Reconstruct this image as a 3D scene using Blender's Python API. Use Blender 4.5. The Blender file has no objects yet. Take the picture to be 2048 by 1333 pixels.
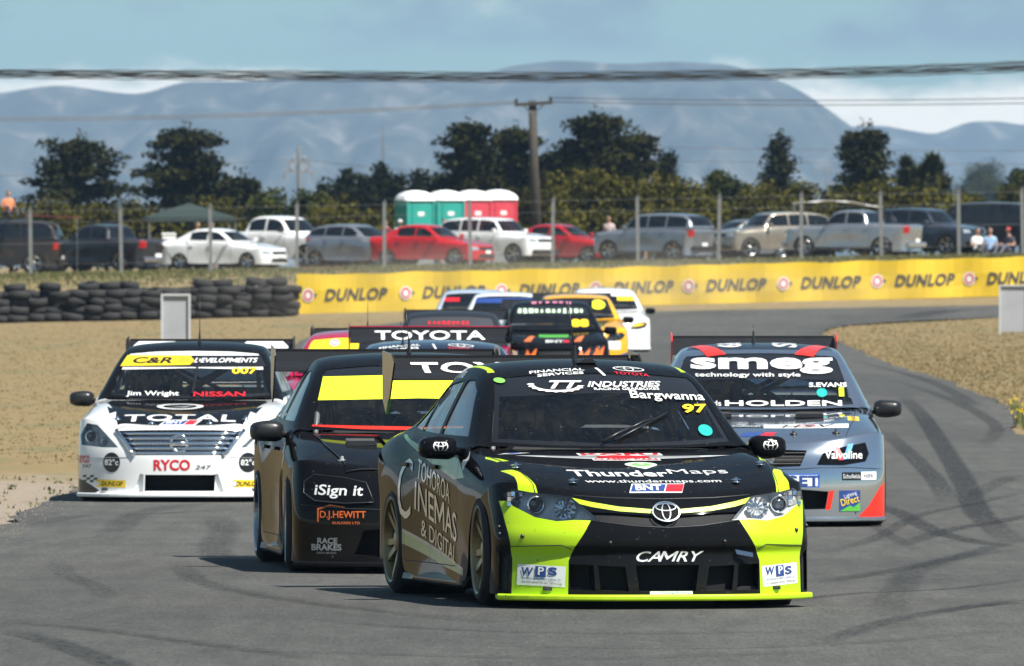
import bpy, bmesh, math, random
from mathutils import Vector, Matrix, noise
from mathutils.bvhtree import BVHTree
R = math.radians
SC = bpy.context.scene
COL = SC.collection
rnd = random.Random(7)

# ------------------------------------------------------------------ camera, world, sun, exposure
CAM_H = 1.96
FPX = 24150.0                      # focal length in pixels of the 2048 px wide photograph
cam = bpy.data.cameras.new('camera')
cam.sensor_width = 36.0
cam.lens = FPX / 2048.0 * 36.0
cam.clip_start = 1.0
cam.clip_end = 60000.0
cam.dof.use_dof = True
cam.dof.focus_distance = 70.5
cam.dof.aperture_fstop = 16.5
camo = bpy.data.objects.new('camera', cam)
COL.objects.link(camo)
camo.location = (0, 0, CAM_H)
camo.rotation_euler = (R(90) - math.atan(129.5 / FPX), 0, 0)
SC.camera = camo

SUN_EL, SUN_AZ = R(57), R(132)     # azimuth clockwise from +Y (the view direction)
world = bpy.data.worlds.new('World')
SC.world = world
world.use_nodes = True
wn, wl = world.node_tree.nodes, world.node_tree.links
wn.clear()
w_out = wn.new('ShaderNodeOutputWorld')
w_bg = wn.new('ShaderNodeBackground')
w_sky = wn.new('ShaderNodeTexSky')
w_sky.sky_type = 'NISHITA'
w_sky.sun_disc = False
w_sky.sun_elevation = SUN_EL
w_sky.sun_rotation = SUN_AZ
w_sky.air_density = 1.0
w_sky.dust_density = 0.6
w_sky.ozone_density = 1.5
w_bg.inputs['Strength'].default_value = 0.05
w_geo = wn.new('ShaderNodeTexCoord')
def wmath(op, a, b=None):
    n = wn.new('ShaderNodeMath'); n.operation = op
    for k, v in enumerate((a, b)):
        if v is None: continue
        if isinstance(v, (int, float)): n.inputs[k].default_value = v
        else: wl.new(v, n.inputs[k])
    return n.outputs[0]
w_tint = wn.new('ShaderNodeMix'); w_tint.data_type = 'RGBA'; w_tint.blend_type = 'MULTIPLY'
w_tint.inputs['Factor'].default_value = 1.0
w_tint.inputs['B'].default_value = (0.72, 1.06, 1.12, 1)
wl.new(w_sky.outputs[0], w_tint.inputs['A'])
# clouds: broken cumulus lying along the horizon all the way round, and thin grey scraps higher up
w_map = wn.new('ShaderNodeMapping'); w_map.inputs['Scale'].default_value = (1, 1, 2.6); w_map.inputs['Location'].default_value = (2.65, 0.82, 0)
wl.new(w_geo.outputs['Generated'], w_map.inputs['Vector'])
w_n1 = wn.new('ShaderNodeTexNoise'); w_n1.inputs['Scale'].default_value = 62; w_n1.inputs['Detail'].default_value = 6
w_n1.inputs['Roughness'].default_value = 0.6
wl.new(w_map.outputs[0], w_n1.inputs['Vector'])
w_sep = wn.new('ShaderNodeSeparateXYZ'); wl.new(w_geo.outputs['Generated'], w_sep.inputs[0])
w_r1 = wn.new('ShaderNodeMapRange'); w_r1.interpolation_type = 'SMOOTHSTEP'
w_r1.inputs['From Min'].default_value = 0.0125; w_r1.inputs['From Max'].default_value = 0.0185
w_r1.inputs['To Min'].default_value = 0.22; w_r1.inputs['To Max'].default_value = -0.16
wl.new(w_sep.outputs['Z'], w_r1.inputs['Value'])
w_c = wmath('ADD', w_n1.outputs['Fac'], w_r1.outputs['Result'])
w_r2 = wn.new('ShaderNodeMapRange'); w_r2.interpolation_type = 'SMOOTHSTEP'
w_r2.inputs['From Min'].default_value = 0.46; w_r2.inputs['From Max'].default_value = 0.72
wl.new(w_c, w_r2.inputs['Value'])
w_mix = wn.new('ShaderNodeMix'); w_mix.data_type = 'RGBA'
w_mix.inputs['B'].default_value = (15.0, 14.0, 11.8, 1)
wl.new(w_tint.outputs['Result'], w_mix.inputs['A']); wl.new(w_r2.outputs['Result'], w_mix.inputs['Factor'])
w_n2 = wn.new('ShaderNodeTexNoise'); w_n2.inputs['Scale'].default_value = 48; w_n2.inputs['Detail'].default_value = 7
w_n2.inputs['Roughness'].default_value = 0.55
w_map2 = wn.new('ShaderNodeMapping'); w_map2.inputs['Scale'].default_value = (1, 1, 2.0); w_map2.inputs['Location'].default_value = (1.38, 1.86, 0.0)
wl.new(w_geo.outputs['Generated'], w_map2.inputs['Vector']); wl.new(w_map2.outputs[0], w_n2.inputs['Vector'])
w_r3 = wn.new('ShaderNodeMapRange'); w_r3.interpolation_type = 'SMOOTHSTEP'
w_r3.inputs['From Min'].default_value = 0.45; w_r3.inputs['From Max'].default_value = 0.60
w_r3.inputs['To Max'].default_value = 0.75
wl.new(w_n2.outputs['Fac'], w_r3.inputs['Value'])
w_r4 = wn.new('ShaderNodeMapRange'); w_r4.interpolation_type = 'SMOOTHSTEP'
w_r4.inputs['From Min'].default_value = 0.0168; w_r4.inputs['From Max'].default_value = 0.0195
wl.new(w_sep.outputs['Z'], w_r4.inputs['Value'])
w_f2 = wmath('MULTIPLY', w_r3.outputs['Result'], w_r4.outputs['Result'])
w_mix2 = wn.new('ShaderNodeMix'); w_mix2.data_type = 'RGBA'
w_mix2.inputs['B'].default_value = (2.7, 3.3, 3.8, 1)
wl.new(w_mix.outputs['Result'], w_mix2.inputs['A']); wl.new(w_f2, w_mix2.inputs['Factor'])
wl.new(w_mix2.outputs['Result'], w_bg.inputs['Color'])
wl.new(w_bg.outputs[0], w_out.inputs['Surface'])

sun = bpy.data.lights.new('sun', 'SUN')
sun.energy = 5.0
sun.angle = R(0.53)
sun.color = (1.0, 0.955, 0.89)
suno = bpy.data.objects.new('sun', sun)
COL.objects.link(suno)
_sd = Vector((math.sin(SUN_AZ) * math.cos(SUN_EL), math.cos(SUN_AZ) * math.cos(SUN_EL), math.sin(SUN_EL)))
suno.rotation_euler = _sd.to_track_quat('Z', 'Y').to_euler()
suno.location = (0, 60, 40)

SC.render.engine = 'CYCLES'
SC.view_settings.view_transform = 'Standard'
SC.view_settings.look = 'None'
SC.view_settings.exposure = 0.84
SC.view_settings.gamma = 1.0
SC.view_settings.use_curve_mapping = False
SC.cycles.use_denoising = True
SC.cycles.max_bounces = 8
SC.cycles.transparent_max_bounces = 24
SC.cycles.volume_bounces = 0
SC.cycles.caustics_reflective = False
SC.cycles.caustics_refractive = False
SC.cycles.sample_clamp_indirect = 6.0

# ------------------------------------------------------------------ helpers: materials
MATS = {}
def mat(name, col, rough=0.5, metal=0.0, coat=0.0, var=0.08, scale=6.0, bump=0.0, bscale=60.0, spec=0.5, emit=None, chips=None):
    """A principled material with a little uneven tone and gloss."""
    if name in MATS: return MATS[name]
    m = bpy.data.materials.new(name); m.use_nodes = True
    nt = m.node_tree; b = nt.nodes['Principled BSDF']
    b.inputs['Roughness'].default_value = rough
    b.inputs['Metallic'].default_value = metal
    b.inputs['Coat Weight'].default_value = coat
    b.inputs['Coat Roughness'].default_value = 0.04
    b.inputs['Coat IOR'].default_value = 1.38
    b.inputs['Specular IOR Level'].default_value = spec
    c = (*col, 1)
    if var > 0:
        tc = nt.nodes.new('ShaderNodeTexCoord')
        n = nt.nodes.new('ShaderNodeTexNoise'); n.inputs['Scale'].default_value = scale; n.inputs['Detail'].default_value = 5
        nt.links.new(tc.outputs['Object'], n.inputs['Vector'])
        mx = nt.nodes.new('ShaderNodeMix'); mx.data_type = 'RGBA'
        mx.inputs['A'].default_value = tuple(min(1, v * (1 - var) ) for v in col) + (1,)
        mx.inputs['B'].default_value = tuple(min(1, v * (1 + var) + 0.01 * var) for v in col) + (1,)
        nt.links.new(n.outputs['Fac'], mx.inputs['Factor'])
        if chips:       # stone chips and rubber specks
            v1 = nt.nodes.new('ShaderNodeTexNoise'); v1.inputs['Scale'].default_value = 55; v1.inputs['Detail'].default_value = 2; nt.links.new(tc.outputs['Object'], v1.inputs['Vector'])
            c1 = nt.nodes.new('ShaderNodeMapRange'); c1.inputs['From Min'].default_value = .715; c1.inputs['From Max'].default_value = .76; nt.links.new(v1.outputs['Fac'], c1.inputs['Value'])
            m3 = nt.nodes.new('ShaderNodeMix'); m3.data_type = 'RGBA'; m3.inputs['B'].default_value = (*chips, 1); nt.links.new(c1.outputs['Result'], m3.inputs['Factor']); nt.links.new(mx.outputs['Result'], m3.inputs['A'])
            # road film: settles low on the body in smears
            sp = nt.nodes.new('ShaderNodeSeparateXYZ'); nt.links.new(tc.outputs['Object'], sp.inputs[0])
            h1 = nt.nodes.new('ShaderNodeMapRange'); h1.inputs['From Min'].default_value = .55; h1.inputs['From Max'].default_value = .10; h1.inputs['To Max'].default_value = .10; nt.links.new(sp.outputs['Z'], h1.inputs['Value'])
            q1 = nt.nodes.new('ShaderNodeMath'); q1.operation = 'MULTIPLY'; nt.links.new(h1.outputs['Result'], q1.inputs[0]); nt.links.new(n.outputs['Fac'], q1.inputs[1])
            m4 = nt.nodes.new('ShaderNodeMix'); m4.data_type = 'RGBA'; m4.inputs['B'].default_value = (.09, .08, .065, 1); nt.links.new(q1.outputs[0], m4.inputs['Factor']); nt.links.new(m3.outputs['Result'], m4.inputs['A'])
            nt.links.new(m4.outputs['Result'], b.inputs['Base Color'])
        else: nt.links.new(mx.outputs['Result'], b.inputs['Base Color'])
        mr = nt.nodes.new('ShaderNodeMapRange')
        mr.inputs['To Min'].default_value = rough * 0.75; mr.inputs['To Max'].default_value = min(1, rough * 1.25)
        nt.links.new(n.outputs['Fac'], mr.inputs['Value']); nt.links.new(mr.outputs['Result'], b.inputs['Roughness'])
        if bump:
            n2 = nt.nodes.new('ShaderNodeTexNoise'); n2.inputs['Scale'].default_value = bscale; n2.inputs['Detail'].default_value = 4
            nt.links.new(tc.outputs['Object'], n2.inputs['Vector'])
            bp = nt.nodes.new('ShaderNodeBump'); bp.inputs['Strength'].default_value = bump; bp.inputs['Distance'].default_value = 0.02
            nt.links.new(n2.outputs['Fac'], bp.inputs['Height']); nt.links.new(bp.outputs[0], b.inputs['Normal'])
    else:
        b.inputs['Base Color'].default_value = c
    if emit:
        b.inputs['Emission Color'].default_value = (*col, 1); b.inputs['Emission Strength'].default_value = emit
    MATS[name] = m
    return m

def glass_mat(name, tint=(0.75, 0.8, 0.8), base=0.04, film=0.012):
    if name in MATS: return MATS[name]
    m = bpy.data.materials.new(name); m.use_nodes = True
    nt = m.node_tree; nt.nodes.clear()
    o = nt.nodes.new('ShaderNodeOutputMaterial'); t = nt.nodes.new('ShaderNodeBsdfTransparent'); g = nt.nodes.new('ShaderNodeBsdfGlossy')
    t.inputs['Color'].default_value = (*tint, 1); g.inputs['Roughness'].default_value = 0.03
    fr = nt.nodes.new('ShaderNodeFresnel'); fr.inputs['IOR'].default_value = 1.5
    ad = nt.nodes.new('ShaderNodeMath'); ad.operation = 'ADD'; ad.inputs[1].default_value = base; ad.use_clamp = True
    mx = nt.nodes.new('ShaderNodeMixShader')
    nt.links.new(fr.outputs[0], ad.inputs[0]); nt.links.new(ad.outputs[0], mx.inputs[0])
    nt.links.new(t.outputs[0], mx.inputs[1]); nt.links.new(g.outputs[0], mx.inputs[2])
    # a film of dust with specks on the outside of the glass
    d = nt.nodes.new('ShaderNodeBsdfDiffuse'); d.inputs['Color'].default_value = (.42, .40, .36, 1)
    tc = nt.nodes.new('ShaderNodeTexCoord'); n1 = nt.nodes.new('ShaderNodeTexNoise'); n1.inputs['Scale'].default_value = 3.5; n1.inputs['Detail'].default_value = 6; nt.links.new(tc.outputs['Object'], n1.inputs['Vector'])
    n2 = nt.nodes.new('ShaderNodeTexNoise'); n2.inputs['Scale'].default_value = 75; n2.inputs['Detail'].default_value = 1; nt.links.new(tc.outputs['Object'], n2.inputs['Vector'])
    r1 = nt.nodes.new('ShaderNodeMapRange'); r1.inputs['From Min'].default_value = .35; r1.inputs['From Max'].default_value = .75; r1.inputs['To Min'].default_value = film * .4; r1.inputs['To Max'].default_value = film * 1.8; nt.links.new(n1.outputs['Fac'], r1.inputs['Value'])
    r2 = nt.nodes.new('ShaderNodeMapRange'); r2.inputs['From Min'].default_value = .72; r2.inputs['From Max'].default_value = .78; r2.inputs['To Max'].default_value = .28; nt.links.new(n2.outputs['Fac'], r2.inputs['Value'])
    sm = nt.nodes.new('ShaderNodeMath'); sm.operation = 'ADD'; nt.links.new(r1.outputs['Result'], sm.inputs[0]); nt.links.new(r2.outputs['Result'], sm.inputs[1])
    m2 = nt.nodes.new('ShaderNodeMixShader'); nt.links.new(sm.outputs[0], m2.inputs[0]); nt.links.new(mx.outputs[0], m2.inputs[1]); nt.links.new(d.outputs[0], m2.inputs[2]); nt.links.new(m2.outputs[0], o.inputs['Surface'])
    MATS[name] = m
    return m

def paint(name, col, rough=0.22, metal=0.0): return mat(name, col, rough, metal, 1.0, 0.05, 3.0, spec=0.15)
def vinyl(name, col): return mat(name, col, 0.32, 0, 0.35, 0.03, 12.0)

# ------------------------------------------------------------------ helpers: objects
def link(o, parent=None):
    COL.objects.link(o)
    if parent is not None: o.parent = parent
    return o
def empty(name, loc=(0, 0, 0), rz=0.0):
    o = bpy.data.objects.new(name, None); COL.objects.link(o)
    o.empty_display_size = 0.2
    o.location = loc; o.rotation_euler = (0, 0, rz)
    return o
def tag(o, label=None, cat=None, group=None, kind=None):
    if label: o['label'] = label
    if cat: o['category'] = cat
    if group: o['group'] = group
    if kind: o['kind'] = kind
    return o
def mesh_obj(name, verts, faces, mats, parent=None, smooth=False, fm=None, normals=None):
    me = bpy.data.meshes.new(name)
    me.from_pydata([tuple(v) for v in verts], [], faces)
    if not isinstance(mats, (list, tuple)): mats = [mats]
    for m in mats: me.materials.append(m)
    if fm:
        for p, k in zip(me.polygons, fm): p.material_index = k
    if smooth: me.polygons.foreach_set('use_smooth', [True] * len(me.polygons))
    if normals: me.normals_split_custom_set_from_vertices([tuple(n) for n in normals])
    me.update()
    return link(bpy.data.objects.new(name, me), parent)
def bm_obj(name, bm, mats, parent=None, smooth=False):
    me = bpy.data.meshes.new(name)
    bm.normal_update(); bm.to_mesh(me); bm.free()
    if not isinstance(mats, (list, tuple)): mats = [mats]
    for m in mats: me.materials.append(m)
    if smooth: me.polygons.foreach_set('use_smooth', [True] * len(me.polygons))
    return link(bpy.data.objects.new(name, me), parent)
def copy_tree(o, parent=None):
    c = o.copy(); COL.objects.link(c); c.parent = parent
    for ch in list(o.children):
        copy_tree(ch, c)
    return c

class MB:
    """collects boxes, tubes, lathes and loose quads into one mesh"""
    def __init__(s): s.v = []; s.f = []; s.m = []
    def add(s, vs, fs, mi=0):
        b = len(s.v); s.v += [tuple(v) for v in vs]
        s.f += [tuple(b + i for i in f) for f in fs]; s.m += [mi] * len(fs)
        return s
    def box(s, c, d, rot=None, mi=0, taper=1.0):
        x, y, z = d[0] / 2, d[1] / 2, d[2] / 2
        vs = [Vector((sx * x * (taper if sz > 0 else 1), sy * y * (taper if sz > 0 else 1), sz * z)) for sz in (-1, 1) for sy in (-1, 1) for sx in (-1, 1)]
        if rot is not None: vs = [rot @ v for v in vs]
        vs = [v + Vector(c) for v in vs]
        return s.add(vs, [(0, 2, 3, 1), (4, 5, 7, 6), (0, 1, 5, 4), (2, 6, 7, 3), (0, 4, 6, 2), (1, 3, 7, 5)], mi)
    def tube(s, pts, r, n=8, mi=0, caps=True, close=False):
        pts = [Vector(p) for p in pts]; rs = r if isinstance(r, (list, tuple)) else [r] * len(pts)
        rings = []; up = None
        for i, p in enumerate(pts):
            a = pts[i - 1] if (i > 0 or close) else p
            b = pts[(i + 1) % len(pts)] if (i < len(pts) - 1 or close) else p
            d = (b - a).normalized()
            if up is None: up = Vector((0, 0, 1)) if abs(d.z) < 0.9 else Vector((1, 0, 0))
            x = d.cross(up).normalized(); y = x.cross(d).normalized(); up = y
            rings.append([p + (x * math.cos(t) + y * math.sin(t)) * rs[i] for t in [2 * math.pi * k / n for k in range(n)]])
        vs = [v for q in rings for v in q]; fs = []
        L = len(rings)
        for i in range(L if close else L - 1):
            j = (i + 1) % L
            for k in range(n):
                fs.append((i * n + k, i * n + (k + 1) % n, j * n + (k + 1) % n, j * n + k))
        if caps and not close:
            fs.append(tuple(range(n - 1, -1, -1))); fs.append(tuple((L - 1) * n + k for k in range(n)))
        return s.add(vs, fs, mi)
    def lathe(s, prof, axis='x', n=24, c=(0, 0, 0), mi=0, close=False, arc=2 * math.pi):
        """profile of (along, radius)"""
        vs = []; full = abs(arc - 2 * math.pi) < 1e-6; m = n if full else n + 1
        for a, r in prof:
            for k in range(m):
                t = arc * k / n; p, q = r * math.cos(t), r * math.sin(t)
                v = {'x': (a, p, q), 'y': (p, a, q), 'z': (p, q, a)}[axis]
                vs.append((v[0] + c[0], v[1] + c[1], v[2] + c[2]))
        fs = []; L = len(prof)
        for i in range(L if close else L - 1):
            j = (i + 1) % L
            for k in range(n):
                k2 = (k + 1) % m if full else k + 1
                fs.append((i * m + k, i * m + k2, j * m + k2, j * m + k))
        return s.add(vs, fs, mi)
    def prism(s, poly, axis, lo, hi, mi=0):
        """extrude a 2D polygon along an axis"""
        def P(a, b, t): return {'x': (t, a, b), 'y': (a, t, b), 'z': (a, b, t)}[axis]
        n = len(poly)
        vs = [P(a, b, lo) for a, b in poly] + [P(a, b, hi) for a, b in poly]
        fs = [tuple(range(n - 1, -1, -1)), tuple(range(n, 2 * n))] + [(k, (k + 1) % n, n + (k + 1) % n, n + k) for k in range(n)]
        return s.add(vs, fs, mi)
    def obj(s, name, mats, parent=None, smooth=False, fix=True):
        o = mesh_obj(name, s.v, s.f, mats, parent, smooth, s.m)
        if fix:
            bm = bmesh.new(); bm.from_mesh(o.data); bmesh.ops.recalc_face_normals(bm, faces=bm.faces[:]); bm.to_mesh(o.data); bm.free()
        return o

def bevel_obj(o, w=0.01, seg=2):
    md = o.modifiers.new('bevel', 'BEVEL'); md.width = w; md.segments = seg; md.limit_method = 'ANGLE'; md.angle_limit = R(40)
    return o

# ------------------------------------------------------------------ terrain
def pchip(xs, ys):
    n = len(xs); h = [xs[i + 1] - xs[i] for i in range(n - 1)]; d = [(ys[i + 1] - ys[i]) / h[i] for i in range(n - 1)]
    m = [d[0]] + [0 if d[i - 1] * d[i] <= 0 else 2 * d[i - 1] * d[i] / (d[i - 1] + d[i]) for i in range(1, n - 1)] + [d[-1]]
    def f(x):
        if x <= xs[0]: return ys[0]
        if x >= xs[-1]: return ys[-1]
        i = 0
        while x > xs[i + 1]: i += 1
        t = (x - xs[i]) / h[i]; t2 = t * t; t3 = t2 * t
        return (2 * t3 - 3 * t2 + 1) * ys[i] + (t3 - 2 * t2 + t) * h[i] * m[i] + (-2 * t3 + 3 * t2) * ys[i + 1] + (t3 - t2) * h[i] * m[i + 1]
    return f
_prof = pchip([0, 60, 72, 80, 95, 108, 128, 145, 175, 205, 268, 300, 330, 340, 344, 352, 400, 440, 900, 4000, 9000],
              [0, 0, 0, -.02, -.05, -.12, -.14, -.14, -.08, 0, .1, .25, .6, .8, 1.0, 1.45, 2.04, 2.12, 2.1, 1.0, 0])
def gz(x, y):
    t = min(1, max(0, (y - 280) / 60)); t = t * t * (3 - 2 * t)
    k = min(1, max(0, 1 - (y - 500) / 500))
    return _prof(y) + 0.02 * max(-40, min(40, x)) * t * k
def at(px, py, Y):
    """world point seen at a pixel of the photograph at depth Y"""
    return Vector(((px - 1024) / FPX * Y, Y, CAM_H - (py - 537) / FPX * Y))
def on_ground(px, py, far=335.0):
    lo, hi = 30.0, far
    for _ in range(50):
        m = (lo + hi) / 2
        p = at(px, py, m)
        if p.z > gz(p.x, p.y): lo = m
        else: hi = m
    p = at(px, py, (lo + hi) / 2); p.z = gz(p.x, p.y)
    return p
# ------------------------------------------------------------------ vehicle shells
# car frame: x to the car's left (right in the photograph), forward = -y, z up, origin on the ground between the axles
def subdiv(verts, faces, crease, levels):
    me = bpy.data.meshes.new('tmp'); me.from_pydata(verts, [], faces)
    if crease:
        at_ = me.attributes.new('crease_edge', 'FLOAT', 'EDGE')
        for e in me.edges:
            k = tuple(sorted(e.vertices))
            if k in crease: at_.data[e.index].value = crease[k]
    o = bpy.data.objects.new('tmp', me); COL.objects.link(o)
    md = o.modifiers.new('s', 'SUBSURF'); md.levels = levels; md.boundary_smooth = 'PRESERVE_CORNERS'
    dg = bpy.context.evaluated_depsgraph_get(); dg.update()
    m2 = bpy.data.meshes.new_from_object(o.evaluated_get(dg))
    bpy.data.objects.remove(o); bpy.data.meshes.remove(me)
    bm = bmesh.new(); bm.from_mesh(m2); bpy.data.meshes.remove(m2)
    bmesh.ops.recalc_face_normals(bm, faces=bm.faces[:])
    bm.normal_update()
    return bm
def grid_full(rows, holes=(), crease_cols=None, crease_rows=None):
    """mirror half rows (x>=0, column 0 on the centre line) to a full quad grid"""
    nc = len(rows[0]); W = 2 * nc - 1
    verts = []
    for r in rows:
        for j in range(nc - 1, 0, -1): verts.append((-r[j][0], -r[j][1], r[j][2]))
        for j in range(nc): verts.append((r[j][0], -r[j][1], r[j][2]))
    faces = []
    for i in range(len(rows) - 1):
        for k in range(W - 1):
            j = max(abs(k - (nc - 1)), abs(k + 1 - (nc - 1))) - 1       # half column of the face
            if (i, j) in holes: continue
            faces.append((i * W + k, i * W + k + 1, (i + 1) * W + k + 1, (i + 1) * W + k))
    cr = {}
    for c, val in (crease_cols or {}).items():
        i0, i1, v = val
        for i in range(i0, i1):
            for sgn in (-1, 1):
                k = nc - 1 + sgn * c
                cr[tuple(sorted((i * W + k, (i + 1) * W + k)))] = v
    for i, v in (crease_rows or {}).items():
        for k in range(W - 1): cr[(i * W + k, i * W + k + 1)] = v
    return verts, faces, cr

BASE = dict(a=1.39, U=2.33, V=2.30, w=0.925, r=0.335, zc=0.300, zl=0.085, zn=0.655, zk=0.90, zb=0.945, zt=1.00, zs=0.11,
            uk=0.93, bow=0.42, cr=0.71, sh=0.84, hoodcrest=0.02, zh=0.74, nosez=None,
            # greenhouse: (u centre, u rail, z centre, z rail, x rail, x belt, z belt)
            gh=[(0.98, 0.70, 0.905, 0.925, 0.745, 0.83, 0.915),
                (0.62, 0.42, 1.130, 1.130, 0.690, 0.845, 0.935),
                (0.24, 0.10, 1.350, 1.325, 0.625, 0.85, 0.945),
                (-0.10, -0.2, 1.412, 1.375, 0.605, 0.85, 0.95),
                (-0.60, -0.62, 1.428, 1.384, 0.600, 0.845, 0.955),
                (-1.05, -1.00, 1.380, 1.340, 0.585, 0.835, 0.965),
                (-1.42, -1.32, 1.215, 1.200, 0.590, 0.82, 0.975),
                (-1.80, -1.70, 1.010, 1.010, 0.640, 0.79, 0.985)])
def arch_pt(p, c, deg):
    t = R(deg); return (c + p['r'] * math.cos(t), p['zc'] + p['r'] * math.sin(t))
def lower_shell(p, levels):
    a, U, V, w, r, zc = p['a'], p['U'], p['V'], p['w'], p['r'], p['zc']
    k = w / 0.92
    xs = [0, .22 * k, .45 * k, .65 * k, .80 * k, .885 * k, w - .004, w, w]
    rows = []
    nose = p.get('nose') or [(p['zl'], 0.0), (.16, 0.0), (.27, 0.0), (.39, .0), (.47, -.012), (.545, -.04), (.605, -.075), (p['zn'], -.13)]
    n = len(nose)
    for i, (z, du) in enumerate(nose):
        row = []
        t = i / (n - 1)
        for j, x in enumerate(xs):
            u = U + du - p['bow'] * (x / w) ** 3.1 - 0.0 * t
            zz = z
            if i >= n - 3:          # upper edge rises outwards over the headlight
                zz = z + (p['zh'] - p['zn']) * max(0, (x / w - .25) / .75) ** 1.2 * (1, .55, .3)[n - 1 - i]
            if j >= 6:
                if zz < zc: ue, ze = a + r, zz
                else:
                    s = min(1, (zz - zc) / r); ue, ze = a + r * math.sqrt(max(0.02, 1 - s * s)), min(zz, zc + r * .985)
                u0 = U + du - p['bow'] * (xs[5] / w) ** 3.1
                f = (j - 5) / 3.0
                u = u0 + (ue - u0) * f; zz = zz + (ze - zz) * f
                if j == 8: u = ue
            row.append((x, u, zz))
        rows.append(row)
    cr, sh = p['cr'] * k, p['sh'] * k
    def top(uc, zcn, uend, zend, zcrest, zsh, xo=0.0, lo=0.0, back=0.0, xc=cr, xsh=sh, door=0):
        """one row over the bonnet or deck and down the side; back = how far the outer columns trail"""
        row = [(0, uc, zcn), (.3 * k, uc - back * .1, zcn + (zcrest - zcn) * .15), (.55 * k, uc - back * .3, zcn + (zcrest - zcn) * .6),
               (xc, uc - back * .6, zcrest), (xsh, uc - back * .85, zsh)]
        ue = uend
        xs2 = [(.895 * k, .16), (w - .008, .42), (w - .002, .75), (w, 1.0)]
        if door: xs2 = [(.885 * k, .14), (w - .03, .40), (w - .042, .72), (w - .02, 1.0)]
        for x, f in xs2:
            row.append((x + xo, uc - back + (ue - (uc - back)) * f, zsh - .03 + (zend - zsh + .03) * f))
        return row
    zn, zk, zb, zt, zh = p['zn'], p['zk'], p['zb'], p['zt'], p['zh']
    hc = p['hoodcrest']
    uk = p['uk']
    e = arch_pt(p, a, 72); u1 = U - .34; zz = zn + (zk - zn) * .30
    rows.append(top(u1, zz, e[0], e[1], max(zz + hc, zh - .0), zh + .015, back=.16))
    e = arch_pt(p, a, 92); u1 = U - .34 - (U - .34 - uk) * .33; zz = zn + (zk - zn) * .56
    rows.append(top(u1, zz, e[0], e[1], zz + hc + .012, zh + (zk - zh) * .30, back=.10))
    e = arch_pt(p, a, 120); u1 = U - .34 - (U - .34 - uk) * .66; zz = zn + (zk - zn) * .80
    rows.append(top(u1, zz, e[0], e[1], zz + hc + .005, zh + (zk - zh) * .60, back=.08))
    e = arch_pt(p, a, 152); zz = zk - .012
    rows.append(top(uk + .06, zz, e[0], e[1], zk - .005, zk - .03, back=.16))
    i_cowl = len(rows)
    e = arch_pt(p, a, 180)
    rows.append(top(uk - .06, zk, e[0], e[1], zk, zk - .01, back=.22, xc=.76 * k))
    zs = p['zs']
    rows.append(top(uk - .22, zb - .02, a - r, zs, zb - .02, zb - .02, back=.14, xc=.76 * k, xsh=.85 * k))
    rows.append(top(.30, zb - .01, .30, zs, zb - .01, zb - .01, door=1, xc=.77 * k, xsh=.855 * k))
    rows.append(top(-.45, zb, -.45, zs, zb, zb, door=1, xc=.77 * k, xsh=.855 * k))
    rows.append(top(-a + r + .15, zb + .005, -a + r, zs, zb + .005, zb + .005, xc=.77 * k, xsh=.85 * k))
    e = arch_pt(p, -a, 0)
    rows.append(top(-a + r - .05, zb + .01, e[0], e[1], zb + .01, zb + .01, xc=.76 * k, xsh=.85 * k))
    e = arch_pt(p, -a, 35)
    rows.append(top(-a + r * .45, zb + .015, e[0], e[1], zb + .015, zb + .005, xc=.75 * k))
    e = arch_pt(p, -a, 88)
    i_deck = len(rows)
    rows.append(top(-a - .2, zt - .005, e[0], e[1], zt - .01, zb + .005, xc=.73 * k))
    e = arch_pt(p, -a, 140)
    rows.append(top(-(a + V) / 2 - .05, zt, e[0], e[1], zt - .01, zb - .005, back=-.03))
    e = arch_pt(p, -a, 180)
    rows.append(top(-V + .10, zt - .005, e[0], e[1], zt - .02, zb - .03, back=-.10))
    for z, du in ((zt - .10, 0.0), (zt - .32, -.03), (.42, -.06), (.2, -.02)):
        row = []
        for j, x in enumerate(xs):
            u = -V - du + .28 * (x / w) ** 3.5
            if j >= 6:
                f = (j - 5) / 3.0; u0 = -V - du + .28 * (xs[5] / w) ** 3.5
                u = u0 + (-a - r - u0) * f
            row.append((x * .985, u, z if j < 8 or z > zc else z))
        rows.append(row)
    holes = set()
    if p.get('deck_open', True):
        for i in range(i_cowl, i_deck):
            for j in range(3): holes.add((i, j))
    v, f, c = grid_full(rows, holes, crease_cols={8: (0, len(rows) - 1, .9), 3: (n, n + 4, .25), 4: (n + 4, len(rows) - 6, .35), **p.get('creases', {})},
                        crease_rows={0: .9, n - 1: .45, **p.get('nose_crease', {})})
    return subdiv(v, f, c, levels)
def green_shell(p, levels):
    rows = []
    k = p['w'] / 0.925
    for i, (uc, ur, zc_, zr, xr, xb, zb) in enumerate(p['gh']):
        xr *= k; xb *= k
        row = []
        for t in (0, .4, .75, .93):
            row.append((xr * t, uc + (ur - uc) * t ** 2.4, zc_ + (zr - zc_) * t ** 2.6))
        row.append((xr + .012, ur - .0, zr - .012))
        for t in (.25, .62, 1.0):
            row.append((xr + .02 + (xb - xr - .02) * t ** .9, ur, zr + (zb - zr) * t))
        row.append((xb + .004, ur, zb - .05))
        rows.append(row)
    v, f, c = grid_full(rows, crease_cols={4: (0, len(rows) - 1, .3), 8: (0, len(rows) - 1, 1)}, crease_rows={0: 1, len(rows) - 1: 1, **p.get('gcr', {})})
    return subdiv(v, f, c, levels)

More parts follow.
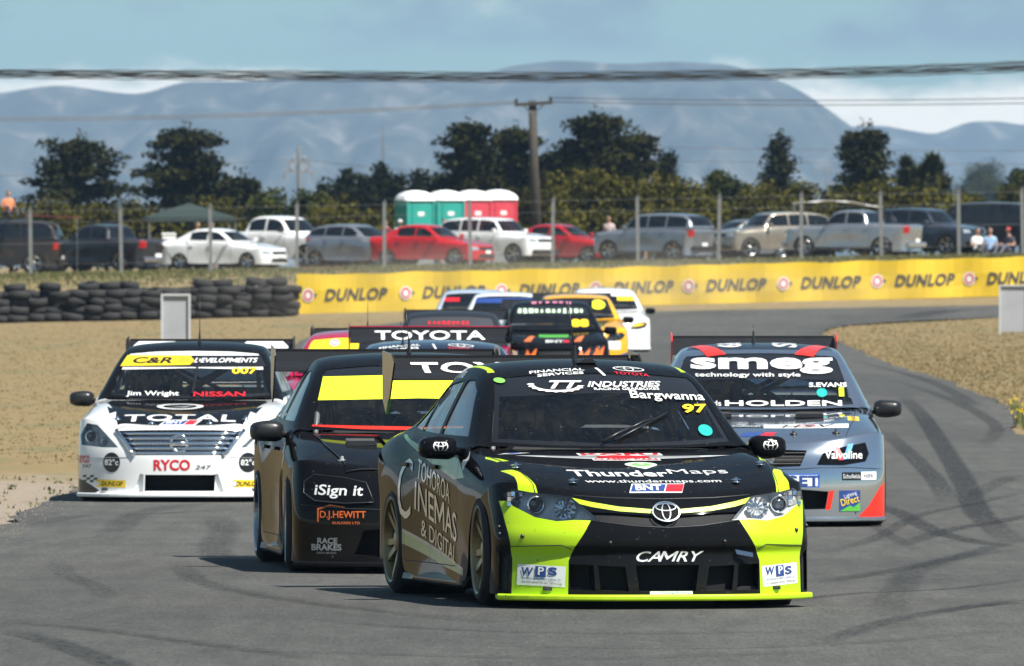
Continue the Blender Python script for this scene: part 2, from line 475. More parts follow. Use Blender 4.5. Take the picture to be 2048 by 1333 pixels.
# ------------------------------------------------------------------ cutting panels out of a shell
def pip(x, y, poly):
    c = False; n = len(poly); j = n - 1
    for i in range(n):
        xi, yi = poly[i]; xj, yj = poly[j]
        if (yi > y) != (yj > y) and x < (xj - xi) * (y - yi) / (yj - yi) + xi: c = not c
        j = i
    return c
AX = {'front': (0, 2), 'side': (1, 2), 'top': (0, 1)}
def cut(bm, poly, view, filt):
    """split the shell along the outline (seen in the given view) and return the faces inside it"""
    ia, ib = AX[view]
    lo = (min(q[0] for q in poly) - .01, min(q[1] for q in poly) - .01); hi = (max(q[0] for q in poly) + .01, max(q[1] for q in poly) + .01)
    def near(f):
        if not filt(f): return False
        A = [v.co[ia] for v in f.verts]; B = [v.co[ib] for v in f.verts]
        return max(A) > lo[0] and min(A) < hi[0] and max(B) > lo[1] and min(B) < hi[1]
    n = len(poly)
    mg = .26; a0, a1, b0, b1 = lo[0] - mg, hi[0] + mg, lo[1] - mg, hi[1] + mg
    cand = []
    for f in bm.faces:
        c0 = f.verts[0].co
        if a0 < c0[ia] < a1 and b0 < c0[ib] < b1 and near(f): cand.append(f)
    for i in range(n):
        p, q = poly[i], poly[(i + 1) % n]
        d = (q[0] - p[0], q[1] - p[1])
        L = math.hypot(*d)
        if L < 1e-6: continue
        e0 = (min(p[0], q[0]) - .02, min(p[1], q[1]) - .02); e1 = (max(p[0], q[0]) + .02, max(p[1], q[1]) + .02)
        fs = []; rest = []
        for f in cand:
            A = [v.co[ia] for v in f.verts]; B = [v.co[ib] for v in f.verts]
            (fs if max(A) > e0[0] and min(A) < e1[0] and max(B) > e0[1] and min(B) < e1[1] else rest).append(f)
        if not fs: continue
        co = [0, 0, 0]; no = [0, 0, 0]
        co[ia], co[ib] = p; no[ia], no[ib] = -d[1] / L, d[0] / L
        geom = list({v for f in fs for v in f.verts}) + list({e for f in fs for e in f.edges}) + fs
        ret = bmesh.ops.bisect_plane(bm, geom=geom, dist=1e-5, plane_co=co, plane_no=no)
        new = {f for f in ret['geom'] if isinstance(f, bmesh.types.BMFace)} | {f for f in fs if f.is_valid}
        cand = rest + list(new)
    out = []
    for f in cand:
        if f.is_valid and near(f):
            c = f.calc_center_median()
            if pip(c[ia], c[ib], poly): out.append(f)
    return out
def mirror(poly): return [(-a, b) for a, b in reversed(poly)]
def split(bm, faces, name, mats, parent, off=0.0, delete=True, smooth=True, fm=None):
    """faces -> part of its own lying on (or off) the shell, shaded with the shell's own normals"""
    vs = {}; V = []; N = []; F = []; M = []
    for f in faces:
        idx = []
        for v in f.verts:
            if v not in vs:
                vs[v] = len(V); V.append(v.co + v.normal * off); N.append(v.normal.copy())
            idx.append(vs[v])
        F.append(tuple(idx)); M.append(f.material_index if fm is None else fm)
    o = mesh_obj(name, V, F, mats, parent, smooth, M, N if smooth else None)
    if delete: bmesh.ops.delete(bm, geom=faces, context='FACES')
    return o
def recess(bm, faces, name, mats, parent, vec, shrink=1.0, keep=False):
    """push faces back by vec with walls round the opening; mats[0] the floor, mats[1] the walls"""
    fs = set(faces); vs = {}; V = []; F = []; M = []
    vec = Vector(vec)
    c = sum((v.co for f in faces for v in f.verts), Vector()) / max(1, sum(len(f.verts) for f in faces))
    def vi(v, back):
        key = (v, back)
        if key not in vs:
            vs[key] = len(V); V.append((c + (v.co - c) * shrink + vec) if back else v.co.copy())
        return vs[key]
    for f in faces:
        F.append(tuple(vi(v, True) for v in f.verts)); M.append(0)
    for f in faces:
        for l in f.loops:
            e = l.edge
            if sum(1 for g in e.link_faces if g in fs) == 1:
                a, b = l.vert, l.link_loop_next.vert
                F.append((vi(a, False), vi(b, False), vi(b, True), vi(a, True))); M.append(1)
    o = mesh_obj(name, V, F, mats, parent, False, M)
    if not keep: bmesh.ops.delete(bm, geom=faces, context='FACES')
    return o
def bvh_of(bm): return BVHTree.FromBMesh(bm)

# ------------------------------------------------------------------ lettering and flat shapes laid on a shell
_TXT = {}
def _glyphs(txt, shear, bold, space, res):
    key = (txt, shear, bold, space, res)
    if key not in _TXT:
        cu = bpy.data.curves.new('t', 'FONT'); cu.body = txt; cu.shear = shear; cu.offset = bold; cu.space_character = space
        cu.resolution_u = res; cu.fill_mode = 'FRONT'
        o = bpy.data.objects.new('t', cu); COL.objects.link(o)
        dg = bpy.context.evaluated_depsgraph_get(); dg.update()
        me = bpy.data.meshes.new_from_object(o.evaluated_get(dg))
        V = [(v.co.x, v.co.y) for v in me.vertices]; F = [tuple(p.vertices) for p in me.polygons]
        bpy.data.objects.remove(o); bpy.data.curves.remove(cu); bpy.data.meshes.remove(me)
        _TXT[key] = (V, F)
    return _TXT[key]
def _bold_m(shear, bold):
    """a heavy capital M, drawn as four strokes (the font's own breaks up when thickened)"""
    t = .10 + bold * 2; H = .70; W = .80; d = .0
    ps = [[(0, 0), (t, 0), (t, H), (0, H)], [(W - t, 0), (W, 0), (W, H), (W - t, H)],
          [(t, H), (t, H - t * 1.9), (W / 2 - .005, .10), (W / 2 - .005, .10 + t * 1.9)], [(W - t, H), (W / 2 + .005 - .01, .10 + t * 1.9), (W / 2 - .005, .10), (W - t, H - t * 1.9)]]
    V = []; F = []
    for q in ps:
        b = len(V); V += [(x + shear * y, y) for x, y in q]; F.append(tuple(range(b, b + 4)))
    return V, F
def text2d(txt, w, h, shear=0.0, bold=0.0, space=1.0, res=3):
    if 'M' in txt and bold > .001:
        V = []; F = []; x = 0.0; buf = ''
        parts = []
        for ch in txt:
            if ch == 'M':
                if buf: parts.append(buf); buf = ''
                parts.append('M')
            else: buf += ch
        if buf: parts.append(buf)
        for pc in parts:
            v, f = _bold_m(shear, bold) if pc == 'M' else _glyphs(pc, shear, bold, space, res)
            x0 = min(q[0] for q in v); x1 = max(q[0] for q in v); b = len(V)
            V += [(q[0] - x0 + x, q[1]) for q in v]; F += [tuple(b + i for i in g) for g in f]
            x += (x1 - x0) + .06 - shear * .55
    else:
        V, F = _glyphs(txt, shear, bold, space, res)
    x0, x1 = min(v[0] for v in V), max(v[0] for v in V); y0, y1 = min(v[1] for v in V), max(v[1] for v in V)
    sx = w / (x1 - x0); sy = h / (y1 - y0) if h else sx
    return [((v[0] - (x0 + x1) / 2) * sx, (v[1] - (y0 + y1) / 2) * sy) for v in V], list(F)
def poly2d(pts): return list(pts), [tuple(range(len(pts)))]
def ell2d(rx, ry, n=28, cx=0, cy=0): return poly2d([(cx + rx * math.cos(2 * math.pi * k / n), cy + ry * math.sin(2 * math.pi * k / n)) for k in range(n)])
def ring2d(rx, ry, t, n=32, cx=0, cy=0, ty=None):
    ty = t if ty is None else ty
    V = []; F = []
    for k in range(n):
        c, s = math.cos(2 * math.pi * k / n), math.sin(2 * math.pi * k / n)
        V += [(cx + rx * c, cy + ry * s), (cx + (rx - t) * c, cy + (ry - ty) * s)]
    for k in range(n):
        j = (k + 1) % n; F.append((2 * k, 2 * j, 2 * j + 1, 2 * k + 1))
    return V, F
def join2d(*shapes):
    V = []; F = []
    for v, f in shapes:
        b = len(V); V += v; F += [tuple(b + i for i in q) for q in f]
    return V, F
def rot2d(s, deg, dx=0, dy=0):
    c, q = math.cos(R(deg)), math.sin(R(deg))
    return [(x * c - y * q + dx, x * q + y * c + dy) for x, y in s[0]], s[1]
def move2d(s, dx, dy): return rot2d(s, 0, dx, dy)
def lay(name, shape, m, parent, bvh, view, c, off=0.003, step=0.05, warp=None, side=1):
    """lay a flat shape on the shell. view front: (x,z) seen from the front; top: (x, up = towards the tail); left/right side: seen from that side"""
    V, F = shape
    bm = bmesh.new()
    vs = [bm.verts.new((x, y, 0)) for x, y in V]
    for f in F:
        try: bm.faces.new([vs[i] for i in f])
        except ValueError: pass
    if step:
        for ax in (0, 1):
            lo = min(v.co[ax] for v in bm.verts); hi = max(v.co[ax] for v in bm.verts)
            t = math.floor(lo / step) * step + step
            while t < hi:
                co = [0, 0, 0]; no = [0, 0, 0]; co[ax] = t; no[ax] = 1
                bmesh.ops.bisect_plane(bm, geom=bm.verts[:] + bm.edges[:] + bm.faces[:], dist=1e-6, plane_co=co, plane_no=no)
                t += step
    bad = []
    bvhs = bvh if isinstance(bvh, (list, tuple)) else [bvh]
    N = {}
    for v in bm.verts:
        x, y = v.co.x, v.co.y
        if warp: x, y = warp(x, y)
        if view == 'front': o, d = Vector((c[0] + x, -8, c[1] + y)), Vector((0, 1, 0))
        elif view == 'top': o, d = Vector((c[0] + x, c[1] + y, 5)), Vector((0, 0, -1))
        elif view == 'rightside': o, d = Vector((-5, c[0] - x, c[1] + y)), Vector((1, 0, 0))    # the car's right side, at the left of the photograph
        else: o, d = Vector((5, c[0] + x, c[1] + y)), Vector((-1, 0, 0))
        best = None
        for b in bvhs:
            h = b.ray_cast(o, d)
            if h[0] is not None and (best is None or h[3] < best[3]): best = h
        if best is None: bad.append(v); continue
        n = best[1]
        if n.dot(d) > 0: n = -n
        v.co = best[0] + n * off; N[v] = n
    if bad: bmesh.ops.delete(bm, geom=bad, context='VERTS')
    bm.normal_update()
    for f in bm.faces:
        if N.get(f.verts[0]) and f.normal.dot(N[f.verts[0]]) < 0: f.normal_flip()
    return bm_obj(name, bm, m, parent, False)
# ------------------------------------------------------------------ shared vehicle materials
M_BLACK = mat('black gloss paint', (.006, .0065, .008), .14, 0, .40, .05, 3.0, spec=0.0, chips=(.10, .10, .095))
M_RUB = mat('tyre rubber', (.018, .018, .018), .75, 0, 0, .25, 30, .3, 90)
M_DARK = mat('dark interior plastic', (.016, .016, .017), .7, 0, 0, .3, 9)
M_SAT = mat('satin black plastic', (.012, .012, .013), .38, 0, 0, .2, 12)
M_STEEL = mat('roll cage paint', (.20, .21, .22), .4, 0, .2, .1, 8)
M_CHROME = mat('chrome', (.80, .81, .83), .10, 1.0, 0, .04, 10)
M_ALU = mat('brushed alloy', (.42, .43, .45), .28, 1.0, 0, .1, 12)
M_WHITE = vinyl('white vinyl', (.80, .81, .80))
M_RED = vinyl('red vinyl', (.62, .015, .025))
M_YEL = vinyl('yellow vinyl', (.88, .60, .02))
M_NAVY = vinyl('navy vinyl', (.025, .06, .24))
M_BLUE = vinyl('blue vinyl', (.03, .12, .55))
M_GREYV = vinyl('grey vinyl', (.28, .29, .29))
M_ORAV = vinyl('orange vinyl', (.80, .16, .02))
M_GREENV = vinyl('green vinyl', (.10, .45, .06))
M_BLKV = vinyl('black vinyl', (.010, .010, .012))
M_GLASS = glass_mat('windscreen glass', (.84, .88, .88), .02, .010)
M_GLASSD = glass_mat('tinted glass', (.26, .28, .29), .05)
M_POLY = glass_mat('polycarbonate window', (.45, .49, .52), .30, .16)
M_LENS = glass_mat('headlight lens', (.92, .94, .95), .03, .01)
def mesh_mat(name, s=160.0):
    """wire mesh: dark weave over black"""
    if name in MATS: return MATS[name]
    m = mat(name, (.01, .01, .01), .6, 0, 0, 0, spec=.12); nt = m.node_tree; b = nt.nodes['Principled BSDF']
    tc = nt.nodes.new('ShaderNodeTexCoord'); ck = nt.nodes.new('ShaderNodeTexChecker'); ck.inputs['Scale'].default_value = s
    ck.inputs['Color1'].default_value = (.028, .029, .031, 1); ck.inputs['Color2'].default_value = (.006, .006, .007, 1)
    nt.links.new(tc.outputs['Object'], ck.inputs['Vector']); nt.links.new(ck.outputs['Color'], b.inputs['Base Color'])
    return m
M_SEAM_GLINT = mat('panel edge highlight', (.05, .052, .055), .35, .3, 0, .1)  # lighter than the black paint: highlight along panel gaps put into the colour
M_MESH = mesh_mat('grille mesh')
M_CARBON = mesh_mat('carbon fibre weave', 90.0)
M_CARBON.node_tree.nodes['Principled BSDF'].inputs['Roughness'].default_value = .3

# ------------------------------------------------------------------ wheels
_WH = {}
def wheel(parent, pos, sx, r=.325, rim=.260, width=.27, m_rim=None, spokes=10, steer=0.0, hi=True, twin=True):
    """wheel > tyre, rim; sx is the side the face points to"""
    m_rim = m_rim or M_ALU
    key = (r, rim, width, m_rim.name, spokes, hi, twin)
    if key not in _WH:
        n = 44 if hi else 20
        t = MB(); h = width / 2
        t.lathe([(-h, rim * .98), (-h - .004, rim + .02), (-h + .004, r - .035), (-h + .028, r - .008), (-h + .06, r), (h - .06, r), (h - .028, r - .008), (h - .004, r - .035),
                 (h + .004, rim + .02), (h, rim * .98)], 'x', n)
        w = MB()
        w.lathe([(h - .002, rim + .004), (h + .006, rim - .004), (h - .002, rim - .018), (h - .05, rim - .03), (-h, rim - .03)], 'x', n)
        if hi:
            for k in range(spokes):
                ang = 2 * math.pi * k / spokes + ((.10 if k % 2 else -.10) if twin else 0)
                c, s = math.cos(ang), math.sin(ang)
                def P(a, rr, t_): return (a, rr * c - t_ * s, rr * s + t_ * c)
                r0, r1 = .05, rim - .015
                vs = [P(h - .05, r0, -.020), P(h - .05, r0, .020), P(h - .015, r1, .017), P(h - .015, r1, -.017),
                      P(h - .10, r0, -.020), P(h - .10, r0, .020), P(h - .06, r1, .017), P(h - .06, r1, -.017)]
                w.add(vs, [(0, 1, 2, 3), (7, 6, 5, 4), (0, 3, 7, 4), (1, 5, 6, 2), (0, 4, 5, 1), (3, 2, 6, 7)])
        else:
            for k in range(5):
                ang = 2 * math.pi * k / 5; c, s = math.cos(ang), math.sin(ang)
                def P(a, rr, t_): return (a, rr * c - t_ * s, rr * s + t_ * c)
                w.add([P(h - .04, .03, -.03), P(h - .04, .03, .03), P(h - .02, rim - .02, .045), P(h - .02, rim - .02, -.045)], [(0, 1, 2, 3)])
        w.lathe([(h - .11, .075), (h - .04, .07), (h - .025, .045), (h - .02, .0)], 'x', 16)
        d = MB(); d.lathe([(h - .13, .0), (h - .13, rim * .80), (h - .15, rim * .80), (h - .15, 0)], 'x', n)
        _WH[key] = (t, w, d)
    t, w, d = _WH[key]
    def share(mb, name, m):
        if not hasattr(mb, 'me'):
            o = mb.obj(name, m, None, True); mb.me = o.data; bpy.data.objects.remove(o)
            mb.me.polygons.foreach_set('use_smooth', [name == 'tyre'] * len(mb.me.polygons))
        return bpy.data.objects.new(name, mb.me)
    tyre = link(share(t, 'tyre', M_RUB), parent)
    tyre.location = pos; tyre.rotation_euler = (0, 0, (0 if sx > 0 else math.pi) + steer)
    rimo = link(share(w, 'rim', m_rim), tyre)
    if hi: link(share(d, 'brake_disc', M_SAT), tyre)
    return tyre

# ------------------------------------------------------------------ race car
def up_f(f): return f.normal.z > .25
def front_f(f): return f.normal.y < -.10
def windscreen_f(f): return f.normal.y < -.15 and f.calc_center_median().y < .25
def right_f(f): return f.normal.x < -.35
def left_f(f): return f.normal.x > .35
WS = [(-.715, .942), (-.4, .925), (0, .918), (.4, .925), (.715, .942), (.60, 1.285), (.575, 1.312), (.3, 1.335), (0, 1.340), (-.3, 1.335), (-.575, 1.312), (-.60, 1.285)]
SWIN = [[(-.47, .972), (.26, .978), (.30, 1.295), (.12, 1.30), (-.10, 1.235)],
        [(.34, .978), (.92, .988), (.96, 1.225), (.86, 1.262), (.39, 1.295)],
        [(.97, .99), (1.36, 1.01), (1.12, 1.145), (1.01, 1.20)]]
RS = [(-.56, 1.03), (.56, 1.03), (.53, 1.31), (-.53, 1.31)]

class Race:
    def __init__(s, name, loc, rz, label, cat='race car', shell=None, paintm=M_BLACK, roofm=None, levels=3, hi=True, glass=None, m_rim=None, steer=0.0,
                 wing=True, wing_m=None, wing_z=0.0, plate_m=None, splitter_m=None, mirror_m=None, wingspan=.76, dark_screen=False, rear_glass=True, interior=True, roll=0.0, tip_m=None):
        s.tip_m = tip_m
        s.hi = hi; s.p = dict(BASE); s.p.update(shell or {})
        p = s.p
        s.car = empty(name, loc, rz); s.car.rotation_euler[1] = roll
        tag(s.car, label, cat, 'race cars on the track')
        s.L = lower_shell(p, levels); s.G = green_shell(p, levels)
        s.bl = bvh_of(s.L); s.bg = bvh_of(s.G); s.both = [s.bl, s.bg]
        s.mats = [paintm]; s.gmats = [roofm or paintm]
        s.glass = glass or M_GLASS
        s.mirror_m = mirror_m or M_BLACK
        s.args = (m_rim, steer, wing, wing_m, wing_z, plate_m, splitter_m, wingspan, dark_screen, rear_glass, interior)
        s.gaps = True
    # --- paint zones
    def mi(s, m, green=False):
        L = s.gmats if green else s.mats
        if m not in L: L.append(m)
        return L.index(m)
    def zone(s, m, poly, view, filt, sym=False, green=False):
        bm = s.G if green else s.L
        for q in ([poly, mirror(poly)] if sym else [poly]):
            for f in cut(bm, q, view, filt): f.material_index = s.mi(m, green)
    def opening(s, name, poly, depth=.07, floor=None, wall=None, sym=False, view='front', filt=front_f, vec=None, shrink=.97):
        for q in ([poly, mirror(poly)] if sym else [poly]):
            fs = cut(s.L, q, view, filt)
            if fs: recess(s.L, fs, name, [floor or M_MESH, wall or M_SAT], s.car, vec or (0, depth, 0), shrink)
    def headlight(s, poly, bowl=None, proj=None, inner=None, cover=True, tilt=0):
        for sgn, q in ((-1, poly), (1, mirror(poly))):
            fs = cut(s.L, q, 'front', front_f)
            if not fs: continue
            h = recess(s.L, fs, 'headlight', [bowl or M_SAT, bowl or M_SAT], s.car, (0, .085, .0), .93, keep=True)
            for (kind, x, z, r, dy) in (proj or []):
                x = x * -sgn
                hit = s.bl.ray_cast(Vector((x, -8, z)), Vector((0, 1, 0)))
                if hit[0] is None: continue
                y = hit[0].y + dy
                if kind == 'projector':
                    MB().lathe([(.05, r * 1.0), (0, r * 1.25), (-.012, r * 1.2), (-.012, r * 1.0), (.02, r * .92)], 'y', 28, (x, y, z)).obj('lamp_ring', M_CHROME, h, True)
                    MB().lathe([(.02, r * .92)] + [(.02 - .035 * math.cos(t), r * .92 * math.sin(t)) for t in (1.2, .8, .4, 0.01)], 'y', 24, (x, y, z)).obj('lamp_lens', mat('projector lens', (.10, .11, .13), .05, .6, 1, 0), h, True)
                elif kind == 'bowl':
                    m = MB()
                    n = 10
                    for k in range(n):      # faceted reflector
                        a0, a1 = 2 * math.pi * k / n, 2 * math.pi * (k + 1) / n
                        for q0, q1, d0, d1 in ((.25, .65, .05, .035), (.65, 1.0, .03, .0)):
                            m.add([(x + r * q0 * math.cos(a0), y + d0, z + r * q0 * math.sin(a0)), (x + r * q1 * math.cos(a0), y + d1, z + r * q1 * math.sin(a0)),
                                   (x + r * q1 * math.cos(a1), y + d1, z + r * q1 * math.sin(a1)), (x + r * q0 * math.cos(a1), y + d0, z + r * q0 * math.sin(a1))], [(0, 1, 2, 3)])
                    m.lathe([(.05, r * .25), (.01, r * .16), (.0, 0)], 'y', 10, (x, y, z)); m.obj('reflector', M_CHROME, h)
                elif kind == 'block':
                    m = MB()
                    for k in range(5):
                        for l in range(3):
                            m.box((x + (k - 2) * r * .42 * -sgn, y + abs(k - 2) * .004 + k * .012 * 1, z + (l - 1) * r * .5), (r * .36, .02, r * .42), Matrix.Rotation(R(8 * ((k + l) % 3 - 1)), 3, 'X'))
                    m.obj('indicator', M_CHROME, h)
            if cover: split(s.L, fs, 'headlight_glass', M_LENS, h, 0.0, True)
            else: bmesh.ops.delete(s.L, geom=fs, context='FACES')
    # --- lettering
    def text(s, txt, c, w, h, m, view='front', shear=0.0, bold=0.0, space=1.0, name='lettering', off=.003, rot=0, step=.05, warp=None, res=3):
        sh = text2d(txt, w, h, shear, bold, space, res)
        if rot: sh = rot2d(sh, rot)
        return lay(name, sh, m, s.car, s.both, view, c, off, step, warp)
    def flat(s, shape, c, m, view='front', name='sticker', off=.002, rot=0, step=.06, warp=None):
        if rot: shape = rot2d(shape, rot)
        return lay(name, shape, m, s.car, s.both, view, c, off, step, warp)
    def rect(s, c, w, h, m, view='front', name='sticker', off=.002, sk=0.0, rot=0):
        return s.flat(poly2d([(-w / 2 - sk, -h / 2), (w / 2 - sk, -h / 2), (w / 2 + sk, h / 2), (-w / 2 + sk, h / 2)]), c, m, view, name, off, rot)
    def seam(s, pts, r=.003, m=None, view='front', off=.001, name='panel_seam', sym=False):
        for sg in ((1, -1) if sym else (1,)):
            P = []
            for a, b in zip(pts, pts[1:]):
                n = max(2, int(math.hypot(b[0] - a[0], b[1] - a[1]) / .04))
                for k in range(n): P.append((a[0] + (b[0] - a[0]) * k / n, a[1] + (b[1] - a[1]) * k / n))
            P.append(pts[-1]); Q = []
            for a, b in P:
                o, d = (Vector((sg * a, -8, b)), Vector((0, 1, 0))) if view == 'front' else (Vector((sg * a, b, 5)), Vector((0, 0, -1)))
                h = s.bl.ray_cast(o, d)
                if h[0] is not None: Q.append(h[0] + (h[1] if h[1].dot(d) < 0 else -h[1]) * off)
            if len(Q) > 2: MB().tube(Q, r, 4).obj(name, m or M_SEAM_GLINT, s.car, True)
    def emblem(s, c, w, m, view='front', off=.003, name='emblem', k=.68):
        """three crossed ovals"""
        a = w / 2
        s.flat(join2d(ring2d(a, a * k, a * .10, 36, ty=a * .085), ring2d(a * .33, a * k * .86, a * .075, 28, ty=a * .06), ring2d(a * .74, a * k * .38, a * .075, 28, 0, a * k * .44, ty=a * .06)), c, m, view, name, off)
    # --- finish
    def finish(s, screen=None):
        p, car = s.p, s.car; tip_m = s.tip_m
        m_rim, steer, wing, wing_m, wing_z, plate_m, splitter_m, span, dark, rear_glass, interior = s.args
        k = p['w'] / .925
        G = s.G
        fs = cut(G, [(x * k, z) for x, z in WS], 'front', windscreen_f)
        s.ws_faces = fs
        gm = [s.glass] + [m for m, _ in (screen or [])]
        if screen:
            for idx, (m, poly) in enumerate(screen):
                inside = set(fs)
                bm_faces = cut(G, [(x * k, z) for x, z in poly], 'front', windscreen_f)
                for f in bm_faces: f.material_index = 10 + idx
            fs = [f for f in cut(G, [(x * k, z) for x, z in WS], 'front', windscreen_f)]
            for f in fs: f.material_index = f.material_index - 9 if f.material_index >= 10 else 0
            for f in G.faces:
                if f.material_index >= 10: f.material_index = 0
        else:
            for f in fs: f.material_index = 0
        split(G, fs, 'windscreen', gm, car, -.004)
        for poly in SWIN:
            for sgn, flt in ((-1, right_f), (1, left_f)):
                w_ = cut(G, poly, 'side', flt)
                if w_: split(G, w_, 'side_window', M_POLY if s.hi else M_GLASSD, car, -.006, True, True, 0)
        w_ = cut(G, RS, 'front', lambda f: f.normal.y > .15)
        if w_: split(G, w_, 'rear_window', M_GLASSD if not rear_glass else M_GLASS, car, -.004, True, True, 0)
        # window surround seals on the near cars are the paint itself; door gaps are narrow black grooves
        if s.gaps and s.hi:
            zt_, zs_ = p['zb'] - .02, p['zs'] + .10
            for flt in (right_f, left_f):
                for poly in ([(-.56, zs_), (-.552, zs_), (-.600, .52), (-.52, zt_), (-.528, zt_), (-.608, .52)], [(.31, zs_), (.318, zs_), (.325, zt_), (.317, zt_)],
                             [(-.552, zs_), (.31, zs_), (.31, zs_ + .006), (-.552, zs_ + .006)], [(.318, zs_), (.98, zs_), (.98, zs_ + .006), (.318, zs_ + .006)],
                             [(.98, zs_), (.988, zs_), (1.06, .60), (1.20, .80), (1.22, zt_), (1.212, zt_), (1.192, .80), (1.052, .60)]):
                    for f in cut(s.L, poly, 'side', flt): f.material_index = s.mi(M_DARK)
            for poly in ([(-.745, -2.06), (-.735, -2.06), (-.765, -1.5), (-.79, -1.0), (-.798, -1.0), (-.775, -1.5)],):
                if not p.get('hoodgap', True): break
                for q in (poly, mirror(poly)):
                    for f in cut(s.L, q, 'top', up_f): f.material_index = s.mi(M_DARK)
        # doors
        if s.hi:
            for flt in (right_f, left_f):
                for poly in ([(-.552, p['zs'] + .106), (.31, p['zs'] + .106), (.317, p['zb'] - .02), (-.528, p['zb'] - .02), (-.60, .52)],
                             [(.318, p['zs'] + .106), (.98, p['zs'] + .106), (1.052, .60), (1.192, .80), (1.212, p['zb'] - .02), (.325, p['zb'] - .02)]):
                    fs = cut(s.L, poly, 'side', flt)
                    if not fs: continue
                    d = split(s.L, fs, 'door', s.mats, car, 0.0)
                    yy = max(q[0] for q in poly) - .16 if len(poly) == 5 else 1.02
                    sg = -1 if flt is right_f else 1
                    hx = s.bl.ray_cast(Vector((sg * 5, yy, .785)), Vector((-sg, 0, 0)))
                    if hx[0] is not None:
                        m = MB(); m.box((hx[0].x + sg * .014, yy, .785), (.014, .15, .026)); m.box((hx[0].x + sg * .004, yy - .05, .785), (.02, .03, .022)); m.box((hx[0].x + sg * .004, yy + .05, .785), (.02, .03, .022))
                        bevel_obj(m.obj('door_handle', s.mirror_m, d), .008)
        for f in s.L.faces:
            pass
        o = bm_obj('body', s.L, s.mats, car, True)
        o = bm_obj('roof', s.G, s.gmats, car, True)
        # underbody, floor, bulkhead
        m = MB(); w = p['w']
        m.box((0, -.1, .10), (w * 1.72, 3.3, .02)); m.box((0, -p['uk'] - .02, .46), (w * 1.5, .02, .74)); m.box((0, 1.75, .5), (w * 1.5, .02, .75))
        for y in (-p['a'], p['a']):
            for sx in (-1, 1):
                m.lathe([(sx * .5, p['r'] + .0), (sx * (w - .03), p['r'] + .0)], 'x', 20, (0, y, p['zc'] + .02)); m.box((sx * .5, y, .36), (.02, .76, .6))
        m.box((0, -(p['U'] - .35), .12), (w * 1.5, .4, .02))
        m.obj('underbody', M_DARK, car, False, False)
        # wheels
        for sx in (-1, 1):
            for y, st in ((-p['a'], steer), (p['a'], 0)):
                wheel(car, (sx * (w - .128), y, .325), sx, m_rim=m_rim, steer=st, hi=s.hi)
        # splitter plate following the nose in plan
        m = MB(); n = 24; U = p['U']; vs = []
        for i in range(n + 1):
            x = -w + 2 * w * i / n; u = U + .045 - (p['bow'] - .02) * abs(x / w) ** 3.1
            vs.append((x * 1.005, -u))
        poly = vs + [(w * .97, -(p['a'] + p['r'] + .02)), (-w * .97, -(p['a'] + p['r'] + .02))]
        m.prism(poly, 'z', .052, .088)
        bevel_obj(m.obj('splitter', splitter_m or s.mats[0], car), .010)
        # side skirts
        for sx in (-1, 1):
            m = MB(); pr = [(w - .06, .10), (w + .005, .085), (w + .012, .105), (w - .01, .175), (w - .06, .24)]
            ys = [-(p['a'] - p['r'] - .06), -.7, 0, .7, (p['a'] - p['r'] - .06)]
            V = []; F = []
            for y in ys:
                kx = 0 if abs(y) > .8 else -.018
                for a, b in pr: V.append((sx * (a + kx), y, b))
            nn = len(pr)
            for i in range(len(ys) - 1):
                for j in range(nn - 1): F.append((i * nn + j, i * nn + j + 1, (i + 1) * nn + j + 1, (i + 1) * nn + j))
            F.append(tuple(range(nn))); F.append(tuple((len(ys) - 1) * nn + j for j in range(nn)))
            m.add(V, F); m.obj('side_skirt', s.mats[0], car, True)
        # mirrors
        for sx in (-1, 1):
            vs, fs, cr_ = [], [], {}
            prof = [(-.075, .6, .55), (-.05, .86, .88), (0, 1, 1), (.05, 1, 1), (.065, .93, .92)]
            rings = []
            for y, kx, kz in prof:
                ring = []
                for i in range(16):
                    t = 2 * math.pi * i / 16
                    cx, cz = math.cos(t), math.sin(t)
                    ex = math.copysign(abs(cx) ** .62, cx); ez = math.copysign(abs(cz) ** .62, cz)
                    wz = 1.0 if cx * sx < 0 else .92
                    ring.append((sx * .99 * k + ex * .112 * kx, -.46 + y, .905 + ez * .072 * kz * wz))
                rings.append(ring)
            m = MB(); V = [v for r_ in rings for v in r_]
            for i in range(len(rings) - 1):
                for j in range(16): fs.append((i * 16 + j, i * 16 + (j + 1) % 16, (i + 1) * 16 + (j + 1) % 16, (i + 1) * 16 + j))
            fs.append(tuple(range(15, -1, -1))); fs.append(tuple((len(rings) - 1) * 16 + j for j in range(16)))
            m.add(V, fs)
            m.box((sx * .865 * k, -.45, .885), (.11, .05, .045))
            m.obj('wing_mirror', s.mirror_m, car, True)
        # rear wing
        if wing:
            y0, z0 = 2.22, 1.285 + wing_z
            m = MB(); pr = [(0, 0), (.04, .022), (.14, .055), (.27, .125), (.275, .118), (.15, .03), (.05, -.01)]
            V = []; F = []; nn = len(pr)
            for x in (-span, 0, span):
                for a, b in pr: V.append((x, y0 + a, z0 + b))
            for i in range(2):
                for j in range(nn): F.append((i * nn + j, i * nn + (j + 1) % nn, (i + 1) * nn + (j + 1) % nn, (i + 1) * nn + j))
            F.append(tuple(range(nn))); F.append(tuple(2 * nn + j for j in range(nn)))
            m.add(V, F); m.box((0, y0 + .285, z0 + .128), (2 * span - .01, .012, .03))
            s.wing = m.obj('rear_wing', wing_m or M_CARBON, car)
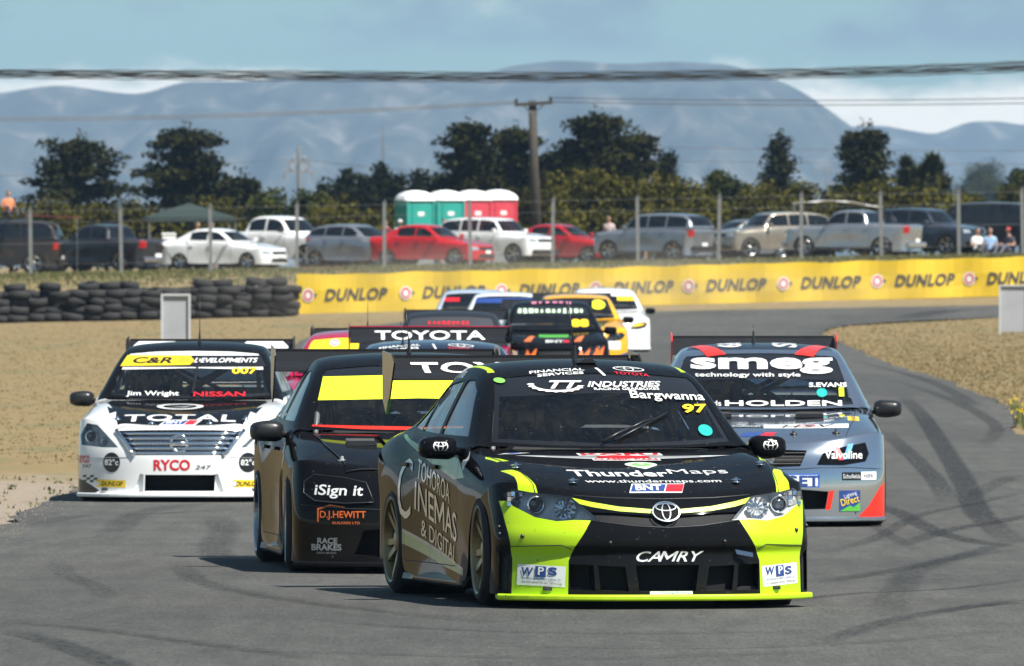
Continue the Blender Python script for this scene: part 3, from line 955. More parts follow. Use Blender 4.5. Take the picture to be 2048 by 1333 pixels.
            for sx in (-1, 1):
                m = MB(); m.prism([(y0 - .07, z0 + .10), (y0 + .02, z0 + .15), (y0 + .32, z0 + .17), (y0 + .32, z0 - .12), (y0 + .20, z0 - .22), (y0 + .10, z0 - .13)], 'x', sx * (span + .003), sx * (span + .013))
                ep = m.obj('wing_endplate', plate_m or M_CARBON, s.wing)
                if tip_m: mesh_obj('endplate_tip', [(sx * (span + .016), y0 + a_, z0 + b_) for a_, b_ in ((.10, -.125), (.195, -.215), (.19, -.13))] + [(sx * (span + .001), y0 + a_, z0 + b_) for a_, b_ in ((.09, -.125), (.19, -.222), (.195, -.13))], [(0, 1, 2), (3, 5, 4), (0, 3, 4, 1)], tip_m, ep)
                m = MB(); m.prism([(2.18, .96), (2.32, .96), (2.40, z0 + .04), (2.30, z0 + .02)], 'x', sx * .3, sx * .3 + .012)
                m.obj('wing_pylon', M_SAT, s.wing)
        # cabin
        if interior:
            m = MB(); m.tube([(-.66, -.55, .95), (-.64, -.50, .88), (.64, -.50, .88), (.66, -.55, .95)], .02, 6)
            m.box((0, -.66, .82), (1.36, .5, .14)); m.box((-.37, -.50, .915), (.42, .20, .05), None, 0, .8)
            bevel_obj(m.obj('dashboard', M_DARK, car), .02)
            m = MB(); T = .021
            for sx in (-1, 1):
                m.tube([(sx * .62, -.60, .30), (sx * .69, -.58, .90), (sx * .615, -.08, 1.285), (sx * .545, .05, 1.325), (sx * .545, .45, 1.345)], T, 8)
                m.tube([(sx * .66, .45, .2), (sx * .68, .45, .9), (sx * .545, .45, 1.345)], T, 8)
                m.tube([(sx * .545, .45, 1.33), (sx * .50, 1.55, .75)], T, 8)
            m.tube([(-.545, .45, 1.345), (.545, .45, 1.345)], T, 8); m.tube([(-.545, .03, 1.322), (.545, .03, 1.322)], T, 8)
            m.tube([(-.66, .45, .62), (.545, .45, 1.33)], T, 8); m.tube([(.66, .45, .62), (-.545, .45, 1.33)], T, 8)
            m.tube([(-.68, .45, .80), (.68, .45, .80)], T, 8)
            m.tube([(-.5, .5, 1.32), (.5, 1.5, .8)], T * .9, 8); m.tube([(.5, .5, 1.32), (-.5, 1.5, .8)], T * .9, 8)
            m.obj('roll_cage', M_STEEL, car, True)
            # seat
            m = MB(); rot = Matrix.Rotation(R(-14), 3, 'X')
            m.box((-.37, .12, .34), (.46, .5, .14)); m.box((-.37, .40, .74), (.44, .12, .72), rot); m.box((-.37, .45, 1.05), (.30, .12, .22), rot)
            for sx in (-1, 1): m.box((-.37 + sx * .21, .28, .98), (.05, .26, .22)); m.box((-.37 + sx * .24, .26, .60), (.05, .34, .3))
            bevel_obj(m.obj('driver_seat', M_SAT, car), .03)
            m = MB(); m.tube([(-.37 + .16 * math.cos(t), -.16 + .05 * math.sin(t), .86 + .15 * math.sin(t)) for t in [2 * math.pi * q / 18 for q in range(18)]], .016, 6, 0, False, True)
            m.tube([(-.37, -.17, .86), (-.37, -.45, .80)], .03, 6); m.box((-.37, -.16, .86), (.28, .02, .05))
            m.obj('steering_wheel', M_SAT, car, True)
        return car
    def antenna(s, x, y, h=.34, lean=.02):
        hit = s.bg.ray_cast(Vector((x, y, 4)), Vector((0, 0, -1)))
        z = hit[0].z if hit[0] else 1.4
        m = MB(); m.lathe([(-.005, .018), (.02, .014), (.05, .009), (.09, .007)], 'z', 10, (x, y, z)); m.tube([(x, y, z + .05), (x - lean, y + .03, z + h)], [.004, .003], 6)
        m.obj('antenna', M_SAT, s.car, True)

def skin_body(name, joints, edges, m, parent=None, levels=1, root=0):
    """one continuous figure grown over a skeleton of (x, y, z, radius)"""
    me = bpy.data.meshes.new(name); me.from_pydata([j[:3] for j in joints], edges, [])
    o = bpy.data.objects.new(name, me); COL.objects.link(o)
    md = o.modifiers.new('skin', 'SKIN'); md.use_smooth_shade = True
    for i, j in enumerate(joints):
        d = me.skin_vertices[0].data[i]
        r = j[3]; d.radius = r if isinstance(r, tuple) else (r, r); d.use_root = (i == root)
    sb = o.modifiers.new('s', 'SUBSURF'); sb.levels = levels
    dg = bpy.context.evaluated_depsgraph_get(); dg.update()
    m2 = bpy.data.meshes.new_from_object(o.evaluated_get(dg)); m2.name = name
    bpy.data.objects.remove(o); bpy.data.meshes.remove(me)
    m2.materials.clear()
    for q in (m if isinstance(m, (list, tuple)) else [m]): m2.materials.append(q)
    m2.polygons.foreach_set('use_smooth', [True] * len(m2.polygons))
    return link(bpy.data.objects.new(name, m2), parent)

def helmet_driver(car, label, helmet_col, suit_col):
    """a belted driver: a thing of its own in the seat"""
    d = empty('person'); d.matrix_world = car.matrix_world.copy()
    d.location = car.location; d.rotation_euler = car.rotation_euler
    tag(d, label, 'person', 'drivers at the wheel')
    x = -.37
    J = [(x, .22, .42, (.15, .13)), (x, .27, .62, (.15, .12)), (x, .27, .82, (.17, .12)), (x, .24, .94, .07), (x, .20, 1.04, .06),
         (x - .17, .25, .86, .075), (x - .24, .08, .72, .055), (x - .15, -.14, .90, .04),
         (x + .17, .25, .86, .075), (x + .24, .08, .72, .055), (x + .15, -.14, .90, .04),
         (x - .10, -.05, .40, .085), (x - .11, -.42, .46, .06), (x - .11, -.72, .24, .045),
         (x + .10, -.05, .40, .085), (x + .11, -.42, .46, .06), (x + .11, -.72, .24, .045)]
    E = [(0, 1), (1, 2), (2, 3), (3, 4), (2, 5), (5, 6), (6, 7), (2, 8), (8, 9), (9, 10), (0, 11), (11, 12), (12, 13), (0, 14), (14, 15), (15, 16)]
    skin_body('body', J, E, mat('racing suit ' + str(suit_col), suit_col, .8), d, 1)
    for sx in (-1, 1):      # gloved hands closed on the rim
        hx = x + sx * .15
        fj = [(hx, -.13, .89, .032), (hx, -.165, .90, .03)]; fe = [(0, 1)]
        for k in range(4):
            b = len(fj); z = .925 - k * .018
            fj += [(hx - sx * .005, -.19, z, .0095), (hx - sx * .03, -.195, z, .009), (hx - sx * .045, -.17, z, .008)]; fe += [(1, b), (b, b + 1), (b + 1, b + 2)]
        b = len(fj); fj += [(hx - sx * .025, -.15, .935, .011), (hx - sx * .045, -.17, .945, .009)]; fe += [(0, b), (b, b + 1)]
        skin_body('hand', fj, fe, mat('driving glove', (.05, .05, .055), .7), d, 1)
    m = MB(); prof = [(1.00, .10), (1.015, .125), (1.06, .138), (1.12, .135), (1.17, .11), (1.20, .07), (1.212, .0)]
    V = []; n = 24
    m.lathe([(a, r) for a, r in prof], 'z', n, (x, .17, -.0))
    hm = m.obj('helmet', mat('helmet paint ' + str(helmet_col), helmet_col, .25, 0, .8), d, True)
    m = MB(); vv = []; ff = []
    for i, z in enumerate((1.055, 1.115)):
        for k in range(13):
            t = math.pi * (1.15 + .7 * k / 12); vv.append((x + .141 * math.cos(t), .17 + .141 * math.sin(t), z))
    for k in range(12): ff.append((k, k + 1, 13 + k + 1, 13 + k))
    m.add(vv, ff); m.obj('visor', mat('visor', (.01, .01, .012), .08, 0, 1), hm, True)
    return d
# ------------------------------------------------------------------ ground, track, haze, mountains
def nodes(m): return m.node_tree.nodes, m.node_tree.links
def ground_mat():
    m = mat('dry grass ground', (.2, .15, .08), .95, 0, 0, 0); n, l = nodes(m); b = n['Principled BSDF']
    tc = n.new('ShaderNodeTexCoord')
    def noise_(s, d=6, r=.6, sc=(1, 1, 1)):
        mp = n.new('ShaderNodeMapping'); mp.inputs['Scale'].default_value = sc; l.new(tc.outputs['Object'], mp.inputs['Vector'])
        t = n.new('ShaderNodeTexNoise'); t.inputs['Scale'].default_value = s; t.inputs['Detail'].default_value = d; t.inputs['Roughness'].default_value = r
        l.new(mp.outputs[0], t.inputs['Vector']); return t.outputs['Fac']
    def ramp(src, stops):
        r = n.new('ShaderNodeValToRGB'); e = r.color_ramp.elements
        while len(e) < len(stops): e.new(.5)
        for k, (p_, c) in enumerate(stops): e[k].position = p_; e[k].color = (*c, 1)
        l.new(src, r.inputs[0]); return r.outputs[0]
    def mixc(f, a, c):
        x = n.new('ShaderNodeMix'); x.data_type = 'RGBA'; l.new(f, x.inputs['Factor']); l.new(a, x.inputs['A']); l.new(c, x.inputs['B']); return x.outputs['Result']
    straw = ramp(noise_(5.0, 8, .7, (1, .35, 1)), [(.25, (.135, .095, .037)), (.5, (.182, .132, .054)), (.75, (.228, .170, .075))])
    green = ramp(noise_(6.0), [(.3, (.095, .090, .034)), (.7, (.165, .140, .060))])
    dirt = ramp(noise_(9.0, 9, .75), [(.25, (.185, .148, .108)), (.55, (.235, .192, .143)), (.8, (.285, .235, .18))])
    def step(src, a, c):
        r = n.new('ShaderNodeMapRange'); r.interpolation_type = 'SMOOTHSTEP'; r.inputs['From Min'].default_value = a; r.inputs['From Max'].default_value = c; l.new(src, r.inputs['Value']); return r.outputs['Result']
    c = mixc(step(noise_(.5, 5, .6, (1, .25, 1)), .51, .68), straw, green)
    # colour attribute: where soil lies bare along the track's edge and below the bank
    at_ = n.new('ShaderNodeAttribute'); at_.attribute_name = 'bare'
    ad = n.new('ShaderNodeMath'); ad.operation = 'ADD'; l.new(at_.outputs['Fac'], ad.inputs[0])
    sb = n.new('ShaderNodeMath'); sb.operation = 'MULTIPLY_ADD'; l.new(noise_(2.2, 7, .7), sb.inputs[0]); sb.inputs[1].default_value = 1.0; sb.inputs[2].default_value = -.5
    l.new(sb.outputs[0], ad.inputs[1])
    c = mixc(step(ad.outputs[0], .42, .60), c, dirt)
    at2 = n.new('ShaderNodeAttribute'); at2.attribute_name = 'lush'
    ad2 = n.new('ShaderNodeMath'); ad2.operation = 'ADD'; l.new(at2.outputs['Fac'], ad2.inputs[0]); l.new(sb.outputs[0], ad2.inputs[1])
    c = mixc(step(ad2.outputs[0], .40, .75), c, green)
    l.new(c, b.inputs['Base Color'])
    bp = n.new('ShaderNodeBump'); bp.inputs['Strength'].default_value = .3; bp.inputs['Distance'].default_value = .03
    l.new(noise_(14, 8, .75), bp.inputs['Height']); l.new(bp.outputs[0], b.inputs['Normal'])
    return m
M_GROUND = ground_mat()

def asphalt_mat():
    m = mat('asphalt', (.08, .08, .08), .85, 0, 0, 0); n, l = nodes(m); b = n['Principled BSDF']
    tc = n.new('ShaderNodeTexCoord')
    def noise_(s, d=6, r=.6, sc=(1, 1, 1), rot=0.0):
        mp = n.new('ShaderNodeMapping'); mp.inputs['Scale'].default_value = sc; mp.inputs['Rotation'].default_value = (0, 0, rot); l.new(tc.outputs['Object'], mp.inputs['Vector'])
        t = n.new('ShaderNodeTexNoise'); t.inputs['Scale'].default_value = s; t.inputs['Detail'].default_value = d; t.inputs['Roughness'].default_value = r
        l.new(mp.outputs[0], t.inputs['Vector']); return t.outputs['Fac']
    def ramp(src, stops):
        r = n.new('ShaderNodeValToRGB'); e = r.color_ramp.elements
        while len(e) < len(stops): e.new(.5)
        for k, (p_, c) in enumerate(stops): e[k].position = p_; e[k].color = (*c, 1)
        l.new(src, r.inputs[0]); return r.outputs[0]
    def mul(a, c, f=1.0):
        x = n.new('ShaderNodeMix'); x.data_type = 'RGBA'; x.blend_type = 'MULTIPLY'; x.inputs['Factor'].default_value = f; l.new(a, x.inputs['A']); l.new(c, x.inputs['B']); return x.outputs['Result']
    base = ramp(noise_(.35, 6, .6), [(.3, (.056, .055, .049)), (.7, (.078, .077, .068))])
    grain = ramp(noise_(58, 3, .9, (1, .045, 1)), [(.25, (.30, .30, .30)), (.42, (.85, .85, .85)), (.58, (1.12, 1.12, 1.12)), (.70, (1.5, 1.5, 1.48)), (.78, (3.0, 3.0, 2.9))])
    worn = ramp(noise_(1.6, 6, .65, (3.0, .25, 1)), [(.30, (.68, .68, .68)), (.62, (1.05, 1.05, 1.05))])
    fine = ramp(noise_(6, 7, .7), [(.3, (.82, .82, .82)), (.7, (1.12, 1.12, 1.12))])
    patch = ramp(noise_(.22, 4, .55, (1, .12, 1), .3), [(.42, (.70, .70, .71)), (.50, (1.0, 1.0, 1.0))])
    l.new(mul(mul(mul(mul(base, grain, .9), worn, .85), fine), patch, .7), b.inputs['Base Color'])
    bp = n.new('ShaderNodeBump'); bp.inputs['Strength'].default_value = .7; bp.inputs['Distance'].default_value = .006
    l.new(noise_(70, 3, .8), bp.inputs['Height']); l.new(bp.outputs[0], b.inputs['Normal'])
    return m
M_ASPH = asphalt_mat()

# the track in plan: outer (left) edge and inner (right) edge, near to far, found from where they show in the photograph
def smooth_line(pts, n=12):
    out = []
    P = [Vector(p) for p in pts]
    for i in range(len(P) - 1):
        p0, p1, p2, p3 = P[max(0, i - 1)], P[i], P[i + 1], P[min(len(P) - 1, i + 2)]
        for k in range(n):
            t = k / n
            out.append(.5 * ((2 * p1) + (p2 - p0) * t + (2 * p0 - 5 * p1 + 4 * p2 - p3) * t * t + (3 * p1 - p0 - 3 * p2 + p3) * t ** 3))
    out.append(P[-1]); return out
def g2(px, py): p = on_ground(px, py); return (p.x, p.y)
EDGE_R = [(30, 30), (14, 62), g2(2200, 895), g2(2040, 828), g2(1930, 775), g2(1790, 732), g2(1715, 700), g2(1660, 676), g2(1650, 662), g2(1690, 652), g2(1790, 644), g2(1920, 638), g2(2060, 633), g2(2300, 628)]
EDGE_L = [(-6.5, 30), (-4.5, 66), (-4.0, 84), g2(0, 1048), g2(155, 973), g2(250, 925), g2(380, 850), g2(480, 770), g2(560, 710), g2(640, 668), g2(800, 645), g2(1000, 634), g2(1300, 624), g2(1600, 617), g2(2060, 610), g2(2300, 607)]
def build_ground():
    # heightfield: fine where the camera looks, coarse out to the horizon
    ys = []; y = -40.0
    while y < 460: ys.append(y); y += 3.0 if (y < 60 or y > 360) else 2.0
    for q in (480, 520, 580, 660, 760, 900, 1200, 1800, 3000, 5000, 8000, 14000): ys.append(q)
    xs = [-6000, -2500, -900, -300, -120, -60] + [-40 + 1.6 * k for k in range(51)] + [60, 120, 300, 900, 2500, 6000]
    V = []; F = []; bare = []; lush = []
    eL = smooth_line(EDGE_L); eR = smooth_line(EDGE_R)
    def dist(p, line): return min((p[0] - q.x) ** 2 + (p[1] - q.y) ** 2 for q in line) ** .5
    for y in ys:
        for x in xs:
            z = gz(x, y)
            if abs(x) < 60 and y < 460: z += .03 * noise.noise(Vector((x * .35, y * .18, 0)))
            V.append((x, y, z - .03))
            b_ = 0.0; lu = 0.0
            if abs(x) < 42 and 40 < y < 345:
                d = dist((x, y), eL); b_ = max(b_, .55 * math.exp(-d / 1.3) + (.50 * math.exp(-d / 8) * min(1, max(0, (128 - y) / 14)) ))
                d2 = dist((x, y), eR); b_ = max(b_, .36 * math.exp(-d2 / .35)); lu = max(lu, .52 * math.exp(-d2 / 3.5) if y < 260 else .05)
            if 335 < y < 358: b_ = max(b_, .42)
            if 358 <= y < 420: lu = max(lu, .34 + .1 * math.sin(x * .4))
            if 300 < y < 340: b_ = max(b_, .25)
            if 420 <= y: b_ = max(b_, .1)
            bare.append(b_); lush.append(lu)
    W = len(xs)
    for i in range(len(ys) - 1):
        for j in range(W - 1): F.append((i * W + j, i * W + j + 1, (i + 1) * W + j + 1, (i + 1) * W + j))
    o = mesh_obj('ground', V, F, M_GROUND, None, True); tag(o, kind='structure')
    for nm, vals in (('bare', bare), ('lush', lush)):
        a_ = o.data.attributes.new(nm, 'FLOAT', 'POINT'); a_.data.foreach_set('value', vals)
    return o
GROUND = build_ground()

def build_track():
    # near part: between the two edges across; far part sweeps away to the right. A fan of quads joins the edge lines station by station.
    L = smooth_line(EDGE_L, 10); Rr = smooth_line(EDGE_R, 10)
    def resample(line, n):
        d = [0]
        for a, b in zip(line, line[1:]): d.append(d[-1] + (b - a).length)
        out = []; k = 0
        for i in range(n + 1):
            t = d[-1] * i / n
            while k < len(d) - 2 and d[k + 1] < t: k += 1
            f = (t - d[k]) / max(1e-9, d[k + 1] - d[k]); out.append(line[k].lerp(line[k + 1], f))
        return out
    n = 260; L = resample(L, n); Rr = resample(Rr, n); m = 14
    for ln in (L, Rr):                       # broken, crumbling edges
        for i, q in enumerate(ln): q.x += .16 * noise.noise(Vector((q.y * .35, q.x * .2, 1.0))) + .10 * noise.noise(Vector((q.y * 1.3, 0, 5.0)))
    V = []; F = []
    for i in range(n + 1):
        for j in range(m + 1):
            p = L[i].lerp(Rr[i], j / m); V.append((p.x, p.y, gz(p.x, p.y) + .004))
    for i in range(n):
        for j in range(m): F.append((i * (m + 1) + j, i * (m + 1) + j + 1, (i + 1) * (m + 1) + j + 1, (i + 1) * (m + 1) + j))
    o = mesh_obj('track', V, F, M_ASPH, None, True)
    bm = bmesh.new(); bm.from_mesh(o.data); bmesh.ops.recalc_face_normals(bm, faces=bm.faces[:])
    if sum(f.normal.z for f in bm.faces) < 0: bmesh.ops.reverse_faces(bm, faces=bm.faces[:])
    bm.to_mesh(o.data); bm.free()
    return tag(o, kind='structure')
TRACK = build_track()

# tyre marks: dark rubber laid on the track, thin ribbons that fade in patches
def rubber_mat():
    m = bpy.data.materials.new('laid rubber'); m.use_nodes = True; n, l = nodes(m); b = n['Principled BSDF']
    b.inputs['Base Color'].default_value = (.018, .018, .018, 1); b.inputs['Roughness'].default_value = .7
    tc = n.new('ShaderNodeTexCoord'); mp = n.new('ShaderNodeMapping'); l.new(tc.outputs['UV'], mp.inputs['Vector']); mp.inputs['Scale'].default_value = (3, 1.2, 1)
    t = n.new('ShaderNodeTexNoise'); t.inputs['Scale'].default_value = 2.2; t.inputs['Detail'].default_value = 6; t.inputs['Roughness'].default_value = .65; l.new(mp.outputs[0], t.inputs['Vector'])
    r = n.new('ShaderNodeMapRange'); r.interpolation_type = 'SMOOTHSTEP'; r.inputs['From Min'].default_value = .30; r.inputs['From Max'].default_value = .68; r.inputs['To Max'].default_value = .95
    l.new(t.outputs['Fac'], r.inputs['Value'])
    s = n.new('ShaderNodeSeparateXYZ'); l.new(tc.outputs['UV'], s.inputs[0])
    # soft shoulders across the ribbon
    def mth(op, a, c=None):
        q = n.new('ShaderNodeMath'); q.operation = op
        for k, v in enumerate((a, c)):
            if v is None: continue
            if isinstance(v, (int, float)): q.inputs[k].default_value = v
            else: l.new(v, q.inputs[k])
        return q.outputs[0]
    e = mth('MULTIPLY', mth('SUBTRACT', 1.0, mth('ABSOLUTE', mth('MULTIPLY_ADD', s.outputs['X'], 2.0))), 1.0)
    n_abs = mth('ABSOLUTE', mth('SUBTRACT', mth('MULTIPLY', s.outputs['X'], 2.0), 1.0))
    sh = n.new('ShaderNodeMapRange'); sh.interpolation_type = 'SMOOTHSTEP'; sh.inputs['From Min'].default_value = 1.0; sh.inputs['From Max'].default_value = .55; l.new(n_abs, sh.inputs['Value'])
    at_ = n.new('ShaderNodeAttribute'); at_.attribute_name = 'ink'
    f = mth('MULTIPLY', mth('MULTIPLY', r.outputs['Result'], sh.outputs['Result']), at_.outputs['Fac'])
    l.new(f, b.inputs['Alpha'])
    return m
M_RUBBERMARK = rubber_mat()
_mk = [0]
def tyre_mark(pix, w, ink, track_pts=None):
    P = [Vector(g2(*q)) for q in pix] if track_pts is None else [Vector(q) for q in track_pts]
    P = smooth_line(P, 8); _mk[0] += 1; up = .0015 * (_mk[0] % 9) + .007
    V = []; F = []; A = []; UV = []; d = 0
    for i, p in enumerate(P):
        t = (P[min(i + 1, len(P) - 1)] - P[max(i - 1, 0)]).normalized(); nn = Vector((-t.y, t.x)); 
        if i: d += (P[i] - P[i - 1]).length
        f = min(1, 4.0 * min(i, len(P) - 1 - i) / len(P))
        for sg, u in ((-1, 0), (0, .5), (1, 1)):
            q = p + nn * w * .5 * sg; V.append((q.x, q.y, gz(q.x, q.y) + up)); A.append(ink * f); UV.append((u, d))
    for i in range(len(P) - 1):
        for k in range(2): F.append((3 * i + k, 3 * i + k + 1, 3 * i + k + 4, 3 * i + k + 3))
    o = mesh_obj('tyre_mark', V, F, M_RUBBERMARK, TRACK)
    a_ = o.data.attributes.new('ink', 'FLOAT', 'POINT'); a_.data.foreach_set('value', A)
    uv = o.data.uv_layers.new(name='UVMap')
    for lp in o.data.loops: uv.data[lp.index].uv = UV[lp.vertex_index]
    if o.data.polygons[0].normal.z < 0: o.data.flip_normals()
    return o
for px_, w_, ik in [
    ([(1800, 790), (1850, 840), (1920, 950), (1960, 1030), (2030, 1090)], .30, .95), ([(1765, 860), (1810, 900), (1870, 960), (1900, 1010)], .26, .7),
    ([(1700, 1000), (1780, 1020), (1860, 1060), (1950, 1085), (2060, 1100)], .22, .75), ([(1780, 1100), (1900, 1062), (2000, 1045), (2070, 1030)], .22, .7),
    ([(1620, 1170), (1750, 1150), (1900, 1120), (2060, 1075)], .20, .6), ([(1760, 1250), (1800, 1180), (1840, 1140), (1960, 1110), (2060, 1098)], .26, .45),
    ([(1640, 1110), (1750, 1080), (1850, 1030), (1990, 1000), (2060, 985)], .16, .55), ([(1780, 760), (1900, 800), (1960, 830), (1995, 860), (1960, 900)], .25, .6),
    ([(1500, 1215), (1700, 1190), (1900, 1180), (2060, 1160)], .16, .5), ([(1700, 720), (1850, 760), (1930, 800), (1950, 815)], .3, .5),
    ([(1640, 1290), (1800, 1240), (2060, 1200)], .2, .5), ([(1650, 960), (1690, 1010), (1760, 1060), (1850, 1110)], .14, .5),
    ([(0, 1262), (100, 1285), (230, 1333), (300, 1370)], .24, .6), ([(0, 1245), (170, 1260), (400, 1290), (700, 1330)], .18, .5),
    ([(355, 1120), (370, 1145), (430, 1175), (560, 1200), (760, 1225), (1000, 1250)], .2, .5), ([(200, 1100), (260, 1040), (320, 1020), (450, 1005)], .3, .35),
    ([(420, 1030), (450, 1060), (430, 1100), (455, 1140)], .3, .4), ([(120, 1120), (130, 1150), (200, 1180), (210, 1200)], .2, .3),
    ([(0, 1150), (300, 1152), (620, 1156), (760, 1160)], .1, .45), ([(60, 1060), (150, 1035), (300, 1030), (480, 1020)], .25, .35),
    ([(600, 1240), (900, 1262), (1300, 1270), (1700, 1262)], .2, .4), ([(300, 1300), (700, 1310), (1200, 1320), (1800, 1300)], .25, .35),
    ([(900, 1290), (1300, 1300), (1700, 1290), (2060, 1260)], .18, .4), ([(1850, 1230), (1950, 1215), (2060, 1205)], .2, .55),
    ([(1720, 905), (1730, 930), (1728, 960)], .12, .5), ([(1940, 1000), (1980, 975), (2040, 950)], .25, .45), ([(1800, 640), (1900, 622), (2060, 618)], 1.2, .7)]:
    tyre_mark(px_, w_, ik)

# ------------------------------------------------------------------ mountains
def mountain_mat():
    m = mat('mountain side', (.05, .06, .05), .95, 0, 0, 0); n, l = nodes(m); b = n['Principled BSDF']
    tc = n.new('ShaderNodeTexCoord'); mp = n.new('ShaderNodeMapping'); mp.inputs['Scale'].default_value = (.034, .008, .016); l.new(tc.outputs['Object'], mp.inputs['Vector'])
    t = n.new('ShaderNodeTexNoise'); t.inputs['Scale'].default_value = 1.0; t.inputs['Detail'].default_value = 7; t.inputs['Roughness'].default_value = .55; t.inputs['Distortion'].default_value = .6; l.new(mp.outputs[0], t.inputs['Vector'])
    r = n.new('ShaderNodeValToRGB'); e = r.color_ramp.elements
    e[0].position = .42; e[0].color = (.030, .038, .035, 1); e[1].position = .72; e[1].color = (.15, .14, .125, 1); x = e.new(.56); x.color = (.055, .062, .052, 1)
    l.new(t.outputs['Fac'], r.inputs[0]); l.new(r.outputs[0], b.inputs['Base Color'])
    return m
M_MOUNT = mountain_mat()
def ridge(name, D, pts, depth, spread, seed):
    """a mountain front: the crest follows heights given at photograph pixels; below it spurs and gullies run down towards the plain"""
    hs = pchip([p[0] for p in pts], [(537 - p[1]) / FPX * D + CAM_H for p in pts])
    V = []; F = []; nx, ny = 420, 34
    x0, x1 = -D * .16, D * .16
    for j in range(ny + 1):
        t = j / ny
        for i in range(nx + 1):
            x = x0 + (x1 - x0) * i / nx
            pxx = 1024 + x / D * FPX
            h = hs(pxx) * (1 + .05 * noise.noise(Vector((x * .004, seed, 1)))) if not (-60 < pxx < 2110) else hs(pxx)
            k = t ** 1.15
            if t > .98: k = 1.0
            sp = noise.fractal(Vector((x * .011 + seed, t * 1.6, seed)), 1.0, 2.1, 4) * (4 * t * (1 - t)) * h * .30 + abs(noise.noise(Vector((x * .035 + seed, t * 2.5, 2.0)))) * -(3 * t * (1 - t)) * h * .09
            V.append((x + 8 * noise.noise(Vector((x * .02, t * 4, seed))) * (1 - t), D - depth * (1 - t) * (1 + .25 * noise.noise(Vector((x * .006, 0, seed)))), max(-2, h * k + sp)))
    for j in range(ny):
        for i in range(nx): F.append((j * (nx + 1) + i, j * (nx + 1) + i + 1, (j + 1) * (nx + 1) + i + 1, (j + 1) * (nx + 1) + i))
    b = len(V)                      # back slope
    for i in range(nx + 1):
        v = V[ny * (nx + 1) + i]; V.append((v[0], D + depth, -2))
    for i in range(nx): F.append((ny * (nx + 1) + i, ny * (nx + 1) + i + 1, b + i + 1, b + i))
    o = mesh_obj(name, V, F, M_MOUNT, None, True)
    return tag(o, kind='structure')
ridge('mountains', 9000, [(-3000, 200), (-900, 190), (-300, 205), (0, 186), (115, 172), (270, 188), (380, 164), (480, 163), (620, 152), (740, 148), (860, 158), (950, 150), (1030, 132), (1130, 122), (1250, 128), (1340, 124), (1450, 130),
      (1520, 148), (1600, 182), (1660, 222), (1710, 258), (1760, 285), (1850, 330), (2000, 380), (2300, 420), (3000, 300), (5200, 260)], 1500, 1, 3.0)
ridge('mountains', 10800, [(-3000, 330), (0, 330), (1400, 300), (1650, 262), (1700, 254), (1760, 252), (1810, 260), (1868, 268), (1905, 256), (1945, 244), (1990, 243), (2048, 250), (2150, 230), (2500, 260), (5000, 220)], 1200, 1, 9.0)

# the air: one even box of pale haze round everything
def build_haze():
    m = bpy.data.materials.new('haze'); m.use_nodes = True; n, l = nodes(m); n.clear()
    o_ = n.new('ShaderNodeOutputMaterial'); v = n.new('ShaderNodeVolumePrincipled')
    v.inputs['Color'].default_value = HAZE_COL; v.inputs['Density'].default_value = HAZE_D; v.inputs['Anisotropy'].default_value = .0
    l.new(v.outputs[0], o_.inputs['Volume'])
    b = MB(); b.box((0, 5900, 110), (8000, 12400, 250))
    return tag(b.obj('haze', m), kind='stuff')
HAZE_COL = (.44, .69, 1.0, 1); HAZE_D = 0.000062
HAZE = build_haze()

# dust thrown up by the field, hanging over the bend
def build_dust():
    m = bpy.data.materials.new('dust'); m.use_nodes = True; n, l = nodes(m); n.clear()
    o_ = n.new('ShaderNodeOutputMaterial'); v = n.new('ShaderNodeVolumePrincipled'); v.inputs['Color'].default_value = (.86, .76, .62, 1); v.inputs['Anisotropy'].default_value = .1
    tc = n.new('ShaderNodeTexCoord'); g = n.new('ShaderNodeTexGradient'); g.gradient_type = 'QUADRATIC_SPHERE'; l.new(tc.outputs['Object'], g.inputs['Vector'])
    t = n.new('ShaderNodeTexNoise'); t.inputs['Scale'].default_value = 2.6; t.inputs['Detail'].default_value = 2; l.new(tc.outputs['Object'], t.inputs['Vector'])
    r = n.new('ShaderNodeMapRange'); r.inputs['From Min'].default_value = .32; r.inputs['From Max'].default_value = .72; l.new(t.outputs['Fac'], r.inputs['Value'])
    mu = n.new('ShaderNodeMath'); mu.operation = 'MULTIPLY'; l.new(g.outputs['Fac'], mu.inputs[0]); l.new(r.outputs['Result'], mu.inputs[1])
    m2 = n.new('ShaderNodeMath'); m2.operation = 'MULTIPLY'; l.new(mu.outputs[0], m2.inputs[0]); m2.inputs[1].default_value = .055
    l.new(m2.outputs[0], v.inputs['Density']); l.new(v.outputs[0], o_.inputs['Volume'])
    bm = bmesh.new(); bmesh.ops.create_icosphere(bm, subdivisions=3, radius=1.0)
    o = bm_obj('dust_cloud', bm, m); o.location = (2.0, 352, 1.1); o.scale = (15, 62, 2.1)
    m.cycles.volume_step_rate = 1.0
    return tag(o, 'pale brown dust hanging over the far bend behind the race cars', 'dust', None, 'stuff')
DUST = build_dust()
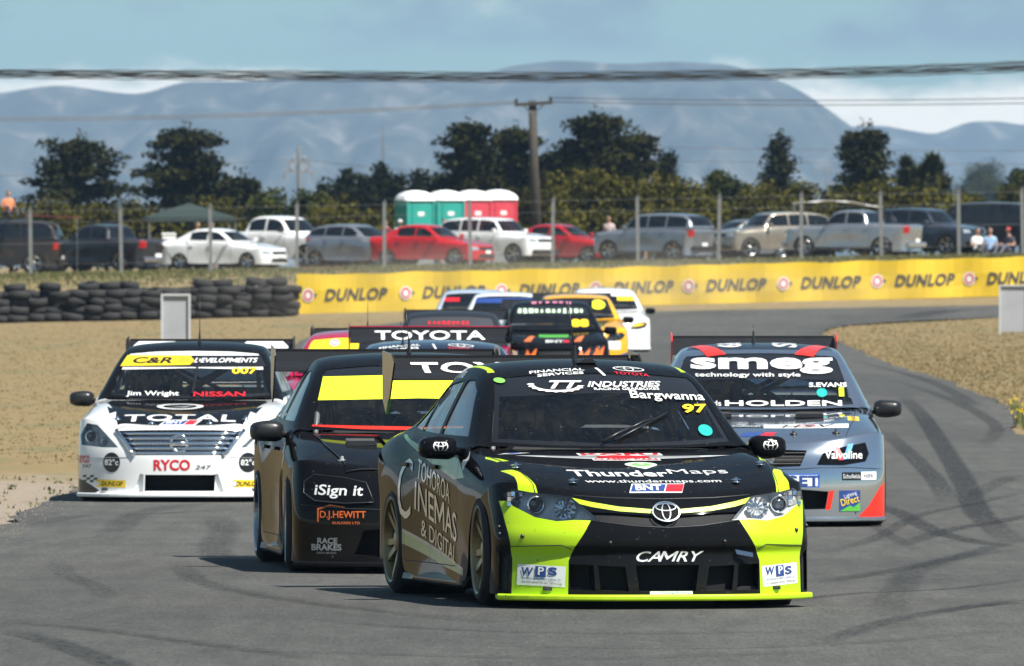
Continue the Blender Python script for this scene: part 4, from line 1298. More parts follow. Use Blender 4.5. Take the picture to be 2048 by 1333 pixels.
# ------------------------------------------------------------------ the lime and black car in front
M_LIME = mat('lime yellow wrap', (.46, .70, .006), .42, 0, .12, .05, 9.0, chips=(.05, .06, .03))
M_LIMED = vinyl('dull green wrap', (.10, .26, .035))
M_BRONZE = mat('bronze wheel paint', (.27, .205, .10), .34, .6, .2, .12, 10)
def hero_car():
    c = Race('race_car', (0.45, 71.55, 0.0), R(11), 'black and lime green race saloon leading the pack, number 97 on its windscreen', m_rim=M_BRONZE, steer=R(-3),
             shell=dict(hoodgap=False, nose=[(.085, 0), (.15, .0), (.25, -.004), (.325, -.012), (.365, .012), (.43, .016), (.485, -.012), (.55, -.05), (.61, -.09), (.655, -.145)], nose_crease={3: .35, 4: .5, 6: .4}), splitter_m=M_LIME, plate_m=mat('bronze film', (.13, .10, .065), .16, .8, .5, .2, 5), tip_m=M_GREENV)
    # headlights first, then paint
    c.headlight([(-.385, .512), (-.52, .516), (-.62, .508), (-.73, .530), (-.835, .592), (-.875, .655), (-.83, .690), (-.74, .672), (-.53, .648)], mat('headlight housing', (.80, .81, .83), .45, .1, 0, .3, 25),
                [('projector', -.715, .600, .042, .03), ('bowl', -.565, .578, .066, .020), ('block', -.805, .632, .058, .022)])
    c.zone(M_LIME, [(-.425, .530), (-.47, .455), (-.53, .36), (-.560, .28), (-.565, .05), (-.852, .05), (-.845, .29), (-.862, .40), (-.895, .62), (-.80, .62)], 'front', front_f, True)
    c.zone(M_LIME, [(-.525, .642), (-.42, .618), (-.27, .592), (-.075, .576), (-.075, .553), (-.27, .566), (-.42, .590), (-.505, .612)], 'front', front_f, True)
    c.zone(M_LIME, [(-.812, -1.0), (-.745, -1.38), (-.80, -1.30), (-.822, -1.06)], 'top', up_f, True)
    c.zone(M_LIME, [(-.830, -1.56), (-.775, -1.62), (-.735, -1.76), (-.700, -2.05), (-.80, -1.95), (-.795, -1.80)], 'top', up_f, True)
    c.zone(M_LIME, [(-.625, -.16), (-.568, -.16), (-.56, .10), (-.57, .45), (-.585, .80), (-.605, .80), (-.598, .4), (-.592, .1)], 'top', up_f, True, True)
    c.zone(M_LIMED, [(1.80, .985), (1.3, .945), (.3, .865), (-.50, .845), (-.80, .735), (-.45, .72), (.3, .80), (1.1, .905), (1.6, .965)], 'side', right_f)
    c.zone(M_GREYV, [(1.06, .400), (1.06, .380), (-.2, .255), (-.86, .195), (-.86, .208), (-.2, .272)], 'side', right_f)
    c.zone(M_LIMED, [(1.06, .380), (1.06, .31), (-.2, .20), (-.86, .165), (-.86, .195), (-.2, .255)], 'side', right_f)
    # air openings
    c.opening('grille', [(-.185, .257), (-.165, .105), (.165, .105), (.185, .257)], .09)
    c.opening('grille', [(-.400, .255), (-.385, .110), (-.225, .108), (-.245, .248)], .07, sym=True)
    c.opening('air_duct', [(-.555, .262), (-.552, .112), (-.415, .110), (-.425, .258)], .14, floor=M_DARK, sym=True)
    c.opening('grille', [(-.40, .508), (-.2, .486), (0, .478), (.2, .486), (.40, .508), (.44, .560), (.3, .555), (.1, .540), (0, .535), (-.1, .540), (-.3, .555), (-.44, .560)], .016, M_MESH, M_BLACK, shrink=.99)
    c.opening('air_duct', [(-.905, .34), (-.908, .10), (-.862, .085), (-.862, .30)], .05, floor=M_DARK, sym=True)
    # front lettering
    B = M_WHITE
    c.text('CAMRY', (.015, .307), .395, .062, B, shear=.35, bold=.012)
    c.emblem((-.002, .552), .165, M_CHROME, off=.022, name='badge')
    c.seam([(-.52, .655), (-.3, .640), (0, .634), (.3, .640), (.52, .655)]); c.seam([(-.43, .512), (-.2, .482), (0, .472), (.2, .482), (.43, .512)]); c.seam([(-.86, .36), (-.60, .372), (-.545, .345)], .0025, M_DARK, sym=True)
    c.seam([(-.715, -2.02), (-.745, -1.7), (-.775, -1.4), (-.80, -1.05)], .003, M_SEAM_GLINT, 'top', sym=True)
    c.flat(ell2d(.070, .047), (-.002, .552), mat('badge black', (.008, .008, .009), .6, 0, 0, .1, 9, spec=.05), off=.014, name='badge_back')
    for sx in (-1, 1):
        x = sx * .70
        rot = -3 if sx < 0 else 4
        s_ = c.rect((x, .195), .245, .120, M_WHITE, rot=rot)
        s_.name = 'sticker'
        c.text('W', (x - .072, .218), .060, .048, M_NAVY, shear=.1, bold=.03, off=.004, rot=rot)
        c.rect((x - .005, .218), .055, .062, M_NAVY, off=.0045, rot=rot)
        c.text('P', (x - .002, .222), .030, .046, M_WHITE, bold=.02, off=.006, rot=rot)
        c.text('S', (x + .056, .220), .048, .048, M_NAVY, shear=.0, bold=.03, off=.004, rot=rot)
        c.text('WHITIANGA PLUMBING SUPPLIES LTD.', (x + .002, .175), .200, .012, M_NAVY, off=.004, rot=rot)
        c.text('32 Campbell Street, Whitianga', (x + .004, .152), .205, .016, M_BLKV, off=.004, rot=rot)
    c.rect((.02, .098), .25, .018, M_WHITE, off=.004)
    c.text('Whitianga Plumbing', (.04, .098), .17, .012, M_BLUE, off=.006)
    # bonnet
    c.text('Thunder', (-.175, -1.755), .585, .165, B, 'top', bold=.022, warp=lambda x, y: (x, y - .02 * x * x * 4))
    c.text('Maps', (.300, -1.735), .345, .165, B, 'top', bold=.0, warp=lambda x, y: (x, y - .05 * x))
    c.text('www.thundermaps.com', (-.010, -1.960), .80, .075, B, 'top', bold=.008)
    c.flat(poly2d([(-.0, -.12)] + [(.095 * math.cos(t), .075 * math.sin(t) + .02) for t in [R(-30 + 240 * q / 16) for q in range(17)]]), (.015, -1.505), mat('pale green vinyl', (.62, .82, .60), .35), 'top')
    c.flat(ell2d(.055, .045), (.015, -1.49), vinyl('leaf green vinyl', (.22, .62, .10)), 'top', off=.004)
    c.flat(ell2d(.02, .02), (.015, -1.49), B, 'top', off=.006)
    c.rect((-.012, -2.075), .31, .150, B, 'top', sk=.022); c.rect((-.062, -2.075), .195, .115, M_NAVY, 'top', sk=.018, off=.004)
    c.text('BNT', (-.062, -2.075), .165, .09, B, 'top', shear=.2, bold=.03, off=.006); c.rect((.092, -2.075), .10, .12, M_RED, 'top', sk=.018, off=.004)
    # winged emblem at the bonnet's rear edge
    for sx in (-1, 1):
        c.flat(poly2d([(0, -.055), (sx * .16, -.075), (sx * .52, -.035), (sx * .64, .0), (sx * .50, .02), (sx * .15, .03), (0, .03)]), (-.04, -1.225), mat('silver grey vinyl', (.48, .50, .50), .4), 'top')
        for k in range(3):
            c.flat(poly2d([(sx * .12, -.05 + k * .028), (sx * .46, -.03 + k * .014), (sx * .46, -.026 + k * .014), (sx * .12, -.044 + k * .028)]), (-.04, -1.225), M_SAT, 'top', off=.004)
    c.flat(ell2d(.16, .06), (-.04, -1.24), M_RED, 'top', off=.005)
    c.text('KOPU', (-.04, -1.135), .46, .075, M_RED, 'top', bold=.03, off=.006); c.rect((-.04, -1.135), .50, .10, B, 'top', off=.004)
    c.rect((-.04, -1.330), .40, .075, B, 'top', off=.004); c.text('CLASSIC CARS', (-.04, -1.330), .38, .055, M_RED, 'top', bold=.02, off=.006)
    c.flat(poly2d([(-.10, .02), (.10, .045), (-.02, -.05)]), (-.655, -1.10), B, 'top'); c.flat(poly2d([(-.05, .012), (.05, .025), (-.01, -.03)]), (-.66, -1.10), M_BLUE, 'top', off=.004)
    # bonnet pins
    for x, y in ((-.75, -1.62), (.70, -1.60), (-.49, -2.00), (.47, -2.00)):
        h = c.bl.ray_cast(Vector((x, y, 3)), Vector((0, 0, -1)))
        m = MB(); z = h[0].z
        m.lathe([(z, .0), (z + .006, .024), (z + .01, .024), (z + .012, .012), (z + .035, .008), (z + .036, 0)], 'z', 14, (x, y, 0)); m.tube([(x - .03, y - .01, z + .022), (x, y, z + .026), (x + .03, y + .01, z + .022), (x + .03, y + .025, z + .02)], .004, 5)
        m.obj('bonnet_pin', M_CHROME, c.car, True)
    # screws in the bumper, the tow strap
    for x, z in ((-.335, .385), (.335, .39), (-.80, .42), (.815, .45), (-.905, .47), (-.905, .43), (.905, .47)):
        h = c.bl.ray_cast(Vector((x, -8, z)), Vector((0, 1, 0)))
        if h[0]: MB().lathe([(-.012, 0), (-.012, .010), (0, .013)], 'y', 10, (x, h[0].y, z)).obj('fixing_screw', M_SAT, c.car, True)
    h = c.bl.ray_cast(Vector((.45, -8, .33)), Vector((0, 1, 0)))
    m = MB(); m.prism([(.40, .345), (.505, .325), (.505, .300), (.41, .318)], 'y', h[0].y - .035, h[0].y - .025); m.box((.42, h[0].y - .012, .33), (.02, .04, .02))
    m.obj('tow_strap', mat('blue webbing', (.05, .09, .16), .8), c.car)
    # roof
    c.text('FINANCIAL', (-.215, -.125), .33, .050, B, 'top', bold=.02, shear=.1); c.text('SERVICES', (-.205, -.190), .28, .042, B, 'top', bold=.02, shear=.1)
    c.flat(poly2d([(-.006, -.085), (.012, -.085), (-.012, .06), (-.03, .06)]), (.05, -.15), B, 'top')
    c.emblem((.225, -.095), .19, B, 'top', k=.55); c.text('TOYOTA', (.225, -.190), .21, .045, M_RED, 'top', bold=.015)
    c.antenna(-.03, .25, .36, .035)
    m = MB(); m.prism([(-.06, 1.40), (.06, 1.40), (.02, 1.425), (-.02, 1.425)], 'y', .0, .10); m.obj('roof_vent', M_SAT, c.car)
    # the side
    S = 'rightside'
    g = paint('pale grey lettering', (.55, .55, .53), .25)
    def slope(x, y): return (x, y - .13 * x)
    c.text('TOHOROA', (.18, .700), 1.05, .115, g, S, bold=.0, warp=slope, off=.004); c.text('C', (1.02, .640), .36, .36, g, S, bold=-.005, off=.004)
    c.text('INEMAS', (.06, .520), 1.35, .17, g, S, bold=.005, warp=slope, off=.004); c.text('& DIGITAL', (-.02, .345), 1.15, .10, g, S, bold=.0, warp=slope, off=.004)
    c.text('Mika', (.62, 1.335), .24, .06, B, S, shear=.3); c.rect((-.70, .83), .09, .08, B, S, rot=-30)
    # windscreen
    ban = [(-.645, 1.205), (0, 1.232), (.645, 1.205), (.62, 1.34), (0, 1.38), (-.62, 1.34)]
    c.finish([(M_BLKV, ban), (M_BLKV, [(-.74, .90), (0, .90), (0, .935), (-.70, .965)]), (M_BLKV, [(.74, .90), (.70, .965), (0, .935), (0, .90)]),
              (M_BLKV, [(-.74, .9), (-.685, .94), (-.595, 1.22), (-.66, 1.22)]), (M_BLKV, [(.74, .9), (.66, 1.22), (.595, 1.22), (.685, .94)])])
    c.text('TT', (-.20, 1.270), .20, .046, B, shear=.45, bold=.03, off=.006); c.text('INDUSTRIES', (.15, 1.272), .46, .032, B, shear=.4, bold=.02, off=.006)
    c.text('RACING GEARBOXES', (.155, 1.245), .40, .014, B, bold=.015, off=.006)
    gear = []
    for q in range(22):
        t = R(165 + 190 * q / 21); rr = .145 if q % 2 else .130
        gear.append((rr * 1.15 * math.cos(t), rr * .30 * math.sin(t)))
    gear += [(.11 * 1.15 * math.cos(R(165 + 190 * q / 12)), .11 * .27 * math.sin(R(165 + 190 * q / 12)) ) for q in range(12, -1, -1)]
    c.flat(poly2d(gear), (-.26, 1.268), B, off=.005)
    c.text('Bargwanna', (.395, 1.200), .47, .060, B, bold=.012, off=.006, rot=-2); c.text('97', (.545, 1.130), .165, .050, M_YEL, bold=.03, off=.006, shear=.1)
    c.flat(ell2d(.046, .033), (.565, 1.005), vinyl('teal sticker', (.02, .36, .33)), off=.005)
    c.flat(ell2d(.03, .015), (-.565, 1.295), vinyl('leaf green vinyl', (.22, .62, .10)), off=.005)
    # wiper
    def onws(x, z, o=.02):
        h = c.bg.ray_cast(Vector((x, -8, z)), Vector((0, 1, 0))); return h[0] + h[1] * (o if h[1].y < 0 else -o)
    m = MB(); m.tube([onws(-.10, .93, .02), onws(.0, .965, .035), onws(.18, 1.035, .03)], [.011, .009, .006], 6); m.tube([onws(-.02, .945, .012), onws(.16, 1.02, .014), onws(.35, 1.10, .012)], .007, 6)
    m.tube([onws(.05, .985, .03), onws(.17, 1.03, .035), onws(.25, 1.062, .02)], .007, 6)
    m.obj('wiper', M_SAT, c.car, True)
    c.emblem2 = None
    # emblems on the mirror caps
    for sx in (-1, 1):
        o = empty('emblem'); bpy.data.objects.remove(o)
        sh = join2d(ring2d(.045, .036, .007), ring2d(.018, .032, .006), ring2d(.036, .016, .006, 28, 0, .014))
        V = [(sx * .99 + x, -.545 + .04 * (y / .036) ** 2 * .5 + .0, .915 + y) for x, y in sh[0]]
        mesh_obj('emblem', V, sh[1], M_WHITE, c.car)
    # wing lettering, seen on the upper face
    sh = text2d('TOYOTA', 1.16, .15, 0, .02)
    def wz(y): return 1.285 + (.022 + (y - .04) * .33 if y < .14 else .055 + (y - .14) * .54)
    V = []; F = sh[1]
    bm = bmesh.new(); vs = [bm.verts.new((x, y, 0)) for x, y in sh[0]]
    for f in F: bm.faces.new([vs[i] for i in f])
    for t in (-.05, 0, .04): bmesh.ops.bisect_plane(bm, geom=bm.verts[:] + bm.edges[:] + bm.faces[:], dist=1e-6, plane_co=(0, t, 0), plane_no=(0, 1, 0))
    for v in bm.verts: yy = .14 + v.co.y; v.co = Vector((v.co.x - .04, 2.22 + yy, wz(yy) + .006))
    bm_obj('lettering', bm, B, c.wing)
    helmet_driver(c.car, 'helmeted driver gripping the wheel of the black and lime car', (.05, .012, .012), (.02, .02, .025))
    return c
hero = hero_car()
# ------------------------------------------------------------------ the rest of the field
M_FLUO = vinyl('fluorescent yellow film', (.80, .92, .03))
M_REDF = vinyl('signal red film', (.78, .03, .015))
def gzl(x, y): return gz(x, y)
VE = dict(a=1.45, U=2.40, V=2.42, w=.935, zn=.665, zh=.755, bow=.36)
NI = dict(a=1.40, U=2.35, V=2.42, w=.93, zn=.675, zh=.76, bow=.44)
def pins(c, pts, m=None):
    for x, y in pts:
        h = c.bl.ray_cast(Vector((x, y, 3)), Vector((0, 0, -1)))
        if h[0] is None: continue
        z = h[0].z
        MB().lathe([(z - .004, .03), (z + .006, .03), (z + .010, .012), (z + .03, .009), (z + .031, 0)], 'z', 14, (x, y, 0)).obj('bonnet_pin', m or M_CHROME, c.car, True)
def vents(c, pts, w=.20, d=.16):
    for x, y in pts:
        h = c.bl.ray_cast(Vector((x, y, 3)), Vector((0, 0, -1)))
        if h[0] is None: continue
        m = MB(); z = h[0].z
        rot = Matrix.Rotation(R(-9), 3, 'X')
        m.box((x, y, z), (w, d, .03), rot)
        for k in range(5): m.box((x, y - d / 2 + d * (k + .5) / 5, z + .02 + (d / 2 - d * (k + .5) / 5) * -.15), (w * .92, .012, .02), Matrix.Rotation(R(-40), 3, 'X'))
        m.obj('bonnet_vent', M_SAT, c.car)

def black_saloon():
    y = 80.2; x = -.66
    rim = mat('dark chrome alloy', (.30, .32, .35), .2, .95, 0, .1, 12)
    c = Race('race_car', (x, y, gzl(x, y)), R(5), 'all black race saloon with yellow sun strip just behind the leading car', shell=dict(VE, hoodgap=False), m_rim=rim, steer=R(-3), mirror_m=M_SAT, wing_z=.0,
             plate_m=mat('bare alloy plate', (.42, .38, .32), .3, .8, 0, .1, 6))
    # blank panels where road lamps would sit: raised slightly, with a pale painted highlight along the seam round them
    lamp = [(-.435, .470), (-.62, .462), (-.80, .478), (-.865, .53), (-.86, .60), (-.80, .645), (-.62, .625), (-.48, .595)]
    for q in (lamp, mirror(lamp)):
        fs = cut(c.L, q, 'front', front_f); cx = sum(v[0] for v in q) / len(q); cz = sum(v[1] for v in q) / len(q)
        if fs:
            split(c.L, fs, 'headlamp_cover', [M_BLACK], c.car, .010, False, True, 0)
    bon = [(-.60, -2.20), (-.3, -2.26), (0, -2.275), (.3, -2.26), (.60, -2.20), (.70, -1.6), (.73, -1.02), (-.73, -1.02), (-.70, -1.6)]
    split(c.L, cut(c.L, bon, 'top', up_f), 'bonnet', [M_BLACK], c.car, .010, False, True, 0)
    bulge = [(-.26, -2.16), (.26, -2.16), (.34, -1.1), (-.34, -1.1)]
    split(c.L, cut(c.L, bulge, 'top', up_f), 'bonnet_bulge', [M_BLACK], c.car, .028, False, True, 0)
    c.opening('grille', [(-.24, .475), (.24, .475), (.29, .60), (0, .612), (-.29, .60)], .05)
    c.opening('grille', [(-.30, .12), (.30, .12), (.34, .30), (-.34, .30)], .10)
    c.opening('air_duct', [(-.56, .13), (-.40, .12), (-.40, .30), (-.50, .29)], .14, floor=M_DARK, sym=True)
    c.seam(lamp + lamp[:1], .0035, None, off=.010, sym=True); c.seam([(-.925, .455), (-.80, .445), (-.60, .43), (-.40, .425), (0, .42), (.40, .425), (.8, .445)], .003); c.seam([(-.60, -2.20), (-.70, -1.6), (-.73, -1.02)], .004, None, 'top', off=.008, sym=True); c.seam([(-.60, -2.20), (-.3, -2.26), (0, -2.275), (.3, -2.26), (.6, -2.20)], .004, None, 'top', off=.008)
    c.text('iSign it', (-.650, .535), .300, .088, M_WHITE, shear=.12, bold=.016, rot=-1, off=.014)
    c.text('D.J.HEWITT', (-.630, .385), .285, .058, M_ORAV, bold=.012); c.text('BUILDERS LTD', (-.610, .338), .17, .016, M_ORAV, bold=.01)
    c.flat(poly2d([(-.15, -.045), (-.14, -.045), (-.14, .035), (-.07, .058), (.02, .048), (.02, .054), (-.07, .068), (-.15, .043)]), (-.64, .388), M_ORAV)
    c.text('RACE', (-.727, .222), .125, .038, M_GREYV, bold=.03, shear=.05); c.text('BRAKES', (-.732, .180), .185, .042, M_GREYV, bold=.035); c.text('DBOU BRAKES', (-.732, .144), .12, .012, M_GREYV)
    vents(c, [(-.46, -1.52), (.46, -1.52)]); pins(c, [(-.62, -2.05), (.62, -2.05)], M_STEEL)
    S = 'rightside'
    c.rect((-.62, .80), .10, .06, M_BLKV, S); c.text('LUBE', (-.62, .82), .09, .03, M_ORAV, S); c.rect((-.74, .71), .15, .10, vinyl('khaki yellow vinyl', (.50, .46, .10)), S, rot=-8)
    c.rect((-.62, .775), .10, .025, M_WHITE, S)
    c.finish([(M_FLUO, [(-.74, 1.112), (0, 1.128), (.74, 1.112), (.70, 1.265), (0, 1.282), (-.70, 1.265)]), (M_REDF, [(-.78, .88), (.78, .88), (.74, .955), (0, .942), (-.74, .955)]), (M_BLKV, [(-.70, 1.265), (0, 1.282), (.70, 1.265), (.66, 1.36), (-.66, 1.36)])])
    c.antenna(0, .3, .3)
    sh = [[(0, .955), (0, 1.0)]]
    # rear wing seen over the roof carries a thin pale edge
    helmet_driver(c.car, 'driver in dark helmet inside the all black car', (.03, .03, .035), (.03, .03, .04))
    return c
def white_saloon():
    x, y = -2.87, 109.33
    W = paint('white gloss paint', (.80, .81, .80), .2)
    c = Race('race_car', (x, y, gzl(x, y)), R(-2), 'white race saloon with black bonnet and chrome grille at the left edge of the track', shell=dict(NI, hoodgap=False), paintm=W, roofm=M_BLACK, m_rim=M_ALU, splitter_m=W,
             wing_m=M_SAT, mirror_m=M_SAT, wing_z=.0, wingspan=.76)
    c.headlight([(-.545, .492), (-.69, .492), (-.895, .512), (-.905, .60), (-.845, .705), (-.745, .690), (-.65, .60)], mat('headlight housing', (.30, .31, .33), .2, .85, 0, .4, 25),
                [('projector', -.80, .585, .045, .03), ('bowl', -.70, .545, .04, .035), ('bowl', -.84, .645, .035, .03)])
    # black bonnet with white flames licking in from the wings
    bon = [(-.69, -.90), (-.72, -1.15), (-.645, -1.55), (-.70, -1.45), (-.655, -1.80), (-.60, -1.70), (-.585, -2.00), (-.56, -2.13), (-.3, -2.175), (0, -2.185), (.3, -2.175), (.56, -2.13), (.585, -2.00), (.60, -1.70), (.655, -1.80), (.70, -1.45), (.645, -1.55), (.72, -1.15), (.69, -.90)]
    c.zone(M_BLACK, bon, 'top', up_f)
    c.zone(M_BLKV, [(-.93, .05), (-.82, .05), (-.72, .11), (-.80, .16), (-.93, .22)], 'front', front_f, True)
    # grille: chrome frame, black throat, chrome bars, badge
    G0 = [(-.555, .640), (-.3, .648), (0, .650), (.3, .648), (.555, .640), (.50, .56), (.40, .425), (-.40, .425), (-.50, .56)]
    c.opening('grille', G0, .05, M_ALU, M_CHROME, shrink=.99)
    for (z, hw, r_) in ((.615, .52, .017), (.572, .485, .019), (.528, .455, .019), (.485, .42, .019), (.443, .385, .016)):
        pts = []
        for k in range(9):
            xx = -hw + 2 * hw * k / 8; h = c.bl.ray_cast(Vector((xx, -8, z)), Vector((0, 1, 0))); pts.append((xx, h[0].y + .018, z))
        MB().tube(pts, r_, 8).obj('grille_bar', M_CHROME, c.car, True)
    for sx in (-1, 1):
        pts = []
        for xx, z in ((.57, .645), (.50, .56), (.43, .46), (.39, .425)):
            h = c.bl.ray_cast(Vector((sx * xx, -8, z)), Vector((0, 1, 0))); pts.append((sx * xx, h[0].y - .004, z))
        MB().tube(pts, .020, 8).obj('grille_surround', M_CHROME, c.car, True)
    h = c.bl.ray_cast(Vector((0, -8, .53)), Vector((0, 1, 0)))
    m = MB(); m.lathe([(-.02, .062), (-.03, .075), (-.02, .085), (0, .085)], 'y', 28, (0, h[0].y, .53)); m.box((0, h[0].y - .025, .53), (.20, .02, .032)); m.obj('badge', M_CHROME, c.car, True)
    c.opening('grille', [(-.305, .108), (.315, .108), (.320, .252), (-.300, .252)], .10)
    for q in ([(-.40, .10), (-.32, .10), (-.315, .255), (-.345, .262)],): c.opening('bumper_scoop', q, .03, W, W, True)
    c.seam([(-.90, .405), (-.70, .40), (-.45, .405)], .0025, M_GREYV, sym=True); c.seam([(-.56, -2.15), (-.3, -2.195), (0, -2.205), (.3, -2.195), (.56, -2.15)], .003, M_SAT, 'top')
    c.text('RYCO', (-.062, .338), .325, .098, M_RED, bold=.035); c.text('247', (.215, .318), .14, .034, M_SAT, shear=.2)
    for sx in (-1, 1):
        c.flat(ell2d(.078, .088), (sx * .605, .360), M_BLKV); c.text('82\u00b0c', (sx * .605, .362), .125, .055, M_WHITE, bold=.02, off=.005)
        c.rect((sx * .615, .172), .275, .066, M_YEL, rot=-1); c.text('DUNLOP', (sx * .60, .172), .20, .040, M_BLKV, shear=.25, bold=.015, off=.005)
        c.flat(ell2d(.02, .02), (sx * .615 - .122, .172), M_WHITE, off=.005)
    c.text('RYCO', (-.862, .385), .10, .07, M_RED, bold=.03); c.text('247', (-.84, .325), .09, .03, M_SAT, shear=.2)
    for k in range(3):
        for j in range(4):
            if (k + j) % 2 == 0: c.rect((-.86 + j * .035, .235 - k * .022), .034, .020, M_BLKV, sk=.004)
    c.text('TOTAL', (-.012, -1.955), 1.0, .26, M_WHITE, 'top', bold=.02, space=1.1, warp=lambda x, y: (x, y - .18 * x * x + .03)); c.flat(ring2d(.21, .17, .055, ty=.045), (-.05, -1.36), M_WHITE, 'top')
    c.flat(poly2d([(-.10, -.05), (.12, .06), (.06, -.06)]), (-.05, -1.36), M_GREYV, 'top')
    c.rect((0, -2.10), .32, .17, M_WHITE, 'top', sk=.03); c.rect((-.05, -2.10), .19, .12, M_NAVY, 'top', sk=.02, off=.004); c.text('BNT', (-.05, -2.10), .16, .09, M_WHITE, 'top', shear=.2, bold=.03, off=.006); c.rect((.095, -2.10), .085, .13, M_RED, 'top', sk=.02, off=.004)
    pins(c, [(-.57, -2.0), (.57, -2.0), (-.26, -2.12), (.26, -2.12)])
    c.finish([(M_WHITE, [(-.74, 1.170), (0, 1.188), (.74, 1.170), (.66, 1.326), (0, 1.338), (-.66, 1.326)]), (M_BLKV, [(-.78, .88), (.78, .88), (.74, .962), (0, .945), (-.74, .962)]), (M_BLKV, [(-.66, 1.33), (0, 1.341), (.66, 1.33), (.62, 1.36), (-.62, 1.36)])])
    c.flat(poly2d([(-.655, 1.195), (.66, 1.195), (.600, 1.292), (-.600, 1.292)]), (0, 0), M_BLKV, off=.004); c.flat(poly2d([(-.655, 1.195), (-.02, 1.208), (.02, 1.245), (-.03, 1.293), (-.600, 1.292)]), (0, 0), M_YEL, off=.006)
    c.text('C&R', (-.36, 1.247), .36, .055, M_BLKV, shear=.25, bold=.03, off=.008); c.text('DEVELOPMENTS', (.30, 1.246), .56, .040, M_WHITE, shear=.25, bold=.015, off=.008)
    c.flat(poly2d([(-.10, -.03), (-.04, .0), (-.06, .03), (.01, .015), (.06, .035), (.05, .0), (.09, -.03), (.0, -.02)]), (-.07, 1.255), mat('amber vinyl', (.70, .36, .02), .4), off=.008)
    c.text('007', (.475, 1.155), .22, .058, M_YEL, bold=.03, off=.007)
    c.text('Jim Wright', (-.33, .948), .48, .052, M_WHITE, bold=.015, off=.007); c.text('NISSAN', (.27, .948), .46, .042, M_RED, bold=.015, off=.007)
    h = c.bg.ray_cast(Vector((.03, -8, .95)), Vector((0, 1, 0))); h2 = c.bg.ray_cast(Vector((.06, -8, 1.28)), Vector((0, 1, 0)))
    m = MB(); m.tube([h[0] + Vector((0, -.02, 0)), h2[0] + Vector((0, -.02, .0))], [.014, .009], 6); m.obj('wiper', M_SAT, c.car)
    c.antenna(.03, .2, .42, 0)
    for sx in (-1, 1): mesh_obj('lettering', [(sx * .50 + .24 * a, 2.22 + .12 + b, 1.285 + .05 + (b + .06) * .45 + .008) for a, b in ((-1, -.06), (1, -.06), (.7, .08), (-.7, .08))], [(0, 1, 2, 3)], M_WHITE, c.wing)
    helmet_driver(c.car, 'driver in dark blue helmet inside the white car', (.02, .03, .08), (.03, .03, .05))
    return c
